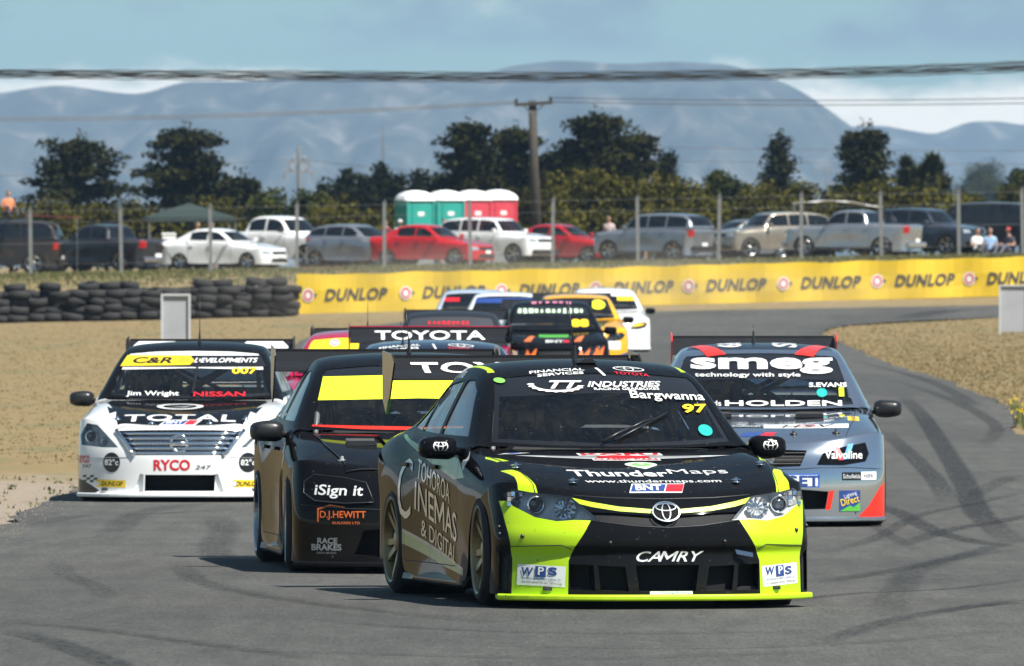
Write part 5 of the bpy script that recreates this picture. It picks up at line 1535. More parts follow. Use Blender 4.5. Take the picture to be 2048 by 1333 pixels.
def silver_saloon():
    x, y = 1.964, 95.75
    Cm = paint('mirror silver wrap', (.50, .54, .61), .11, .92)
    rimr = mat('dark alloy', (.08, .08, .09), .3, .8, 0, .1, 10)
    c = Race('race_car', (x, y, gzl(x, y)), R(0), 'mirror silver race saloon with black windscreen banner on the right of the track', shell=dict(VE, hoodgap=False), paintm=Cm, roofm=Cm, m_rim=rimr, mirror_m=M_SAT,
             wing_m=M_SAT, plate_m=M_REDF, wing_z=.035, splitter_m=Cm, wingspan=.66)
    lamp = [(.395, .492), (.60, .488), (.775, .515), (.80, .575), (.775, .660), (.60, .628), (.44, .578)]
    for q in (lamp, mirror(lamp)):
        fs = cut(c.L, q, 'front', front_f)
        if fs:
            split(c.L, fs, 'headlamp_cover', [M_BLACK], c.car, .004, False, True, 0)
            for f in fs: f.material_index = c.mi(M_DARK)
    c.opening('grille', [(-.265, .480), (0, .470), (.265, .480), (.318, .602), (0, .612), (-.318, .602)], .05)
    for i in range(4):
        z = .50 + i * .028; MB().tube([(-.27 - i * .012, -2.345, z), (0, -2.365, z), (.27 + i * .012, -2.345, z)], .0045, 5).obj('grille_bar', M_SAT, c.car)
    h = c.bl.ray_cast(Vector((0, -8, .545)), Vector((0, 1, 0)))
    m = MB(); m.lathe([(-.014, .0), (-.02, .03), (-.012, .05), (-.025, .06), (-.012, .07), (0, .07)], 'y', 24, (0, h[0].y + .01, .545)); m.obj('badge', M_CHROME, c.car, True)
    c.opening('grille', [(-.20, .12), (.20, .12), (.22, .30), (-.22, .30)], .10)
    c.opening('air_duct', [(.235, .145), (.46, .150), (.485, .285), (.24, .305)], .14, floor=M_DARK, sym=True)
    c.zone(M_REDF, [(.68, .05), (.95, .05), (.95, .36), (.90, .33), (.80, .17)], 'front', front_f, True)
    c.zone(M_REDF, [(.46, .145), (.50, .145), (.53, .295), (.488, .290)], 'front', front_f, True)
    c.seam([(-.90, .455), (-.66, .47), (-.40, .47), (-.28, .46), (0, .455), (.28, .46), (.40, .47), (.66, .47), (.90, .455)], .003, M_SAT); c.seam([(-.62, -2.17), (-.70, -1.6), (-.73, -1.02)], .003, M_SAT, 'top', sym=True)
    c.rect((0, .370), .83, .105, M_BLUE); c.rect((0, .370), .80, .085, M_WHITE, off=.004); c.text('TARGET', (.135, .370), .56, .08, M_NAVY, bold=.03, off=.006, space=1.05)
    for sx in (-1, 1):
        c.text('Valvoline', (sx * .60, .565), .29, .062, M_WHITE, bold=.012, off=.012)
        c.flat(poly2d([(-.08, .055), (-.03, .062), (.03, -.045), (-.02, -.05)]), (sx * .585, .575), M_RED, off=.008); c.flat(poly2d([(.03, .07), (.075, .077), (.035, -.04), (-.01, -.048)]), (sx * .605, .575), vinyl('sky blue vinyl', (.06, .30, .70)), off=.008)
        c.rect((sx * .665, .402), .15, .062, M_BLKV); c.text('Schofields', (sx * .665, .402), .135, .032, M_WHITE, off=.005); c.rect((sx * .80, .405), .12, .062, M_WHITE); c.text('HSV', (sx * .80, .405), .085, .03, M_BLKV, shear=.2, off=.005)
        c.rect((sx * .650, .210), .165, .165, M_NAVY); c.text('Lighting', (sx * .655, .255), .10, .04, M_WHITE, rot=20, off=.005); c.text('Direct', (sx * .650, .215), .145, .055, M_YEL, rot=15, bold=.01, off=.005)
        c.flat(poly2d([(-.08, -.08), (.08, -.08), (.08, -.01), (.03, -.05), (.0, -.035)]), (sx * .650, .212), M_GREENV, off=.005)
    c.rect((.325, -1.80), .66, .155, M_WHITE, 'top', rot=-2); c.text('HSV', (.34, -1.80), .42, .10, M_BLKV, 'top', shear=.25, bold=.01, off=.005, space=1.2); c.flat(ring2d(.07, .045, .012), (.33, -1.80), M_RED, 'top', off=.006)
    c.rect((-.17, -1.79), .32, .11, M_BLKV, 'top'); c.text('Schofields', (-.17, -1.79), .28, .07, M_WHITE, 'top', off=.005); c.rect((.02, -2.08), .10, .12, M_RED, 'top', sk=.02); c.rect((-.10, -2.08), .16, .12, M_NAVY, 'top', sk=.02)
    vents(c, [(.36, -1.36), (-.36, -1.36)], .22); pins(c, [(.22, -2.07), (.55, -2.05), (-.55, -2.05)], M_SAT)
    c.rect((.70, -1.50), .09, .22, M_YEL, 'top'); c.text('DUNLOP', (.70, -1.50), .17, .035, M_BLKV, 'top', rot=90, off=.005)
    for q in ([(-.60, -.12), (.60, -.12), (.555, .35), (.555, 1.0), (-.555, 1.0), (-.555, .35)],): c.zone(M_BLKV, q, 'top', up_f, False, True)
    c.flat(poly2d([(-.42, -.20), (-.27, -.20), (-.46, .35), (-.56, .35)]), (0, 0), M_REDF, 'top', off=.004); c.flat(poly2d([(.42, -.20), (.27, -.20), (.46, .35), (.56, .35)]), (0, 0), M_REDF, 'top', off=.004)
    c.text('68', (-.24, .22), .42, .20, M_WHITE, 'top', rot=90, bold=.03); c.text('SI', (.20, .22), .42, .20, M_WHITE, 'top', rot=90, bold=.03)
    c.zone(M_REDF, [(-1.0, .60), (-1.6, .66), (-1.9, .50), (-1.3, .655), (2.0, .55), (2.0, .20), (1.8, .2), (1.75, .64)], 'side', left_f)
    c.finish([(M_BLKV, [(-.74, 1.130), (0, 1.148), (.74, 1.130), (.64, 1.36), (0, 1.37), (-.64, 1.36)]), (M_BLKV, [(-.78, .88), (.78, .88), (.74, .962), (0, .95), (-.74, .962)])])
    c.text('smeg', (.01, 1.238), 1.12, .125, M_WHITE, bold=.032, off=.006); c.text('technology with style', (-.105, 1.165), .83, .040, M_WHITE, bold=.012, off=.006)
    c.text('S.EVANS', (.525, 1.090), .30, .034, M_WHITE, bold=.02, off=.006); c.text('1', (.63, 1.035), .040, .070, M_FLUO, bold=.03, off=.006)
    c.flat(ell2d(.042, .034), (.475, 1.03), vinyl('teal sticker', (.02, .36, .33)), off=.005)
    c.text('HOLDEN', (.17, .948), .92, .042, M_WHITE, bold=.02, off=.006); c.text('Schofields', (-.47, .948), .30, .04, M_WHITE, off=.006)
    c.antenna(-.04, .5, .14, 0)
    helmet_driver(c.car, 'driver in dark helmet inside the mirror silver car', (.02, .02, .022), (.05, .05, .055))
    return c
cars_near = [black_saloon(), white_saloon(), silver_saloon()]

# far cars: the same bodies with the liveries one can still make out
def far_car(px, Y, rz, label, paintm, roofm=None, shell=None, hi=False, screen=None, deco=None, wing=True, wing_m=None, levels=2, wingtext=None, trim=None, glass=None, antenna=None, mirror_m=None, span=.76, wing_z=0.0):
    x = (px - 1024) / FPX * Y
    c = Race('race_car', (x, Y, gzl(x, Y)), R(rz), label, shell=dict(shell or NI, hoodgap=False), paintm=paintm, roofm=roofm, levels=levels, hi=hi, wing=wing, wing_m=wing_m or M_SAT, glass=glass or M_GLASSD, interior=False, rear_glass=False, mirror_m=mirror_m, wingspan=span, wing_z=wing_z)
    c.opening('grille', [(-.30, .12), (.30, .12), (.33, .28), (-.33, .28)], .08); c.opening('grille', [(-.25, .48), (.25, .48), (.30, .60), (-.30, .60)], .04)
    c.headlight([(-.45, .50), (-.62, .495), (-.80, .53), (-.87, .62), (-.80, .675), (-.55, .63)], None, [('projector', -.72, .585, .045, .03)])
    if deco: deco(c)
    c.finish(screen)
    if antenna: c.antenna(*antenna)
    if wingtext:
        sh = text2d(wingtext, 1.05, .19, 0, .02)
        mesh_obj('lettering', [(a, 2.22 + .14 + b, wing_z + 1.285 + .055 + b * .45 + .012) for a, b in sh[0]], sh[1], M_WHITE, c.wing)
    if trim:
        MB().box((0, 2.52, 1.430 + wing_z), (1.52, .02, .016)).obj('wing_trim', trim, c.wing)
    helmet_driver(c.car, 'driver inside the ' + label, (.03, .03, .03), (.03, .03, .03)) if False else None
    return c
M_MAG = paint('magenta red paint', (.42, .006, .055), .2)
M_WP = paint('white gloss paint', (.80, .81, .80), .2)
M_YP = paint('orange yellow paint', (.80, .40, .015), .25)
def d_fin(c):
    c.text('FINANCIAL', (-.33, -.06), .38, .075, M_WHITE, 'top', bold=.02); c.text('SERVICES', (-.32, -.17), .33, .07, M_WHITE, 'top', bold=.02)
    c.flat(poly2d([(-.006, -.085), (.012, -.085), (-.012, .09), (-.03, .09)]), (.0, -.12), M_WHITE, 'top'); c.emblem((.24, -.06), .24, M_WHITE, 'top', k=.55); c.text('TOYOTA', (.24, -.18), .25, .06, M_RED, 'top', bold=.015)
def d_mag(c):
    pass
def blocks(c, cx, cz, w, h, n, m, view='front', seed=1, off=.006):
    r_ = random.Random(seed); sh = []; x = -w / 2
    for k in range(n):
        ww = w / n * r_.uniform(.45, .8); hh = h * r_.uniform(.65, 1.0); sh.append(poly2d([(x, -hh / 2), (x + ww, -hh / 2), (x + ww * r_.uniform(.8, 1.1), hh / 2), (x + r_.uniform(-.01, .02), hh / 2)])); x += w / n
    c.flat(join2d(*sh), (cx, cz), m, view, 'lettering', off)
def d_flame(c):
    for sx in (-1, 1):
        for (dx, dz, sc) in ((.45, .50, 1.2), (.72, .56, 1.0), (.62, .40, .9), (.80, .35, .8)):
            c.flat(poly2d([(-.10 * sc, -.09 * sc), (.08 * sc, -.10 * sc), (.12 * sc, .10 * sc), (.03 * sc, .0), (-.01 * sc, .08 * sc), (-.04 * sc, .0)]), (sx * dx, dz), M_ORAV)
        c.rect((sx * .60, .18), .34, .14, M_GREENV); c.flat(poly2d([(-.10, -.25), (.02, -.25), (.10, .20), (.02, .2)]), (sx * .42, -1.8), M_ORAV, 'top')
    c.text('BNT', (0, -2.02), .30, .16, M_WHITE, 'top', bold=.03); c.rect((.20, -2.02), .10, .15, M_RED, 'top'); c.rect((0, -1.55), .50, .28, M_GREENV, 'top')
    c.rect((0, .33), .60, .10, M_WHITE)
F = {}
F['fin'] = far_car(870, 112.3, 1.5, 'dark blue roofed race saloon mostly hidden behind the two black cars', paint('deep navy paint', (.008, .012, .028), .18), shell={}, deco=d_fin, wingtext='TOYOTA', wing_m=M_CARBON, trim=M_MAG, wing_z=.10, levels=3, antenna=(-.30, -.05, .22, .02))
F['mag'] = far_car(733, 133.5, -3.0, 'magenta race saloon with yellow windscreen strip, behind the all black car', M_MAG, screen=[(M_YEL, [(-.74, 1.18), (-.06, 1.19), (-.06, 1.37), (-.64, 1.36)]), (M_BLKV, [(-.06, 1.19), (.74, 1.18), (.64, 1.36), (-.06, 1.37)])], levels=3, antenna=(-.02, .5, .36, 0))
F['mag'].flat(ell2d(.055, .04), (-.33, 1.275), M_WHITE, off=.006); F['mag'].flat(ring2d(.04, .03, .01), (-.33, 1.275), M_RED, off=.008)
F['mag2'] = far_car(903, 176, -1.5, 'dark roofed race saloon with magenta pillars and red lettering on grey windscreen', M_MAG, roofm=M_SAT, screen=[(mat('grey film', (.045, .045, .05), .4), [(-.76, 1.00), (.76, 1.00), (.64, 1.37), (-.64, 1.37)])])
blocks(F['mag2'], -.02, 1.24, .62, .06, 9, M_RED, seed=3); blocks(F['mag2'], .05, 1.16, .42, .05, 7, M_RED, seed=4)
F['flame'] = far_car(1102, 205, 1.5, 'black race saloon with orange flames and green panels in the middle of the pack', M_BLACK, deco=d_flame, screen=[(M_BLKV, [(-.74, 1.17), (.74, 1.17), (.64, 1.37), (-.64, 1.37)])])
blocks(F['flame'], 0, 1.235, 1.15, .085, 12, mat('pale green vinyl', (.62, .82, .60), .35), seed=5); F['flame'].text('88', (.47, 1.03), .30, .13, M_YEL, bold=.04, off=.006)
blocks(F['flame'], .02, -.03, .7, .18, 6, mat('pink film', (.6, .2, .3), .4), 'top', 6)
def d_yel(c):
    c.zone(M_BLKV, [(-.62, -.95), (.62, -.95), (.45, -1.8), (-.45, -1.8)], 'top', up_f)
    c.rect((.62, .42), .30, .16, M_WHITE); c.rect((-.62, .42), .30, .16, M_WHITE); c.zone(M_NAVY, [(.60, .05), (.95, .05), (.95, .30), (.70, .22)], 'front', front_f, True)
F['yel'] = far_car(1153, 236, 2.0, 'orange yellow race saloon with black windscreen banner, behind the flame painted car', M_YP, deco=d_yel, screen=[(M_BLKV, [(-.74, 1.15), (.74, 1.15), (.64, 1.37), (-.64, 1.37)])])
F['yel'].flat(ell2d(.14, .09), (.40, 1.20), M_FLUO, off=.006)
def d_wht(c): c.rect((.66, .60), .26, .05, M_YEL, rot=8); c.rect((-.66, .60), .26, .05, M_YEL, rot=-8)
F['wht'] = far_car(1210, 270, 2.0, 'white race saloon last in line, at the right of the far pack', M_WP, deco=d_wht, wing=False, screen=[(M_YEL, [(.25, 1.14), (.74, 1.14), (.68, 1.24), (.25, 1.24)]), (M_WHITE, [(-.76, 1.24), (.76, 1.24), (.64, 1.37), (-.64, 1.37)])])
F['wb'] = far_car(1012, 246, -1.0, 'white roofed race saloon with blue trim, between the magenta and flame painted cars', M_WP, wing=False, screen=[(M_NAVY, [(-.76, 1.20), (.76, 1.20), (.64, 1.30), (-.64, 1.30)])])
F['wb2'] = far_car(948, 262, -1.0, 'pale blue and white race saloon, leftmost of the far pack', paint('pale blue paint', (.45, .52, .62), .22), wing=False, screen=[(M_RED, [(-.76, 1.16), (-.3, 1.16), (-.3, 1.24), (-.7, 1.24)])])
# ------------------------------------------------------------------ barrier, tyre wall, boards, fence
M_BAN = mat('yellow banner cloth', (.70, .48, .02), .6, 0, 0, .22, .8, .25, 3)
M_BANTXT = mat('faded black print', (.05, .05, .05), .7, 0, 0, .3, 6)
def px_x(px, Y): return (px - 1024) / FPX * Y
def banner_Y(x): return 341.0 + .10 * x
def barrier():
    b = empty('advertising_barrier', (0, 341, gz(0, 341)))
    tag(b, 'long yellow advertising barrier with repeated black lettering along the outside of the bend', 'barrier')
    px0 = 594; k = 0
    edges = [594] + [714 + 190 * i for i in range(9)]
    for i in range(len(edges) - 1):
        xa, xb = px_x(edges[i], 341), px_x(edges[i + 1], 341)
        n = 10; V = []; F = []
        H = 1.10
        for j in range(n + 1):
            x = xa + (xb - xa) * j / n; y = banner_Y(x) + .035 * math.sin(x * 2.1) + .02 * noise.noise(Vector((x * 1.7, 0, 0)))
            z0 = gz(x, y) - .02; zt = z0 + H + .03 * noise.noise(Vector((x * .6, 3, 0))) + .015 * math.sin(x * 4)
            for t in (0, .3, .6, 1): V.append((x, y + .03 * math.sin(t * 3 + x * 3), z0 + (zt - z0) * t))
            V.append((x, y + .5, zt)); V.append((x, y + .5, z0))
        for j in range(n):
            for t in range(5): F.append((j * 6 + t, j * 6 + t + 1, (j + 1) * 6 + t + 1, (j + 1) * 6 + t))
        F.append((0, 1, 2, 3, 4, 5)); F.append(tuple(n * 6 + t for t in range(6)))
        V = [(v[0], v[1] - 341, v[2] - b.location.z) for v in V]
        p = mesh_obj('banner_panel', V, F, M_BAN, b, True)
        bm = bmesh.new(); bm.from_mesh(p.data); bmesh.ops.recalc_face_normals(bm, faces=bm.faces[:]); bm.to_mesh(p.data); bm.free()
        p.data.polygons.foreach_set('use_smooth', [False] * len(p.data.polygons))
        # the print
        lg = (617, 812, 1003, 1192, 1378, 1568, 1757, 1942, 2130)[i]
        xl = px_x(lg, 341)
        def put(name, sh, m, cx, off):
            VV = []
            for a, c in sh[0]:
                x = cx + a; zr_ = (.50 + c + .02) / 1.12; y = banner_Y(x) + .035 * math.sin(x * 2.1) + .02 * noise.noise(Vector((x * 1.7, 0, 0))) + .03 * math.sin(zr_ * 3 + x * 3) - .022 - off
                VV.append((x, y - 341, gz(x, banner_Y(x)) + .50 + c - b.location.z))
            mesh_obj(name, VV, sh[1], m, p)
        put('emblem', ell2d(.17, .19), M_WHITE, xl, .0)
        put('emblem', ring2d(.13, .15, .05), M_RED, xl, .006); put('emblem', poly2d([(.16, -.07), (.27, .0), (.16, .07)]), M_BANTXT, xl, .0)
        put('lettering', text2d('DUNLOP', 1.78 if i < 2 else 1.72, .34, .25, .03, 1.05), M_BANTXT, xl + 1.35, .0)
barrier()

def tyre_wall():
    b = empty('tyre_wall', (-10.5, 338.5, gz(-10.5, 338.5)))
    tag(b, 'low wall of stacked worn black tyres at the foot of the bank', 'tyre wall')
    m = MB(); prof = [(-.10, .19), (-.105, .27), (-.08, .315), (.08, .315), (.105, .27), (.10, .19), (.06, .20), (-.06, .20)]
    m.lathe(prof, 'z', 16, close=True)
    mu = mat('weathered tyre rubber', (.017, .016, .015), .9, 0, 0, .9, 7, .4, 30)
    o = m.obj('tyre', mu, None, True); me = o.data; bpy.data.objects.remove(o)
    r = random.Random(5)
    n = 18
    for row in range(2):
        for i in range(n):
            x = -14.9 + i * .52 + row * .26
            if x > -6.25: continue
            y = 338.0 + row * .55 + .10 * (x + 10)
            z = gz(x, y) - .02
            for k in range(4 + row * (1 if r.random() < .6 else 0)):
                if k == 3 and row == 0 and r.random() < .45: continue
                t = bpy.data.objects.new('tyre', me); link(t, b)
                t.location = (x + r.uniform(-.07, .07) + .05 * k - b.location.x, y + r.uniform(-.06, .06) - b.location.y, z + .115 + k * .212 - b.location.z)
                t.rotation_euler = (r.uniform(-.12, .12), r.uniform(-.22, .10), r.uniform(0, 6))
                s_ = r.uniform(.9, 1.06); t.scale = (s_, s_, 1)
tyre_wall()

def board(px0, px1, ytop, Y, label, num):
    x = px_x((px0 + px1) / 2, Y); w = (px1 - px0) / FPX * Y; z0 = gz(x, Y); zt = CAM_H - (ytop - 537) / FPX * Y
    b = empty('marker_board', (x, Y, z0)); tag(b, label, 'marker board', 'white marker boards beside the track')
    h = zt - z0
    mw = mat('weathered white board', (.36, .37, .39), .55, 0, 0, .18, 2)
    bevel_obj(MB().box((0, .03, h / 2 + .03), (w - .05, .04, h - .06)).obj('panel', mw, b), .006)
    m = MB()
    for sx in (-1, 1): m.box((sx * (w / 2 - .02), 0, h / 2), (.04, .07, h))
    m.box((0, 0, h - .02), (w - .085, .07, .04)); m.obj('frame', mat('white frame', (.50, .51, .52), .5, 0, 0, .15, 4), b)
    MB().tube([(0, .07, h * .75), (0, .55, .0)], .022, 6).obj('stay', M_STEEL, b)
board(322, 381, 588, 232, 'grey white marker board standing in the dry grass behind the white race car', 1)
board(1998, 2056, 570, 300, 'white framed marker board in the infield grass at the right edge', 2)

def fence():
    b = empty('wire_fence', (0, 400, gz(0, 400))); tag(b, 'spectator fence of grey posts and thin wires along the top of the bank', 'fence')
    xs = [62, 243, 421, 594, 769, 941, 1105, 1276, 1437, 1603, 1763, 1918, 2046]
    mp = mat('galvanised post', (.20, .205, .20), .6, .2, 0, .2, 4); tops = []
    me = None
    for i, p in enumerate(xs):
        x = px_x(p, 400); z = gz(x, 400)
        if me is None:
            m = MB(); m.box((0, 0, 1.05), (.115, .09, 2.2)); m.box((0, -.01, 2.17), (.13, .11, .04)); m.tube([(0, 0, 2.15), (.02, .0, 2.30)], .02, 6); o = m.obj('post', mp, b); me = o.data; bpy.data.objects.remove(o)
        o = link(bpy.data.objects.new('post', me), b); o.location = (x, 0, z - b.location.z); o.rotation_euler = (rnd.uniform(-.02, .02), rnd.uniform(-.02, .02), 0)
        tops.append((x, z - b.location.z))
    mw = mat('fence wire', (.28, .28, .28), .5, .5, 0, .1)
    for h in (.35, 1.05, 1.75, 2.12):
        MB().tube([(x, -.06, z + h) for x, z in [(tops[0][0] - 3, tops[0][1] - .06)] + tops], .003, 4).obj('wire', mw, b)
fence()

# ------------------------------------------------------------------ parked vehicles
SED = dict(BASE, a=1.38, U=2.25, V=2.35, w=.88, r=.34, zc=.30, zl=.2, zn=.68, zh=.78, zk=.96, zb=.99, zt=1.05, zs=.22, bow=.30, uk=.93, cr=.68, sh=.80, hoodcrest=.02,
           gh=[(a, b, c + .05, d + .05, e, f, g + .045) for a, b, c, d, e, f, g in BASE['gh']])
SED['nose'] = [(.2, 0), (.27, .01), (.36, .01), (.46, .0), (.54, -.01), (.60, -.03), (.65, -.05), (.70, -.09)]
HAT = dict(SED, U=2.15, V=2.1, zn=.74, zh=.86, zk=1.03, zb=1.05, zt=1.10,
           gh=[(.98, .72, 1.03, 1.04, .745, .82, 1.03), (.62, .42, 1.26, 1.26, .69, .835, 1.05), (.24, .1, 1.47, 1.45, .635, .84, 1.06), (-.1, -.2, 1.53, 1.50, .62, .84, 1.07), (-.8, -.8, 1.54, 1.505, .615, .835, 1.08), (-1.5, -1.5, 1.49, 1.455, .60, .82, 1.09), (-1.85, -1.8, 1.36, 1.33, .62, .81, 1.09), (-2.02, -1.95, 1.09, 1.09, .68, .80, 1.08)])
SUV = dict(SED, a=1.40, U=2.25, V=2.25, w=.92, r=.42, zc=.38, zl=.32, zn=.96, zh=1.04, zk=1.16, zb=1.17, zt=1.22, zs=.36, bow=.26, uk=.95,
           nose=[(.32, 0), (.42, .01), (.54, .015), (.66, .01), (.76, .0), (.84, -.01), (.90, -.025), (.97, -.06)],
           gh=[(1.0, .80, 1.16, 1.17, .77, .84, 1.16), (.78, .62, 1.40, 1.40, .715, .85, 1.17), (.52, .42, 1.66, 1.645, .665, .855, 1.175), (.2, .15, 1.73, 1.70, .65, .855, 1.18), (-.8, -.8, 1.75, 1.72, .645, .85, 1.19), (-1.7, -1.7, 1.71, 1.68, .635, .84, 1.20), (-2.05, -2.0, 1.55, 1.53, .66, .83, 1.20), (-2.2, -2.15, 1.20, 1.20, .70, .81, 1.19)])
UTE = dict(SUV, a=1.52, U=2.45, V=2.6, zt=1.20, zb=1.17,
           gh=[(1.0, .80, 1.15, 1.16, .77, .84, 1.15), (.78, .62, 1.38, 1.38, .715, .85, 1.165), (.52, .42, 1.63, 1.615, .665, .855, 1.17), (.25, .2, 1.70, 1.67, .65, .855, 1.175), (-.25, -.25, 1.72, 1.69, .645, .85, 1.18), (-.68, -.68, 1.69, 1.66, .645, .85, 1.18), (-.86, -.86, 1.5, 1.48, .68, .85, 1.18), (-.95, -.95, 1.16, 1.16, .74, .85, 1.17)])
VAN = dict(SUV, a=1.5, U=2.3, V=2.45, zk=1.2, zb=1.25,
           gh=[(1.35, 1.15, 1.2, 1.2, .78, .86, 1.2), (1.05, .92, 1.5, 1.5, .745, .87, 1.22), (.75, .65, 1.80, 1.78, .71, .875, 1.24), (.4, .35, 1.90, 1.87, .70, .875, 1.25), (-.8, -.8, 1.93, 1.90, .70, .87, 1.26), (-1.9, -1.9, 1.90, 1.87, .695, .865, 1.26), (-2.25, -2.2, 1.7, 1.68, .71, .86, 1.26), (-2.4, -2.35, 1.2, 1.2, .74, .84, 1.25)], uk=1.25)
KINDS = dict(sedan=SED, hatch=HAT, suv=SUV, ute=UTE, van=VAN)
M_LAMPW = mat('clear lamp', (.62, .64, .66), .12, .6, 1, .1, 20)
M_LAMPR = mat('red tail lamp', (.35, .008, .010), .15, 0, 1, .1, 20)
def parked(name, kind, px, Y, deg, pm, label, rim=None, roofm=None, cat='car', dust=0.0, rack=None, load=None, scale=1.0, group='vehicles parked behind the fence'):
    p = KINDS[kind]
    x = px_x(px, Y); z = gz(x, Y)
    c = empty(name, (x, Y, z), R(deg)); tag(c, label, cat, group); c.scale = (scale,) * 3
    L = lower_shell(p, 2); G = green_shell(p, 2); gh = p['gh']
    k = p['w'] / .925
    bl = bvh_of(L)
    mats = [pm, M_DARK]
    # lamps, grille, plate, bumper
    zn = p['zn']; zl = p['zl']
    for q in ([(-.80, zn - .14), (-.50, zn - .13), (-.54, zn - .03), (-.80, zn + .0)],):
        for w_ in (q, mirror(q)):
            fs = cut(L, w_, 'front', lambda f: f.normal.y < -.05)
            if fs: split(L, fs, 'headlight', M_LAMPW, c, .006, True, True, 0)
    fs = cut(L, [(-.44, zn - .15), (.44, zn - .15), (.46, zn - .03), (-.46, zn - .03)], 'front', front_f)
    if fs: recess(L, fs, 'grille', [M_SAT, M_SAT], c, (0, .03, 0), .98)
    fs = cut(L, [(-.55, zl + .05), (.55, zl + .05), (.50, zl + .20), (-.50, zl + .20)], 'front', front_f)
    if fs: recess(L, fs, 'air_intake', [M_DARK, M_DARK], c, (0, .04, 0), .97)
    rear = lambda f: f.normal.y > .1
    zt = p['zt']
    for q in ([(-.84, zt - .34), (-.62, zt - .34), (-.60, zt - .10), (-.84, zt - .08)],):
        for w_ in (q, mirror(q)):
            fs = cut(L, w_, 'front', rear)
            if fs: split(L, fs, 'tail_light', M_LAMPR, c, .006, True, True, 0)
    for yy, d in ((-1, -8), (1, 8)):
        h = bl.ray_cast(Vector((0, d, zl + .26)), Vector((0, -yy, 0)))
        if h[0] is not None: MB().box((0, h[0].y + yy * .012, zl + .28), (.36, .012, .12)).obj('number_plate', M_WHITE, c)
    # glass
    gl = M_GLASSD
    w0, w2 = gh[0], gh[2]
    ws = [(-(w0[4] - .05) * k, w0[3] + .04), ((w0[4] - .05) * k, w0[3] + .04), ((w2[4] - .04) * k, w2[3] - .03), (-(w2[4] - .04) * k, w2[3] - .03)]
    fs = cut(G, ws, 'front', lambda f: f.normal.y < -.12)
    if fs: split(G, fs, 'windscreen', gl, c, -.004, True, True, 0)
    e1, e0 = gh[-1], gh[-3]
    rw = [(-(e1[4] - .07) * k, e1[3] + .07), ((e1[4] - .07) * k, e1[3] + .07), ((e0[4] - .05) * k, e0[3] - .05), (-(e0[4] - .05) * k, e0[3] - .05)]
    fs = cut(G, rw, 'front', lambda f: f.normal.y > .12)
    if fs: split(G, fs, 'rear_window', gl, c, -.004, True, True, 0)
    us = [g[1] for g in gh]
    def rail(u):
        for i in range(len(gh) - 1):
            if us[i] >= u >= us[i + 1]:
                t = (us[i] - u) / (us[i] - us[i + 1]); return gh[i][3] + (gh[i + 1][3] - gh[i][3]) * t, gh[i][6] + (gh[i + 1][6] - gh[i][6]) * t
        return gh[-1][3], gh[-1][6]
    uf, ub = us[1] + .05, us[-2] + .06
    if kind == 'ute': cuts_ = [uf, -.10, ub + .0]
    elif kind == 'sedan': cuts_ = [uf, -.28, -1.05]
    else: cuts_ = [uf, -.25, -1.05, ub - .02]
    for i in range(len(cuts_) - 1):
        u0, u1 = cuts_[i] - .03, cuts_[i + 1] + .03
        pts = []
        for t in (0, .5, 1): u = u0 + (u1 - u0) * t; pts.append((-u, rail(u)[1] + .035))
        for t in (1, .75, .5, .25, 0): u = u0 + (u1 - u0) * t; zr, zb_ = rail(u); pts.append((-u, max(zb_ + .05, zr - .075)))
        for flt in (right_f, left_f):
            fs = cut(G, pts, 'side', flt)
            if fs: split(G, fs, 'side_window', gl, c, -.004, True, True, 0)
    if kind == 'ute':
        fs = cut(L, [(-.70, 1.05), (.70, 1.05), (.70, p['V'] - .16), (-.70, p['V'] - .16)], 'top', up_f)
        if fs: recess(L, fs, 'load_bed', [M_DARK, M_DARK], c, (0, 0, -.42), 1.0)
    # door seams and handles
    for flt, sg in ((right_f, -1), (left_f, 1)):
        for yy in (-.70, .27, 1.05):
            for f in cut(L, [(yy, p['zs'] + .1), (yy + .012, p['zs'] + .1), (yy + .012, p['zb'] - .03), (yy, p['zb'] - .03)], 'side', flt): f.material_index = 1
        for yy in (.15, .92):
            h = bl.ray_cast(Vector((sg * 5, yy, p['zb'] - .16)), Vector((-sg, 0, 0)))
            if h[0] is not None: MB().box((h[0].x + sg * .015, yy, p['zb'] - .16), (.03, .18, .035)).obj('door_handle', pm, c)
    bm_obj('body', L, mats, c, True); bm_obj('roof', G, [roofm or pm], c, True)
    m = MB(); w = p['w']
    m.box((0, 0, p['zl'] + .05), (w * 1.7, p['U'] + p['V'] - 1.0, .04))
    for y in (-p['a'], p['a']):
        for sx in (-1, 1): m.lathe([(sx * .5, p['r']), (sx * (w - .03), p['r'])], 'x', 16, (0, y, p['zc'] + .02)); m.box((sx * .5, y, p['zc'] + .1), (.02, .8, .6))
    m.box((0, -.1, p['zb'] - .25), (w * 1.5, 1.4, .03)); m.box((0, .1, p['zb']), (w * 1.3, .12, .6)); m.box((0, -.75, p['zb'] - .12), (w * 1.5, .4, .2))
    m.obj('underbody', M_DARK, c, False, False)
    rw_ = .40 if p['zc'] > .35 else .33
    for sx in (-1, 1):
        for y in (-p['a'], p['a']): wheel(c, (sx * (w - .13), y, rw_), sx, rw_, rw_ * .66, .22, rim or M_ALU, 5, 0, False)
        m = MB(); m.box((sx * (w + .09), -.62, p['zb'] + .07), (.18, .10, .14)); m.box((sx * (w - .01), -.62, p['zb'] + .0), (.10, .05, .05)); bevel_obj(m.obj('wing_mirror', pm if kind not in ('ute', 'van') else M_SAT, c), .03)
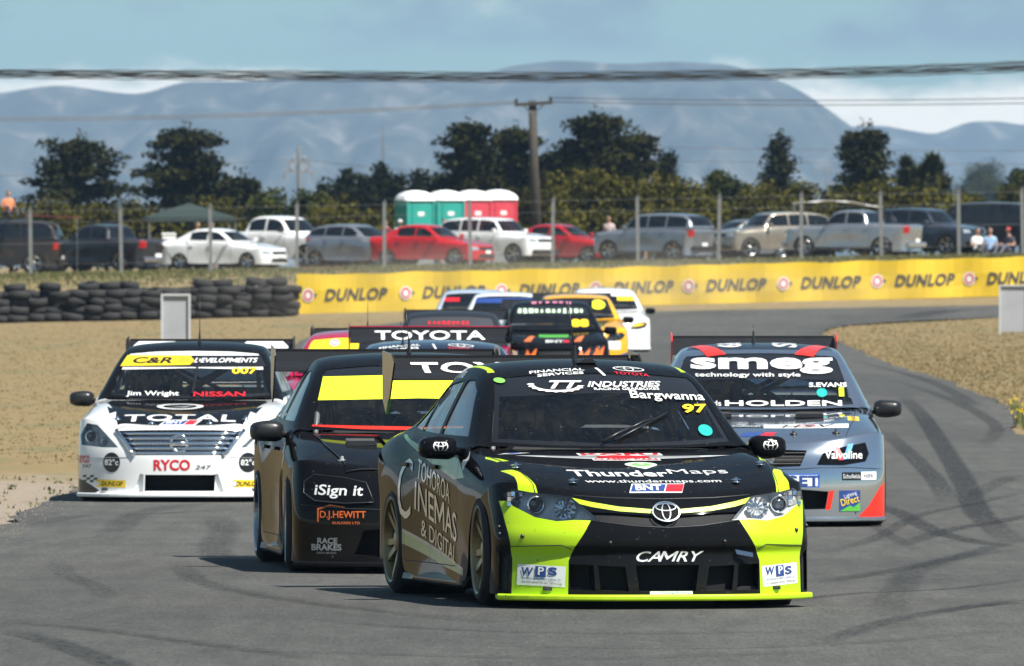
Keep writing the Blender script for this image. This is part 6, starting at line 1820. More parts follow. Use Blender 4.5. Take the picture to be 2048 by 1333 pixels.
    for yy, d in ((-1, -8), (1, 8)):
        if kind in ('suv', 'ute', 'van'):
            h = bl.ray_cast(Vector((0, d, zl + .12)), Vector((0, -yy, 0)))
            if h[0] is not None: bevel_obj(MB().box((0, h[0].y - yy * .02, zl + .13), (w * 1.62, .16, .18)).obj('bumper', M_SAT if kind != 'ute' else mat('chrome bumper', (.6, .6, .62), .2, .9, 0, .1), c), .04)
    if rack:
        m = MB(); zr = gh[4][2]
        for sx in (-1, 1): m.tube([(sx * .55, gh[2][0] * -1 + .3, zr + .0), (sx * .55, .2, zr + .06), (sx * .55, 1.4, zr + .04)], .02, 6)
        for y in (-.1, .5, 1.1): m.box((0, y, zr + .06), (1.2, .04, .03))
        m.obj('roof_rack', M_SAT, c)
    return c
GREY = paint('graphite paint', (.035, .036, .040), .25, .3); WHITEP = paint('plain white paint', (.72, .73, .73), .25); SILV = paint('silver paint', (.36, .37, .39), .25, .7); REDP = paint('red paint', (.42, .010, .014), .25)
GOLD = paint('champagne paint', (.30, .27, .22), .28, .5); BLUG = paint('blue grey paint', (.045, .055, .075), .22, .4); BROWN = paint('dark brown paint', (.030, .024, .020), .3, .2); SLATE = paint('slate silver paint', (.26, .28, .31), .25, .6)
parked('van', 'van', -8, 428, -98, BROWN, 'dark brown van at the left edge, a person on its roof', cat='van', rack=True)
parked('pickup_truck', 'ute', 205, 431, -127, GREY, 'dark grey pickup with red tail lamps showing its tailgate', cat='pickup')
parked('parked_car', 'sedan', 452, 424, 60, WHITEP, 'low white saloon parked beside the gazebo, in front of the white pickup')
parked('pickup_truck', 'ute', 566, 438, 55, paint('bright white paint', (.78, .79, .79), .25), 'tall white pickup parked just behind the low white saloon', cat='pickup', scale=1.12)
parked('parked_car', 'hatch', 722, 431, 53, SILV, 'silver hatchback between the white pickup and the red car')
parked('parked_car', 'sedan', 866, 427, 60, REDP, 'bright red low car in front of the portable toilets')
parked('parked_suv', 'suv', 992, 446, 55, WHITEP, 'white off-roader between the two red cars', cat='suv')
parked('parked_car', 'sedan', 1130, 452, 62, paint('dark red paint', (.34, .010, .014), .25), 'red saloon partly hidden behind the white off-roader')
parked('parked_suv', 'suv', 1308, 440, -124, SLATE, 'silver off-roader with its rear window towards the track, right of the red saloon', cat='suv')
parked('parked_car', 'hatch', 1478, 458, -60, paint('dull grey paint', (.14, .14, .145), .3, .4), 'grey car half hidden behind the champagne off-roader')
parked('parked_suv', 'suv', 1545, 446, -63, GOLD, 'champagne off-roader facing left under the pale awning', cat='suv')
parked('pickup_truck', 'ute', 1705, 437, -115, SILV, 'silver pickup with its tailgate towards the track, below the pale awning', cat='pickup')
parked('parked_suv', 'suv', 1852, 441, 57, BLUG, 'dark blue grey off-roader with glinting headlamps, right of the silver pickup', cat='suv')
parked('van', 'van', 2022, 447, 72, paint('black van paint', (.014, .014, .016), .25), 'black van at the right edge behind the seated people', cat='van')

# ------------------------------------------------------------------ things standing between the vehicles
def toilet(px, Y, col, label):
    x = px_x(px, Y); z = gz(x, Y); t = empty('portable_toilet', (x, Y, z), R(24)); tag(t, label, 'portable toilet', 'portable toilets')
    mc = mat('toilet plastic ' + str(col), col, .5, 0, 0, .1, 3)
    U_ = .46
    MB().box((0, 0, U_ / 2), (1.0, 1.3, U_)).obj('skid_base', M_STEEL, t)
    m = MB(); w = .55
    m.box((0, 0, 1.08), (1.1, 1.1, 1.96)); m.box((0, 0, .06), (1.16, 1.16, .12))
    for sx in (-1, 1):
        for sy in (-1, 1): m.box((sx * .55, sy * .55, 1.08), (.09, .09, 2.0))
        for k in range(4): m.box((sx * .565, -.36 + k * .24, 1.05), (.03, .07, 1.6))
    m.v = [(q[0], q[1], q[2] + U_) for q in m.v]
    bevel_obj(m.obj('cabin', mc, t), .02)
    d = MB().box((0, -.565, 1.06 + U_), (.72, .03, 1.78)).obj('door', mc, t); MB().box((.26, -.60, 1.05 + U_), (.05, .04, .14)).obj('handle', M_WHITE, d); MB().box((0, -.585, 1.55 + U_), (.26, .012, .16)).obj('sign', M_WHITE, d)
    V = []; F = []; n = 8
    for j in range(5):
        a = j / 4 * R(80); r_ = .62 * math.cos(a); h = U_ + 2.06 + .40 * math.sin(a)
        for k in range(16):
            t_ = 2 * math.pi * k / 16; cx, cy = math.cos(t_), math.sin(t_); q = max(abs(cx), abs(cy)); V.append((cx / q * r_, cy / q * r_, h))
    for j in range(4):
        for k in range(16): F.append((j * 16 + k, j * 16 + (k + 1) % 16, (j + 1) * 16 + (k + 1) % 16, (j + 1) * 16 + k))
    F.append(tuple(4 * 16 + k for k in range(16)))
    mesh_obj('roof', V, F, mat('white translucent plastic', (.78, .79, .78), .5, 0, 0, .05), t, True)
TEAL, PINK = (.02, .30, .25), (.55, .05, .075)
toilet(830, 466, TEAL, 'teal portable toilet at the left end of the row'); toilet(890, 468, TEAL, 'teal portable toilet next to the red ones')
toilet(944, 470, PINK, 'red portable toilet next to the teal ones'); toilet(995, 471, PINK, 'red portable toilet at the right end of the row')

def gazebo(px, Y):
    x = px_x(px, Y); z = gz(x, Y); t = empty('gazebo', (x, Y, z), R(6)); tag(t, 'dark green pyramid gazebo among the parked vehicles', 'gazebo')
    w = 1.62; m = MB(); V = [(0, 0, 2.46)]; n = 6
    F = []
    ring = []
    for sx, sy in ((-1, -1), (1, -1), (1, 1), (-1, 1)): V.append((sx * w, sy * w, 1.92))
    for sx, sy in ((-1, -1), (1, -1), (1, 1), (-1, 1)): V.append((sx * w, sy * w, 1.76))
    for k in range(4): F.append((0, 1 + k, 1 + (k + 1) % 4)); F.append((1 + k, 5 + k, 5 + (k + 1) % 4, 1 + (k + 1) % 4))
    mesh_obj('canopy', V, F, mat('dark green canvas', (.014, .028, .024), .85, 0, 0, .2, 3), t)
    for sx in (-1, 1):
        for sy in (-1, 1): MB().tube([(sx * w * .97, sy * w * .97, 0), (sx * w * .97, sy * w * .97, 1.9)], .025, 6).obj('leg', M_STEEL, t)
gazebo(378, 440)
def awning(px0, px1, y0, Y):
    xa, xb = px_x(px0, Y), px_x(px1, Y); z = gz((xa + xb) / 2, Y); t = empty('awning', ((xa + xb) / 2, Y, z)); tag(t, 'pale fabric awning stretched on poles above the champagne off-roader', 'awning')
    w = (xb - xa) / 2; V = []; F = []; n = 12
    zt = CAM_H - (y0 - 537) / FPX * Y - z
    for j in range(4):
        for i in range(n + 1): u = -1 + 2 * i / n; V.append((u * w, -1.1 + j * .75, zt - .10 * u * u - .16 * max(0, u) + .03 * math.sin(i * 1.7 + j)))
    for j in range(3):
        for i in range(n): F.append((j * (n + 1) + i, j * (n + 1) + i + 1, (j + 1) * (n + 1) + i + 1, (j + 1) * (n + 1) + i))
    o = mesh_obj('canopy', V, F, mat('pale canvas', (.62, .61, .58), .8, 0, 0, .15, 2), t, True)
    sd = o.modifiers.new('s', 'SOLIDIFY'); sd.thickness = .02
    for sx in (-.96, .96):
        for y in (-1.05, 1.1): MB().tube([(sx * w, y, 0), (sx * w, y, zt - .12 - (.14 if sx > 0 else 0))], .02, 6).obj('pole', M_ALU, t)
awning(1585, 1765, 402, 448)
def red_awning():
    Y = 429; x = px_x(105, Y); z = gz(x, Y); t = empty('awning', (x, Y, z)); tag(t, 'faded red awning between the brown van and the grey pickup', 'awning')
    o = MB().box((0, 0, 2.02), (1.9, 1.6, .03), Matrix.Rotation(R(3), 3, 'Y')).obj('canopy', mat('faded red canvas', (.20, .035, .05), .8, 0, 0, .2, 2), t)
    for sx in (-.9, .9): MB().tube([(sx, -.75, 0), (sx, -.75, 2.02 - sx * .05)], .02, 6).obj('pole', M_ALU, t)
red_awning()
def box_thing(name, px, py, Y, d, m, label, cat):
    p = at(px, py, Y); o = MB().box((0, 0, d[2] / 2), d).obj(name, m); bevel_obj(o, .03); o.location = (p.x, Y, p.z); tag(o, label, cat); return o
# camp table with a white cool box on it
Y = 436; xt = px_x(338, Y); zt_ = gz(xt, Y)
t = empty('camp_table', (xt, Y, zt_)); tag(t, 'small dark camp table under the gazebo', 'table')
MB().box((0, 0, .70), (.9, .55, .03)).obj('table_top', M_SAT, t)
for sx in (-1, 1):
    for sy in (-1, 1): MB().tube([(sx * .40, sy * .24, 0), (sx * .36, sy * .2, .69)], .014, 6).obj('leg', M_STEEL, t)
b = empty('cool_box', (xt, Y, zt_ + .716)); tag(b, 'tall white cool box standing on the camp table', 'cool box')
bevel_obj(MB().box((0, 0, .27), (.50, .36, .54)).obj('box', M_WHITE, b), .04); bevel_obj(MB().box((0, 0, .60), (.53, .39, .09)).obj('lid', M_WHITE, b), .03)
for bx, lab, col_ in ((2000, 'blue picnic blanket spread in front of the black van', (.16, .30, .50)), (640, 'pink picnic blanket on the grass in front of the white pickup', (.62, .10, .22))):
    Yb = 408; x = px_x(bx, Yb); V = []; F = []
    for j in range(7):
        for i in range(9):
            xx, yy = -.75 + 1.5 * i / 8, -.6 + 1.2 * j / 6; V.append((xx, yy, gz(x + xx, Yb + yy) - gz(x, Yb) + .03 + .05 * abs(noise.noise(Vector((xx * 2.3 + bx, yy * 2.3, 0))))))
    for j in range(6):
        for i in range(8): F.append((j * 9 + i, j * 9 + i + 1, (j + 1) * 9 + i + 1, (j + 1) * 9 + i))
    o = mesh_obj('picnic_blanket', V, F, mat('blanket ' + str(col_), col_, .9, 0, 0, .3, 4), None, True); o.location = (x, Yb, gz(x, Yb)); tag(o, lab, 'blanket')
    sd = o.modifiers.new('s', 'SOLIDIFY'); sd.thickness = .015

# people behind the fence
SKIN = mat('skin', (.42, .24, .16), .6, 0, 0, .1, 20)
def person(px, Y, label, top, legs, hair=(.02, .015, .01), pose='stand', zoff=0.0, deg=0, hat=None, h=1.72, group='spectators'):
    x = px_x(px, Y); z = gz(x, Y) + zoff
    r = empty('person', (x, Y, z), R(deg)); tag(r, label, 'person', group)
    k = h / 1.72
    mt, ml = mat('shirt ' + str(top), top, .85, 0, 0, .2, 9), mat('trousers ' + str(legs), legs, .85, 0, 0, .2, 9)
    if pose == 'stand':
        J = [(0, 0, .92, (.15, .11)), (0, .01, 1.12, (.14, .10)), (0, 0, 1.36, (.17, .11)), (0, 0, 1.47, .055), (0, -.01, 1.56, .05),
             (-.17, 0, 1.38, .065), (-.23, .02, 1.12, .045), (-.22, -.08, .86, .03), (-.22, -.10, .78, .035),
             (.17, 0, 1.38, .065), (.24, .02, 1.12, .045), (.15, -.18, 1.02, .03), (.10, -.22, 1.02, .035),
             (-.09, 0, .84, .095), (-.10, -.01, .48, .065), (-.11, .02, .09, .045), (-.12, -.14, .04, .04), (.09, 0, .84, .095), (.12, -.03, .48, .065), (.14, .0, .09, .045), (.15, -.16, .04, .04)]
        hd = (0, -.02, 1.63)
    else:
        J = [(0, 0, .12, (.16, .13)), (0, .02, .32, (.14, .10)), (0, 0, .56, (.17, .11)), (0, -.02, .67, .055), (0, -.03, .76, .05),
             (-.17, 0, .58, .065), (-.24, -.02, .34, .045), (-.16, -.22, .38, .03), (-.12, -.28, .40, .035),
             (.17, 0, .58, .065), (.24, -.02, .34, .045), (.16, -.24, .36, .03), (.12, -.30, .36, .035),
             (-.10, -.06, .12, .095), (-.13, -.42, .38, .065), (-.13, -.62, .06, .045), (-.13, -.76, .04, .04), (.10, -.06, .12, .095), (.14, -.42, .34, .065), (.15, -.66, .06, .045), (.15, -.80, .04, .04)]
        hd = (0, -.04, .83)
    E = [(0, 1), (1, 2), (2, 3), (3, 4), (2, 5), (5, 6), (6, 7), (7, 8), (2, 9), (9, 10), (10, 11), (11, 12), (0, 13), (13, 14), (14, 15), (15, 16), (0, 17), (17, 18), (18, 19), (19, 20)]
    o = skin_body('body', J, E, [mt, ml, SKIN], r, 1); o.scale = (k, k, k)
    me = o.data
    zc = .95 if pose == 'stand' else .22
    for f in me.polygons:
        c = f.center
        arm = abs(c.x) > .205 or (c.y < -.14 and c.z > zc + .02 and pose == 'stand') or (pose != 'stand' and c.y < -.10 and c.z > .30 and abs(c.x) < .2 and c.z > .34 and c.y > -.33)
        f.material_index = 1 if c.z < zc and not (arm and c.z > zc - .2) or (pose != 'stand' and c.y < -.33) else (2 if arm and c.z < (1.22 if pose == 'stand' else .45) or c.z > (1.45 if pose == 'stand' else .65) else 0)
        if pose == 'stand' and c.z < .45: f.material_index = 2 if c.z > .12 else 1
    # head with nose, ears, hair
    m = MB(); n = 14
    m.lathe([(hd[2] - .115, .0), (hd[2] - .10, .045), (hd[2] - .05, .068), (hd[2] + .02, .077), (hd[2] + .07, .070), (hd[2] + .105, .04), (hd[2] + .115, 0)], 'z', n, (hd[0], hd[1], 0))
    m.add([(hd[0] - .012, hd[1] - .07, hd[2] - .02), (hd[0] + .012, hd[1] - .07, hd[2] - .02), (hd[0], hd[1] - .095, hd[2] - .022), (hd[0], hd[1] - .074, hd[2] + .025)], [(0, 1, 2), (0, 2, 3), (1, 3, 2)])
    for sx in (-1, 1): m.box((hd[0] + sx * .078, hd[1], hd[2]), (.018, .03, .05))
    hdo = m.obj('head', SKIN, r, True); hdo.scale = (k, k, k)
    m = MB(); m.lathe([(hd[2] + .0, .082), (hd[2] + .05, .086), (hd[2] + .10, .062), (hd[2] + .127, .0)], 'z', n, (hd[0], hd[1] + .012, 0))
    if hat: m.lathe([(hd[2] + .045, .088), (hd[2] + .042, .14), (hd[2] + .038, .14), (hd[2] + .035, .088)], 'z', n, (hd[0], hd[1] + .0, 0))
    hr = m.obj('hat' if hat else 'hair', mat('headwear ' + str(hat), hat, .8) if hat else mat('hair ' + str(hair), hair, .8), r, True); hr.scale = (k, k, k)
    return r
person(16, 427, 'person in an orange top sitting on the brown van roof', (.60, .22, .10), (.03, .03, .05), pose='sit', zoff=2.02, deg=20)
person(395, 437, 'person in dark clothes standing under the gazebo', (.03, .03, .035), (.03, .03, .04), deg=30)
person(425, 438, 'person in a red shirt under the right edge of the gazebo', (.30, .04, .03), (.03, .03, .04), deg=-30)
person(800, 452, 'person in white with a white hat behind the bright red car', (.70, .70, .70), (.10, .11, .14), hat=(.75, .75, .75), deg=10)
person(772, 450, 'person in a dark red top left of the one in white', (.16, .02, .03), (.02, .02, .03), deg=-20)
person(888, 452, 'bare armed person in black in front of the teal toilets', (.015, .015, .018), (.05, .05, .06), deg=30)
person(1218, 455, 'person in a pale pink shirt right of the red saloon', (.50, .40, .39), (.10, .10, .12), deg=-15)
person(1284, 454, 'person in a peach top seen above the silver off-roader', (.50, .28, .20), (.06, .06, .09), deg=15)
person(1782, 447, 'person in a white shirt between the silver pickup and blue grey off-roader', (.66, .66, .66), (.03, .03, .05), deg=25)
person(1954, 411, 'person in a white shirt sitting on the grass before the black van', (.68, .68, .68), (.04, .04, .06), pose='sit', deg=30)
person(1980, 410, 'person in a pale blue shirt sitting between two others', (.28, .42, .60), (.05, .05, .08), pose='sit', deg=0)
person(2018, 409, 'person in a dark top and red cap sitting at the right edge', (.06, .05, .06), (.10, .10, .12), pose='sit', hat=(.45, .02, .02), deg=-40)
# ------------------------------------------------------------------ trees, poles and wires
def leaf_mat(name, a, b_, trans=.2):
    m = bpy.data.materials.new(name); m.use_nodes = True; n, l = nodes(m); b = n['Principled BSDF']; b.inputs['Roughness'].default_value = .7; b.inputs['Specular IOR Level'].default_value = .08
    at_ = n.new('ShaderNodeAttribute'); at_.attribute_name = 'tone'
    x = n.new('ShaderNodeMix'); x.data_type = 'RGBA'; x.inputs['A'].default_value = (*a, 1); x.inputs['B'].default_value = (*b_, 1); l.new(at_.outputs['Fac'], x.inputs['Factor']); l.new(x.outputs['Result'], b.inputs['Base Color'])
    return m
LF_CEDAR = leaf_mat('cedar needles', (.004, .007, .002), (.036, .036, .006)); LF_PINE = leaf_mat('conifer needles', (.005, .008, .004), (.024, .028, .008))
LF_OLIVE = leaf_mat('olive shrub leaves', (.012, .013, .002), (.098, .088, .009)); LF_GREEN = leaf_mat('broad leaves', (.012, .018, .004), (.055, .062, .010)); LF_CAB = leaf_mat('cabbage tree blades', (.015, .020, .004), (.085, .085, .020))
M_BARK = mat('bark', (.060, .045, .030), .95, 0, 0, .4, 5, .5, 12)
class Leaves:
    def __init__(s, seed): s.r = random.Random(seed); s.V = []; s.F = []; s.T = []
    def leaf(s, p, size, tone, flat=0.0):
        r = s.r
        size = size * .8; n = Vector((r.gauss(0, 1), r.gauss(0, 1), r.gauss(0, 1) + flat * 3)).normalized()
        a = n.orthogonal().normalized(); q = Matrix.Rotation(r.uniform(0, 6.28), 3, n); a = q @ a; b = n.cross(a)
        L = size * r.uniform(.7, 1.4); W = size * r.uniform(.35, .65); k = len(s.V)
        s.V += [p - a * L * .5, p + b * W * .5, p + a * L * .5, p - b * W * .5]; s.F.append((k, k + 1, k + 2, k + 3)); s.T += [tone] * 4
    def clump(s, c, rx, ry, rz, n, size, flat=0.0, tone=(.0, 1.0)):
        r = s.r; base = r.uniform(*tone)
        for _ in range(n):
            d = Vector((r.gauss(0, 1), r.gauss(0, 1), r.gauss(0, 1))).normalized() * (r.random() ** .45)
            p = Vector((c[0] + d.x * rx, c[1] + d.y * ry, c[2] + d.z * rz))
            s.leaf(p, size, max(0, min(1, base * .7 + r.uniform(0, .45))), flat)
    def obj(s, name, m, parent):
        o = mesh_obj(name, s.V, s.F, m, parent)
        a = o.data.attributes.new('tone', 'FLOAT', 'POINT'); a.data.foreach_set('value', s.T)
        return o
_ts = [0]
def tree(kind, px, ytop, wpx, Y, label, lm=None, dens=1.0, lean=0.0, cat='tree', group='trees beyond the parked vehicles'):
    _ts[0] += 1; r = random.Random(100 + _ts[0])
    Y = Y if Y > 1000 else 476 + (Y - 540) * .42
    x = px_x(px, Y); z0 = gz(x, Y); H = CAM_H - (ytop - 537) / FPX * Y - z0; W = wpx / FPX * Y / 2 * (1.15 if kind == 'cedar' else 1.28 if kind == 'round' else 1.1)
    nm = {'cedar': 'cedar_tree', 'cone': 'conifer_tree', 'round': 'shrub', 'crown': 'leafy_tree', 'cabbage': 'cabbage_tree'}[kind]
    t = empty(nm, (x, Y, z0)); tag(t, label, cat, group)
    L = Leaves(200 + _ts[0]); tr = MB()
    if kind == 'cedar':
        tr.tube([(0, 0, -.1), (lean * .3, 0, H * .4), (lean, 0, H * .97)], [.045 * H, .03 * H, .008 * H], 8)
        nl = max(10, int(H * 2.1))
        for k in range(nl):
            f = .08 + .92 * (k + r.uniform(-.25, .25)) / nl; z = H * min(.985, f)
            prof = W * (1.0 - max(0, (f - .30) / .70) ** 1.35 * .72) * (.9 if f < .2 else 1)
            nb = r.randint(5, 7)
            a0 = r.uniform(0, 6.28)
            for b in range(nb):
                ang = a0 + b * 6.283 / nb + r.uniform(-.35, .35); ln = prof * r.uniform(.55, 1.12); rise = r.uniform(-.04, .14) * ln
                end = Vector((lean * f + math.cos(ang) * ln, math.sin(ang) * ln * .8, z + rise))
                tr.tube([(lean * f, 0, z - .05 * ln), (lean * f + math.cos(ang) * ln * .5, math.sin(ang) * ln * .4, z + rise * .3), end], [.012 * H, .008 * H, .003 * H], 5)
                m = max(2, int(ln / .6))
                for q in range(m + 1):
                    g = .30 + .75 * q / m
                    c = Vector((lean * f, 0, z)).lerp(end, g); s_ = (.28 + .20 * (1 - abs(g - .7))) * r.uniform(.8, 1.3) * (H / 9) ** .5
                    L.clump(c + Vector((r.uniform(-.25, .25), r.uniform(-.2, .2), r.uniform(-.1, .2))), s_ * 1.9, s_ * 1.6, s_ * .72, int(58 * dens), .36, .45, (.0, .75))
        L.clump((lean, 0, H * .97), .5, .4, .6, int(60 * dens), .28, .2)
    elif kind == 'cone':
        tr.tube([(0, 0, -.1), (0, 0, H * .96)], [.03 * H, .006 * H], 7)
        n = int(46 * dens)
        for k in range(n):
            f = (k + .5) / n; z = H * (.08 + .90 * f); R_ = W * (1 - f) ** .72 * 1.02 + .05
            for b in range(max(2, int(5 * (1 - f) + 2))):
                a = r.uniform(0, 6.28); rr = R_ * r.uniform(.35, 1.05)
                L.clump((math.cos(a) * rr, math.sin(a) * rr, z + r.uniform(-.2, .2) - rr * .12), .50, .50, .42, int(30 * dens), .32, .2, (0, .8))
    elif kind in ('round', 'crown'):
        tz = H * (.42 if kind == 'crown' else .12)
        tr.tube([(0, 0, -.1), (r.uniform(-.1, .1), 0, tz), (r.uniform(-.2, .2), 0, H * .7)], [.03 * H + .03, .022 * H + .02, .01 * H], 7)
        nb = int((24 if kind == 'crown' else 26) * dens * max(1, W / 1.6))
        for k in range(nb):
            a = r.uniform(0, 6.28); el = r.uniform(-.25, 1.0) if kind == 'crown' else r.uniform(-.1, 1.0)
            rr = W * math.sqrt(max(0, 1 - max(0, el) ** 2)) * r.uniform(.45, .95)
            zc = tz + (H - tz) * .30 + (H - tz) * .60 * el * r.uniform(.75, 1.05) if kind == 'crown' else H * (.22 + .66 * max(0, el) * r.uniform(.8, 1.1))
            c = Vector((math.cos(a) * rr, math.sin(a) * rr * .8, zc)); s_ = W * r.uniform(.22, .38) + .15
            if k % 3 == 0: tr.tube([(0, 0, tz * .9), c * .6 + Vector((0, 0, tz * .25)), c], [.02 * H, .012 * H, .004 * H], 5)
            L.clump(c, s_ * 1.15, s_ * 1.15, s_ * .9, int(240 * min(2.2, max(.6, s_))), .28, .0, (.0, 1.0))
    else:       # cabbage tree: stems ending in heads of long narrow blades
        heads = [(0, 0, H * .80)] + [(r.uniform(-.5, .5) * W, r.uniform(-.4, .4) * W, H * r.uniform(.52, .76)) for _ in range(5)]
        for hx, hy, hz in heads:
            tr.tube([(0, 0, -.1), (hx * .3, hy * .3, H * .35), (hx, hy, hz)], [.10, .08, .05], 6)
            for _ in range(int(330 * dens)):
                d = Vector((r.gauss(0, 1), r.gauss(0, 1), r.gauss(.25, 1))).normalized(); ln = W * r.uniform(.42, .75); p = Vector((hx, hy, hz)); e = p + d * ln - Vector((0, 0, .22 * ln * (1 - d.z)))
                sd = d.cross(Vector((0, 0, 1))); sd = (sd if sd.length > .01 else Vector((1, 0, 0))).normalized() * .07; k = len(L.V); mid = p.lerp(e, .5) + Vector((0, 0, .08 * ln))
                L.V += [p - sd * .6, p + sd * .6, mid + sd, mid - sd, e]; L.F += [(k, k + 1, k + 2, k + 3), (k + 3, k + 2, k + 4)]; L.T += [r.uniform(0, .8)] * 5
    tr.obj('trunk', M_BARK, t, True)
    L.obj('crown', lm or {'cedar': LF_CEDAR, 'cone': LF_PINE, 'round': LF_OLIVE, 'crown': LF_GREEN, 'cabbage': LF_CAB}[kind], t)
    return t
tree('cedar', 158, 276, 205, 690, 'broad dark cedar at the far left with layered boughs')
tree('cedar', 372, 256, 190, 680, 'tall dark cedar with clear gaps between its boughs, left of the lattice pole')
tree('cedar', 482, 352, 92, 670, 'low spreading cedar right of the tallest left tree')
tree('cone', 652, 372, 46, 720, 'small dark conifer, leftmost of the row behind the silver hatchback')
tree('cone', 692, 346, 60, 725, 'dark conifer second in the row behind the silver hatchback')
tree('cone', 728, 356, 54, 715, 'dark conifer third in the row behind the silver hatchback')
tree('cone', 762, 338, 50, 730, 'tallest dark conifer of the row, in front of the thin mast')
tree('cone', 795, 358, 42, 720, 'dark conifer at the right end of the row')
tree('cone', 838, 346, 42, 760, 'slim dark conifer behind the leftmost teal toilet'); tree('cone', 872, 360, 38, 760, 'small slim conifer behind the teal toilets')
tree('cedar', 950, 250, 135, 640, 'tall cedar left of the wooden power pole', lean=-.3); tree('cedar', 1022, 257, 100, 650, 'slender cedar just left of the wooden power pole', lean=.2)
tree('cedar', 1190, 226, 160, 640, 'tallest cedar right of the wooden power pole'); tree('cedar', 1246, 268, 110, 660, 'cedar leaning out at the right shoulder of the tallest one', lean=.5)
tree('cedar', 1108, 305, 80, 660, 'shorter cedar immediately right of the wooden power pole'); tree('cone', 1336, 304, 34, 800, 'small pointed conifer right of the tall cedars')
tree('cone', 1558, 276, 122, 700, 'broad dark conical tree standing alone right of centre'); tree('cedar', 1730, 254, 92, 680, 'narrow dark cedar left of the cabbage trees')
tree('cabbage', 1812, 294, 92, 650, 'cabbage tree with narrow blades, next to the narrow cedar'); tree('cabbage', 1864, 290, 100, 640, 'cabbage tree with narrow blades, right of the other one')
tree('crown', 1968, 320, 118, 1500, 'hazy rounded tree far off at the right', lm=LF_GREEN); tree('crown', 2044, 336, 90, 800, 'leafy tree cut by the right edge')
for px_, yt, w_, Y_, k_, lab in [(1085, 372, 130, 560, 'round', 'olive shrub below the wooden power pole'), (1180, 342, 190, 570, 'round', 'large olive shrub in front of the tallest cedar'), (1262, 372, 120, 565, 'round', 'olive shrub right of the large one'),
     (1345, 344, 170, 575, 'round', 'large rounded olive shrub behind the silver off-roader'), (1442, 340, 100, 590, 'crown', 'rounded tree left of the conical one'), (1408, 400, 90, 540, 'round', 'low olive shrub right of the silver off-roader'),
     (1520, 374, 130, 560, 'round', 'low green shrub in front of the conical tree'), (1605, 362, 110, 565, 'round', 'low green shrub at the right foot of the conical tree'), (1668, 376, 100, 570, 'round', 'low shrub between the conical tree and the narrow cedar'),
     (1750, 364, 140, 560, 'round', 'rounded shrub below the narrow cedar'), (1830, 380, 120, 560, 'round', 'rounded shrub below the cabbage trees'), (1925, 392, 130, 555, 'round', 'low shrub behind the dark blue off-roader'), (2025, 384, 120, 560, 'round', 'low shrub behind the black van'),
     (1000, 392, 120, 560, 'round', 'dark shrub behind the red toilets'), (100, 398, 130, 560, 'round', 'low olive shrub below the broad far left cedar'), (215, 402, 120, 565, 'round', 'low olive shrub between the two left cedars'), (300, 396, 110, 560, 'round', 'low shrub left of the gazebo top'),
     (440, 398, 110, 565, 'round', 'low shrub right of the gazebo top'), (545, 378, 90, 580, 'crown', 'small leafy tree left of the lattice pole'), (618, 384, 90, 575, 'crown', 'small leafy tree right of the lattice pole'), (690, 404, 140, 560, 'round', 'low olive shrub in front of the conifer row'), (775, 400, 110, 560, 'round', 'low shrub left of the teal toilets'),
     (20, 412, 110, 600, 'round', 'low shrub at the left edge behind the brown van')]:
    tree(k_, px_, yt, w_, Y_, lab, group='shrubs behind the parked vehicles' if k_ == 'round' else 'trees beyond the parked vehicles', cat='shrub' if k_ == 'round' else 'tree')

M_POLE = mat('tarred pole wood', (.045, .038, .028), .9, 0, 0, .4, 3, .4, 10)
def wood_pole():
    Y = 480; x = px_x(1068, Y); z = gz(x, Y); zt = CAM_H - (202 - 537) / FPX * Y - z
    p = empty('power_pole', (x, Y, z)); tag(p, 'thick dark wooden power pole with a short crossarm, among the cedars', 'power pole')
    MB().tube([(.18, 0, 0), (.0, 0, zt * .6), (-.06, 0, zt)], [.21, .18, .155], 12).obj('pole', M_POLE, p, True)
    a = MB().box((-.02, -.18, zt - .12), (1.5, .12, .13), Matrix.Rotation(R(-3.5), 3, 'Y')).obj('crossarm', M_POLE, p)
    for sx in (-1, 1):
        MB().lathe([(0, .03), (.05, .07), (.09, .05), (.13, .075), (.17, .05), (.20, 0)], 'z', 10, (-.02 + sx * .68, -.18, zt - .06 + sx * .04)).obj('insulator', M_SAT, a, True)
    m = MB(); m.tube([(-.45, -.16, zt - .15), (-.05, -.12, zt - .55)], .025, 5); m.tube([(.42, -.16, zt - .12), (-.04, -.12, zt - .55)], .025, 5); m.obj('brace', M_STEEL, p)
wood_pole()
def lattice_pole(px, ytop, Y, label, arms):
    x = px_x(px, Y); z = gz(x, Y); zt = CAM_H - (ytop - 537) / FPX * Y - z; p = empty('power_pole', (x, Y, z)); tag(p, label, 'power pole')
    MB().tube([(0, 0, 0), (0, 0, zt)], [.26, .12], 8).obj('pole', mat('grey pole', (.10, .105, .10), .8, 0, 0, .3, 2), p, True)
    for dz, w in arms:
        m = MB(); m.box((0, 0, zt - dz), (2 * w, .14, .14)); m.tube([(-w * .8, 0, zt - dz), (0, 0, zt - dz + .5)], .03, 4); m.tube([(w * .8, 0, zt - dz), (0, 0, zt - dz + .5)], .03, 4)
        for sx in (-1, 1): m.lathe([(-.55, .03), (-.5, .10), (-.3, .07), (-.1, .10), (0, .03)], 'z', 8, (sx * w * .95, 0, zt - dz)); m.lathe([(.05, .03), (.1, .1), (.35, .08), (.45, .02)], 'z', 8, (sx * w * .5, 0, zt - dz))
        m.obj('crossarm', M_STEEL, p)
lattice_pole(598, 292, 900, 'grey transmission pole with insulators between the left trees', [(1.2, .8), (1.95, 1.1)])
lattice_pole(1298, 268, 860, 'thin grey transmission pole right of the tall cedars', [(.9, .7), (2.2, 1.1)])
lattice_pole(1653, 330, 1800, 'far pale transmission pole left of the narrow cedar', [(1.0, 2.0), (3.0, 2.4)])
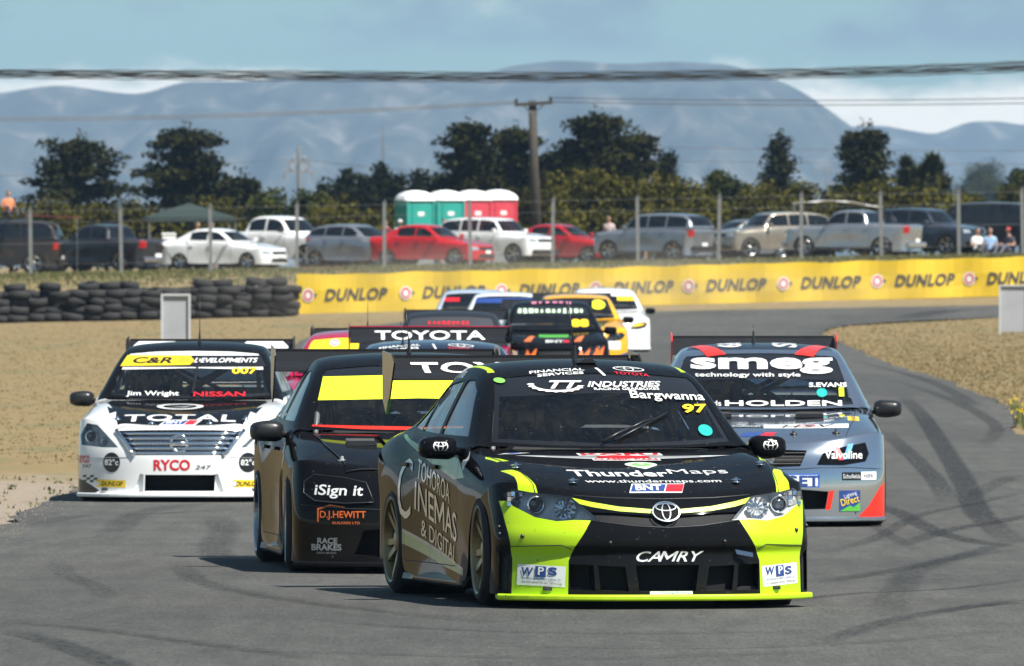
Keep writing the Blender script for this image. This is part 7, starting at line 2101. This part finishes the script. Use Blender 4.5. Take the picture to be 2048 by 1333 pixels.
p = empty('mast', (px_x(765, 950), 950, gz(0, 950))); tag(p, 'thin lattice mast rising behind the conifer row', 'mast')
zt = CAM_H - (270 - 537) / FPX * 950 - gz(0, 950); m = MB()
for a in range(3): m.tube([(.16 * math.cos(a * 2.09), .16 * math.sin(a * 2.09), 0), (.10 * math.cos(a * 2.09), .10 * math.sin(a * 2.09), zt)], .03, 4)
for k in range(14):
    zz = zt * k / 14; a = k % 3; m.tube([(.15 * math.cos(a * 2.09), .15 * math.sin(a * 2.09), zz), (.13 * math.cos((a + 1) * 2.09), .13 * math.sin((a + 1) * 2.09), zz + zt / 14)], .02, 4)
m.obj('lattice', M_ALU, p); MB().tube([(0, 0, zt), (0, 0, zt + .8)], .03, 5).obj('aerial', M_ALU, p)

rr = random.Random(3)
M_CAB = mat('black cable sheath', (.006, .008, .007), .6, 0, 0, .2, 1)
def cable(pts_px, Y, r_, label, group):
    f = pchip([q[0] for q in pts_px], [q[1] for q in pts_px]); P = []; ph = rr.uniform(0, 6.28); w1, w2 = rr.uniform(.025, .05), rr.uniform(.07, .12)
    wob = lambda x_: 0.6 * math.sin(x_ * w1 + ph) + 0.5 * math.sin(x_ * w2 + ph * 2)
    for k in range(301):
        px_ = -1500 + 5100 * k / 300; P.append(at(px_, f(px_) + wob(px_), Y + .06 * math.cos(px_ * .031 + ph)))
    o = MB().tube(P, r_, 5).obj('overhead_cable', M_CAB, None, True); tag(o, label, 'cable', group)
offs = [-9.5, -6, -2, -.5, 2.5, 4.5, 9]
nmz = ['topmost', 'second', 'third', 'fourth', 'fifth', 'sixth', 'lowest']
for i, o_ in enumerate(offs):
    cable([(-1500, 118 + o_), (0, 147 + o_ * (.7 if o_ < 0 else 1)), (500, 152 + o_), (1024, 155 + o_), (1500, 150 + o_), (2048, 134 + o_ * 1.1), (3600, 60 + o_)], 300 + i * .5, .013 + .007 * (i % 2), nmz[i] + ' cable of the dark bundle crossing above the mountains', 'dark bundle of overhead cables')
def span(pts, Y0, Y1, r_, label):
    P = []
    for k in range(31):
        t = k / 30; x = pts[0][0] + (pts[1][0] - pts[0][0]) * t; y = pts[0][1] + (pts[1][1] - pts[0][1]) * t + pts[2] * 4 * t * (1 - t); P.append(at(x, y, Y0 + (Y1 - Y0) * t))
    o = MB().tube(P, r_, 5).obj('overhead_wire', mat('weathered wire', (.12, .12, .12), .6, .3, 0, .2, 1), None, True); tag(o, label, 'wire', 'wires of the wooden power pole')
span([(-1400, 190), (1035, 203), 40], 470, 480, .020, 'left wire running to the wooden power pole, upper strand'); span([(-1400, 194), (1035, 207), 41], 470, 480, .020, 'left wire running to the wooden power pole, lower strand')
span([(1100, 196), (3600, 120), 32], 480, 465, .020, 'right wire leaving the wooden power pole, upper strand'); span([(1100, 204), (3600, 130), 33], 480, 465, .020, 'right wire leaving the wooden power pole, lower strand')
span([(598, 318), (-1200, 385), 14], 900, 900, .02, 'thin wire from the left transmission pole'); span([(598, 318), (1298, 330), 22], 900, 860, .02, 'thin wire between the two transmission poles')
span([(1298, 294), (3000, 290), 10], 860, 860, .02, 'upper thin wire from the right transmission pole'); span([(1298, 322), (3000, 330), 4], 860, 860, .02, 'lower thin wire from the right transmission pole')

# ------------------------------------------------------------------ grass tufts and weeds
def tufts(name, zones, n, hmin, hmax, cols, seed, label, cat, head=None, wbl=.006):
    r = random.Random(seed); V = []; F = []; M = []
    made = 0; tries = 0
    while made < n and tries < n * 12:
        tries += 1
        zx = r.choice(zones); y = zx[0] + (zx[1] - zx[0]) * r.random() ** zx[4]; x = r.uniform(zx[2], zx[3]) * y / FPX
        if not off_track(x, y): continue
        made += 1; z = gz(x, y) - .01
        for b in range(3):
            a = r.uniform(0, 6.28); h = r.uniform(hmin, hmax); w = wbl * r.uniform(.7, 1.6) * (1 + y / 250); ln = r.uniform(.2, .7) * h; ox, oy = r.uniform(-.05, .05), r.uniform(-.05, .05); k = len(V)
            px_, py_ = math.cos(a), math.sin(a)
            V += [(x + ox - py_ * w, y + oy + px_ * w, z), (x + ox + py_ * w, y + oy - px_ * w, z), (x + ox + px_ * ln, y + oy + py_ * ln, z + h)]; F.append((k, k + 1, k + 2)); M.append(r.randrange(len(cols)))
            if head and b == 0:
                k = len(V); s = .010 * (1 + y / 300); c = Vector((x + ox + px_ * ln, y + oy + py_ * ln, z + h))
                V += [c + Vector((s, 0, 0)), c + Vector((0, 0, s)), c + Vector((-s, 0, 0)), c + Vector((0, 0, -s))]; F.append((k, k + 1, k + 2, k + 3)); M.append(len(cols))
    mats = [mat('blade ' + str(c), c, .9, 0, 0, 0) for c in cols] + ([mat('flower ' + str(head), head, .7, 0, 0, 0)] if head else [])
    o = mesh_obj(name, V, F, mats, None, False, M); tag(o, label, cat, None, 'stuff')
_poly = None
def off_track(x, y):
    global _poly
    if _poly is None: _poly = [(p.x, p.y) for p in smooth_line(EDGE_L, 2)] + [(p.x, p.y) for p in reversed(smooth_line(EDGE_R, 2))]
    return not pip(x, y, _poly)
STRAW = [(.205, .150, .064), (.185, .135, .056), (.225, .168, .076), (.165, .122, .050)]
tufts('dry_grass', [(100, 335, 500, 1100, 1.4)], 8000, .012, .035, STRAW, 11, 'dry straw coloured grass of the infield', 'grass')
tufts('dry_grass', [(130, 335, -1100, -300, 1.0)], 5000, .01, .025, STRAW, 12, 'dry mown grass left of the track', 'grass')
tufts('green_grass', [(360, 412, -1100, 1100, .7)], 11000, .06, .16, [(.07, .085, .02), (.10, .11, .03), (.15, .13, .05)], 13, 'greener grass along the top of the bank', 'grass')
tufts('yellow_flowers', [(105, 175, 720, 1040, 1.0)], 110, .10, .22, [(.08, .10, .02)], 14, 'yellow flowering weeds in the grass beside the track', 'flowers', head=(.75, .52, .01))
tufts('green_grass', [(95, 150, 640, 1060, 1.0)], 5000, .04, .12, [(.075, .085, .025), (.12, .115, .04)], 15, 'green tinged grass at the near edge of the infield', 'grass')

tufts('green_grass', [(97, 122, -1060, -880, 1.0)], 34, .015, .045, [(.07, .085, .022), (.11, .11, .035)], 16, 'scattered green tufts in the bare dirt left of the track', 'grass', wbl=.009)
def grit(name, line, lo, hi, n, seed, label):
    r = random.Random(seed); V = []; F = []; M = []
    P = [q for q in smooth_line(line, 40) if lo < q.y < hi]
    for _ in range(n):
        q = r.choice(P); x = q.x + r.gauss(0, .22); y = q.y + r.uniform(-1.5, 1.5); s = r.uniform(.003, .010) * (1.6 if r.random() < .08 else 1); z = gz(x, y) + (.006 if not off_track(x, y) else -.022); k = len(V)
        for a in range(4): V.append((x + s * r.uniform(.6, 1.2) * math.cos(a * 1.571 + .4), y + s * r.uniform(.6, 1.2) * math.sin(a * 1.571 + .4), z))
        V.append((x + r.uniform(-.3, .3) * s, y, z + s * r.uniform(.4, .9))); F += [(k, k + 1, k + 4), (k + 1, k + 2, k + 4), (k + 2, k + 3, k + 4), (k + 3, k, k + 4)]; M += [r.randrange(3)] * 4
    o = mesh_obj(name, V, F, [mat('grit ' + str(c), c, .9, 0, 0, 0) for c in ((.15, .125, .095), (.10, .09, .075), (.19, .16, .12))], None, False, M); tag(o, label, 'gravel', None, 'stuff')
grit('loose_gravel', EDGE_L, 88, 135, 1800, 21, 'loose stones and soil along the left edge of the track')
grit('loose_gravel', EDGE_R, 95, 230, 1800, 22, 'loose stones and soil along the right edge of the track')
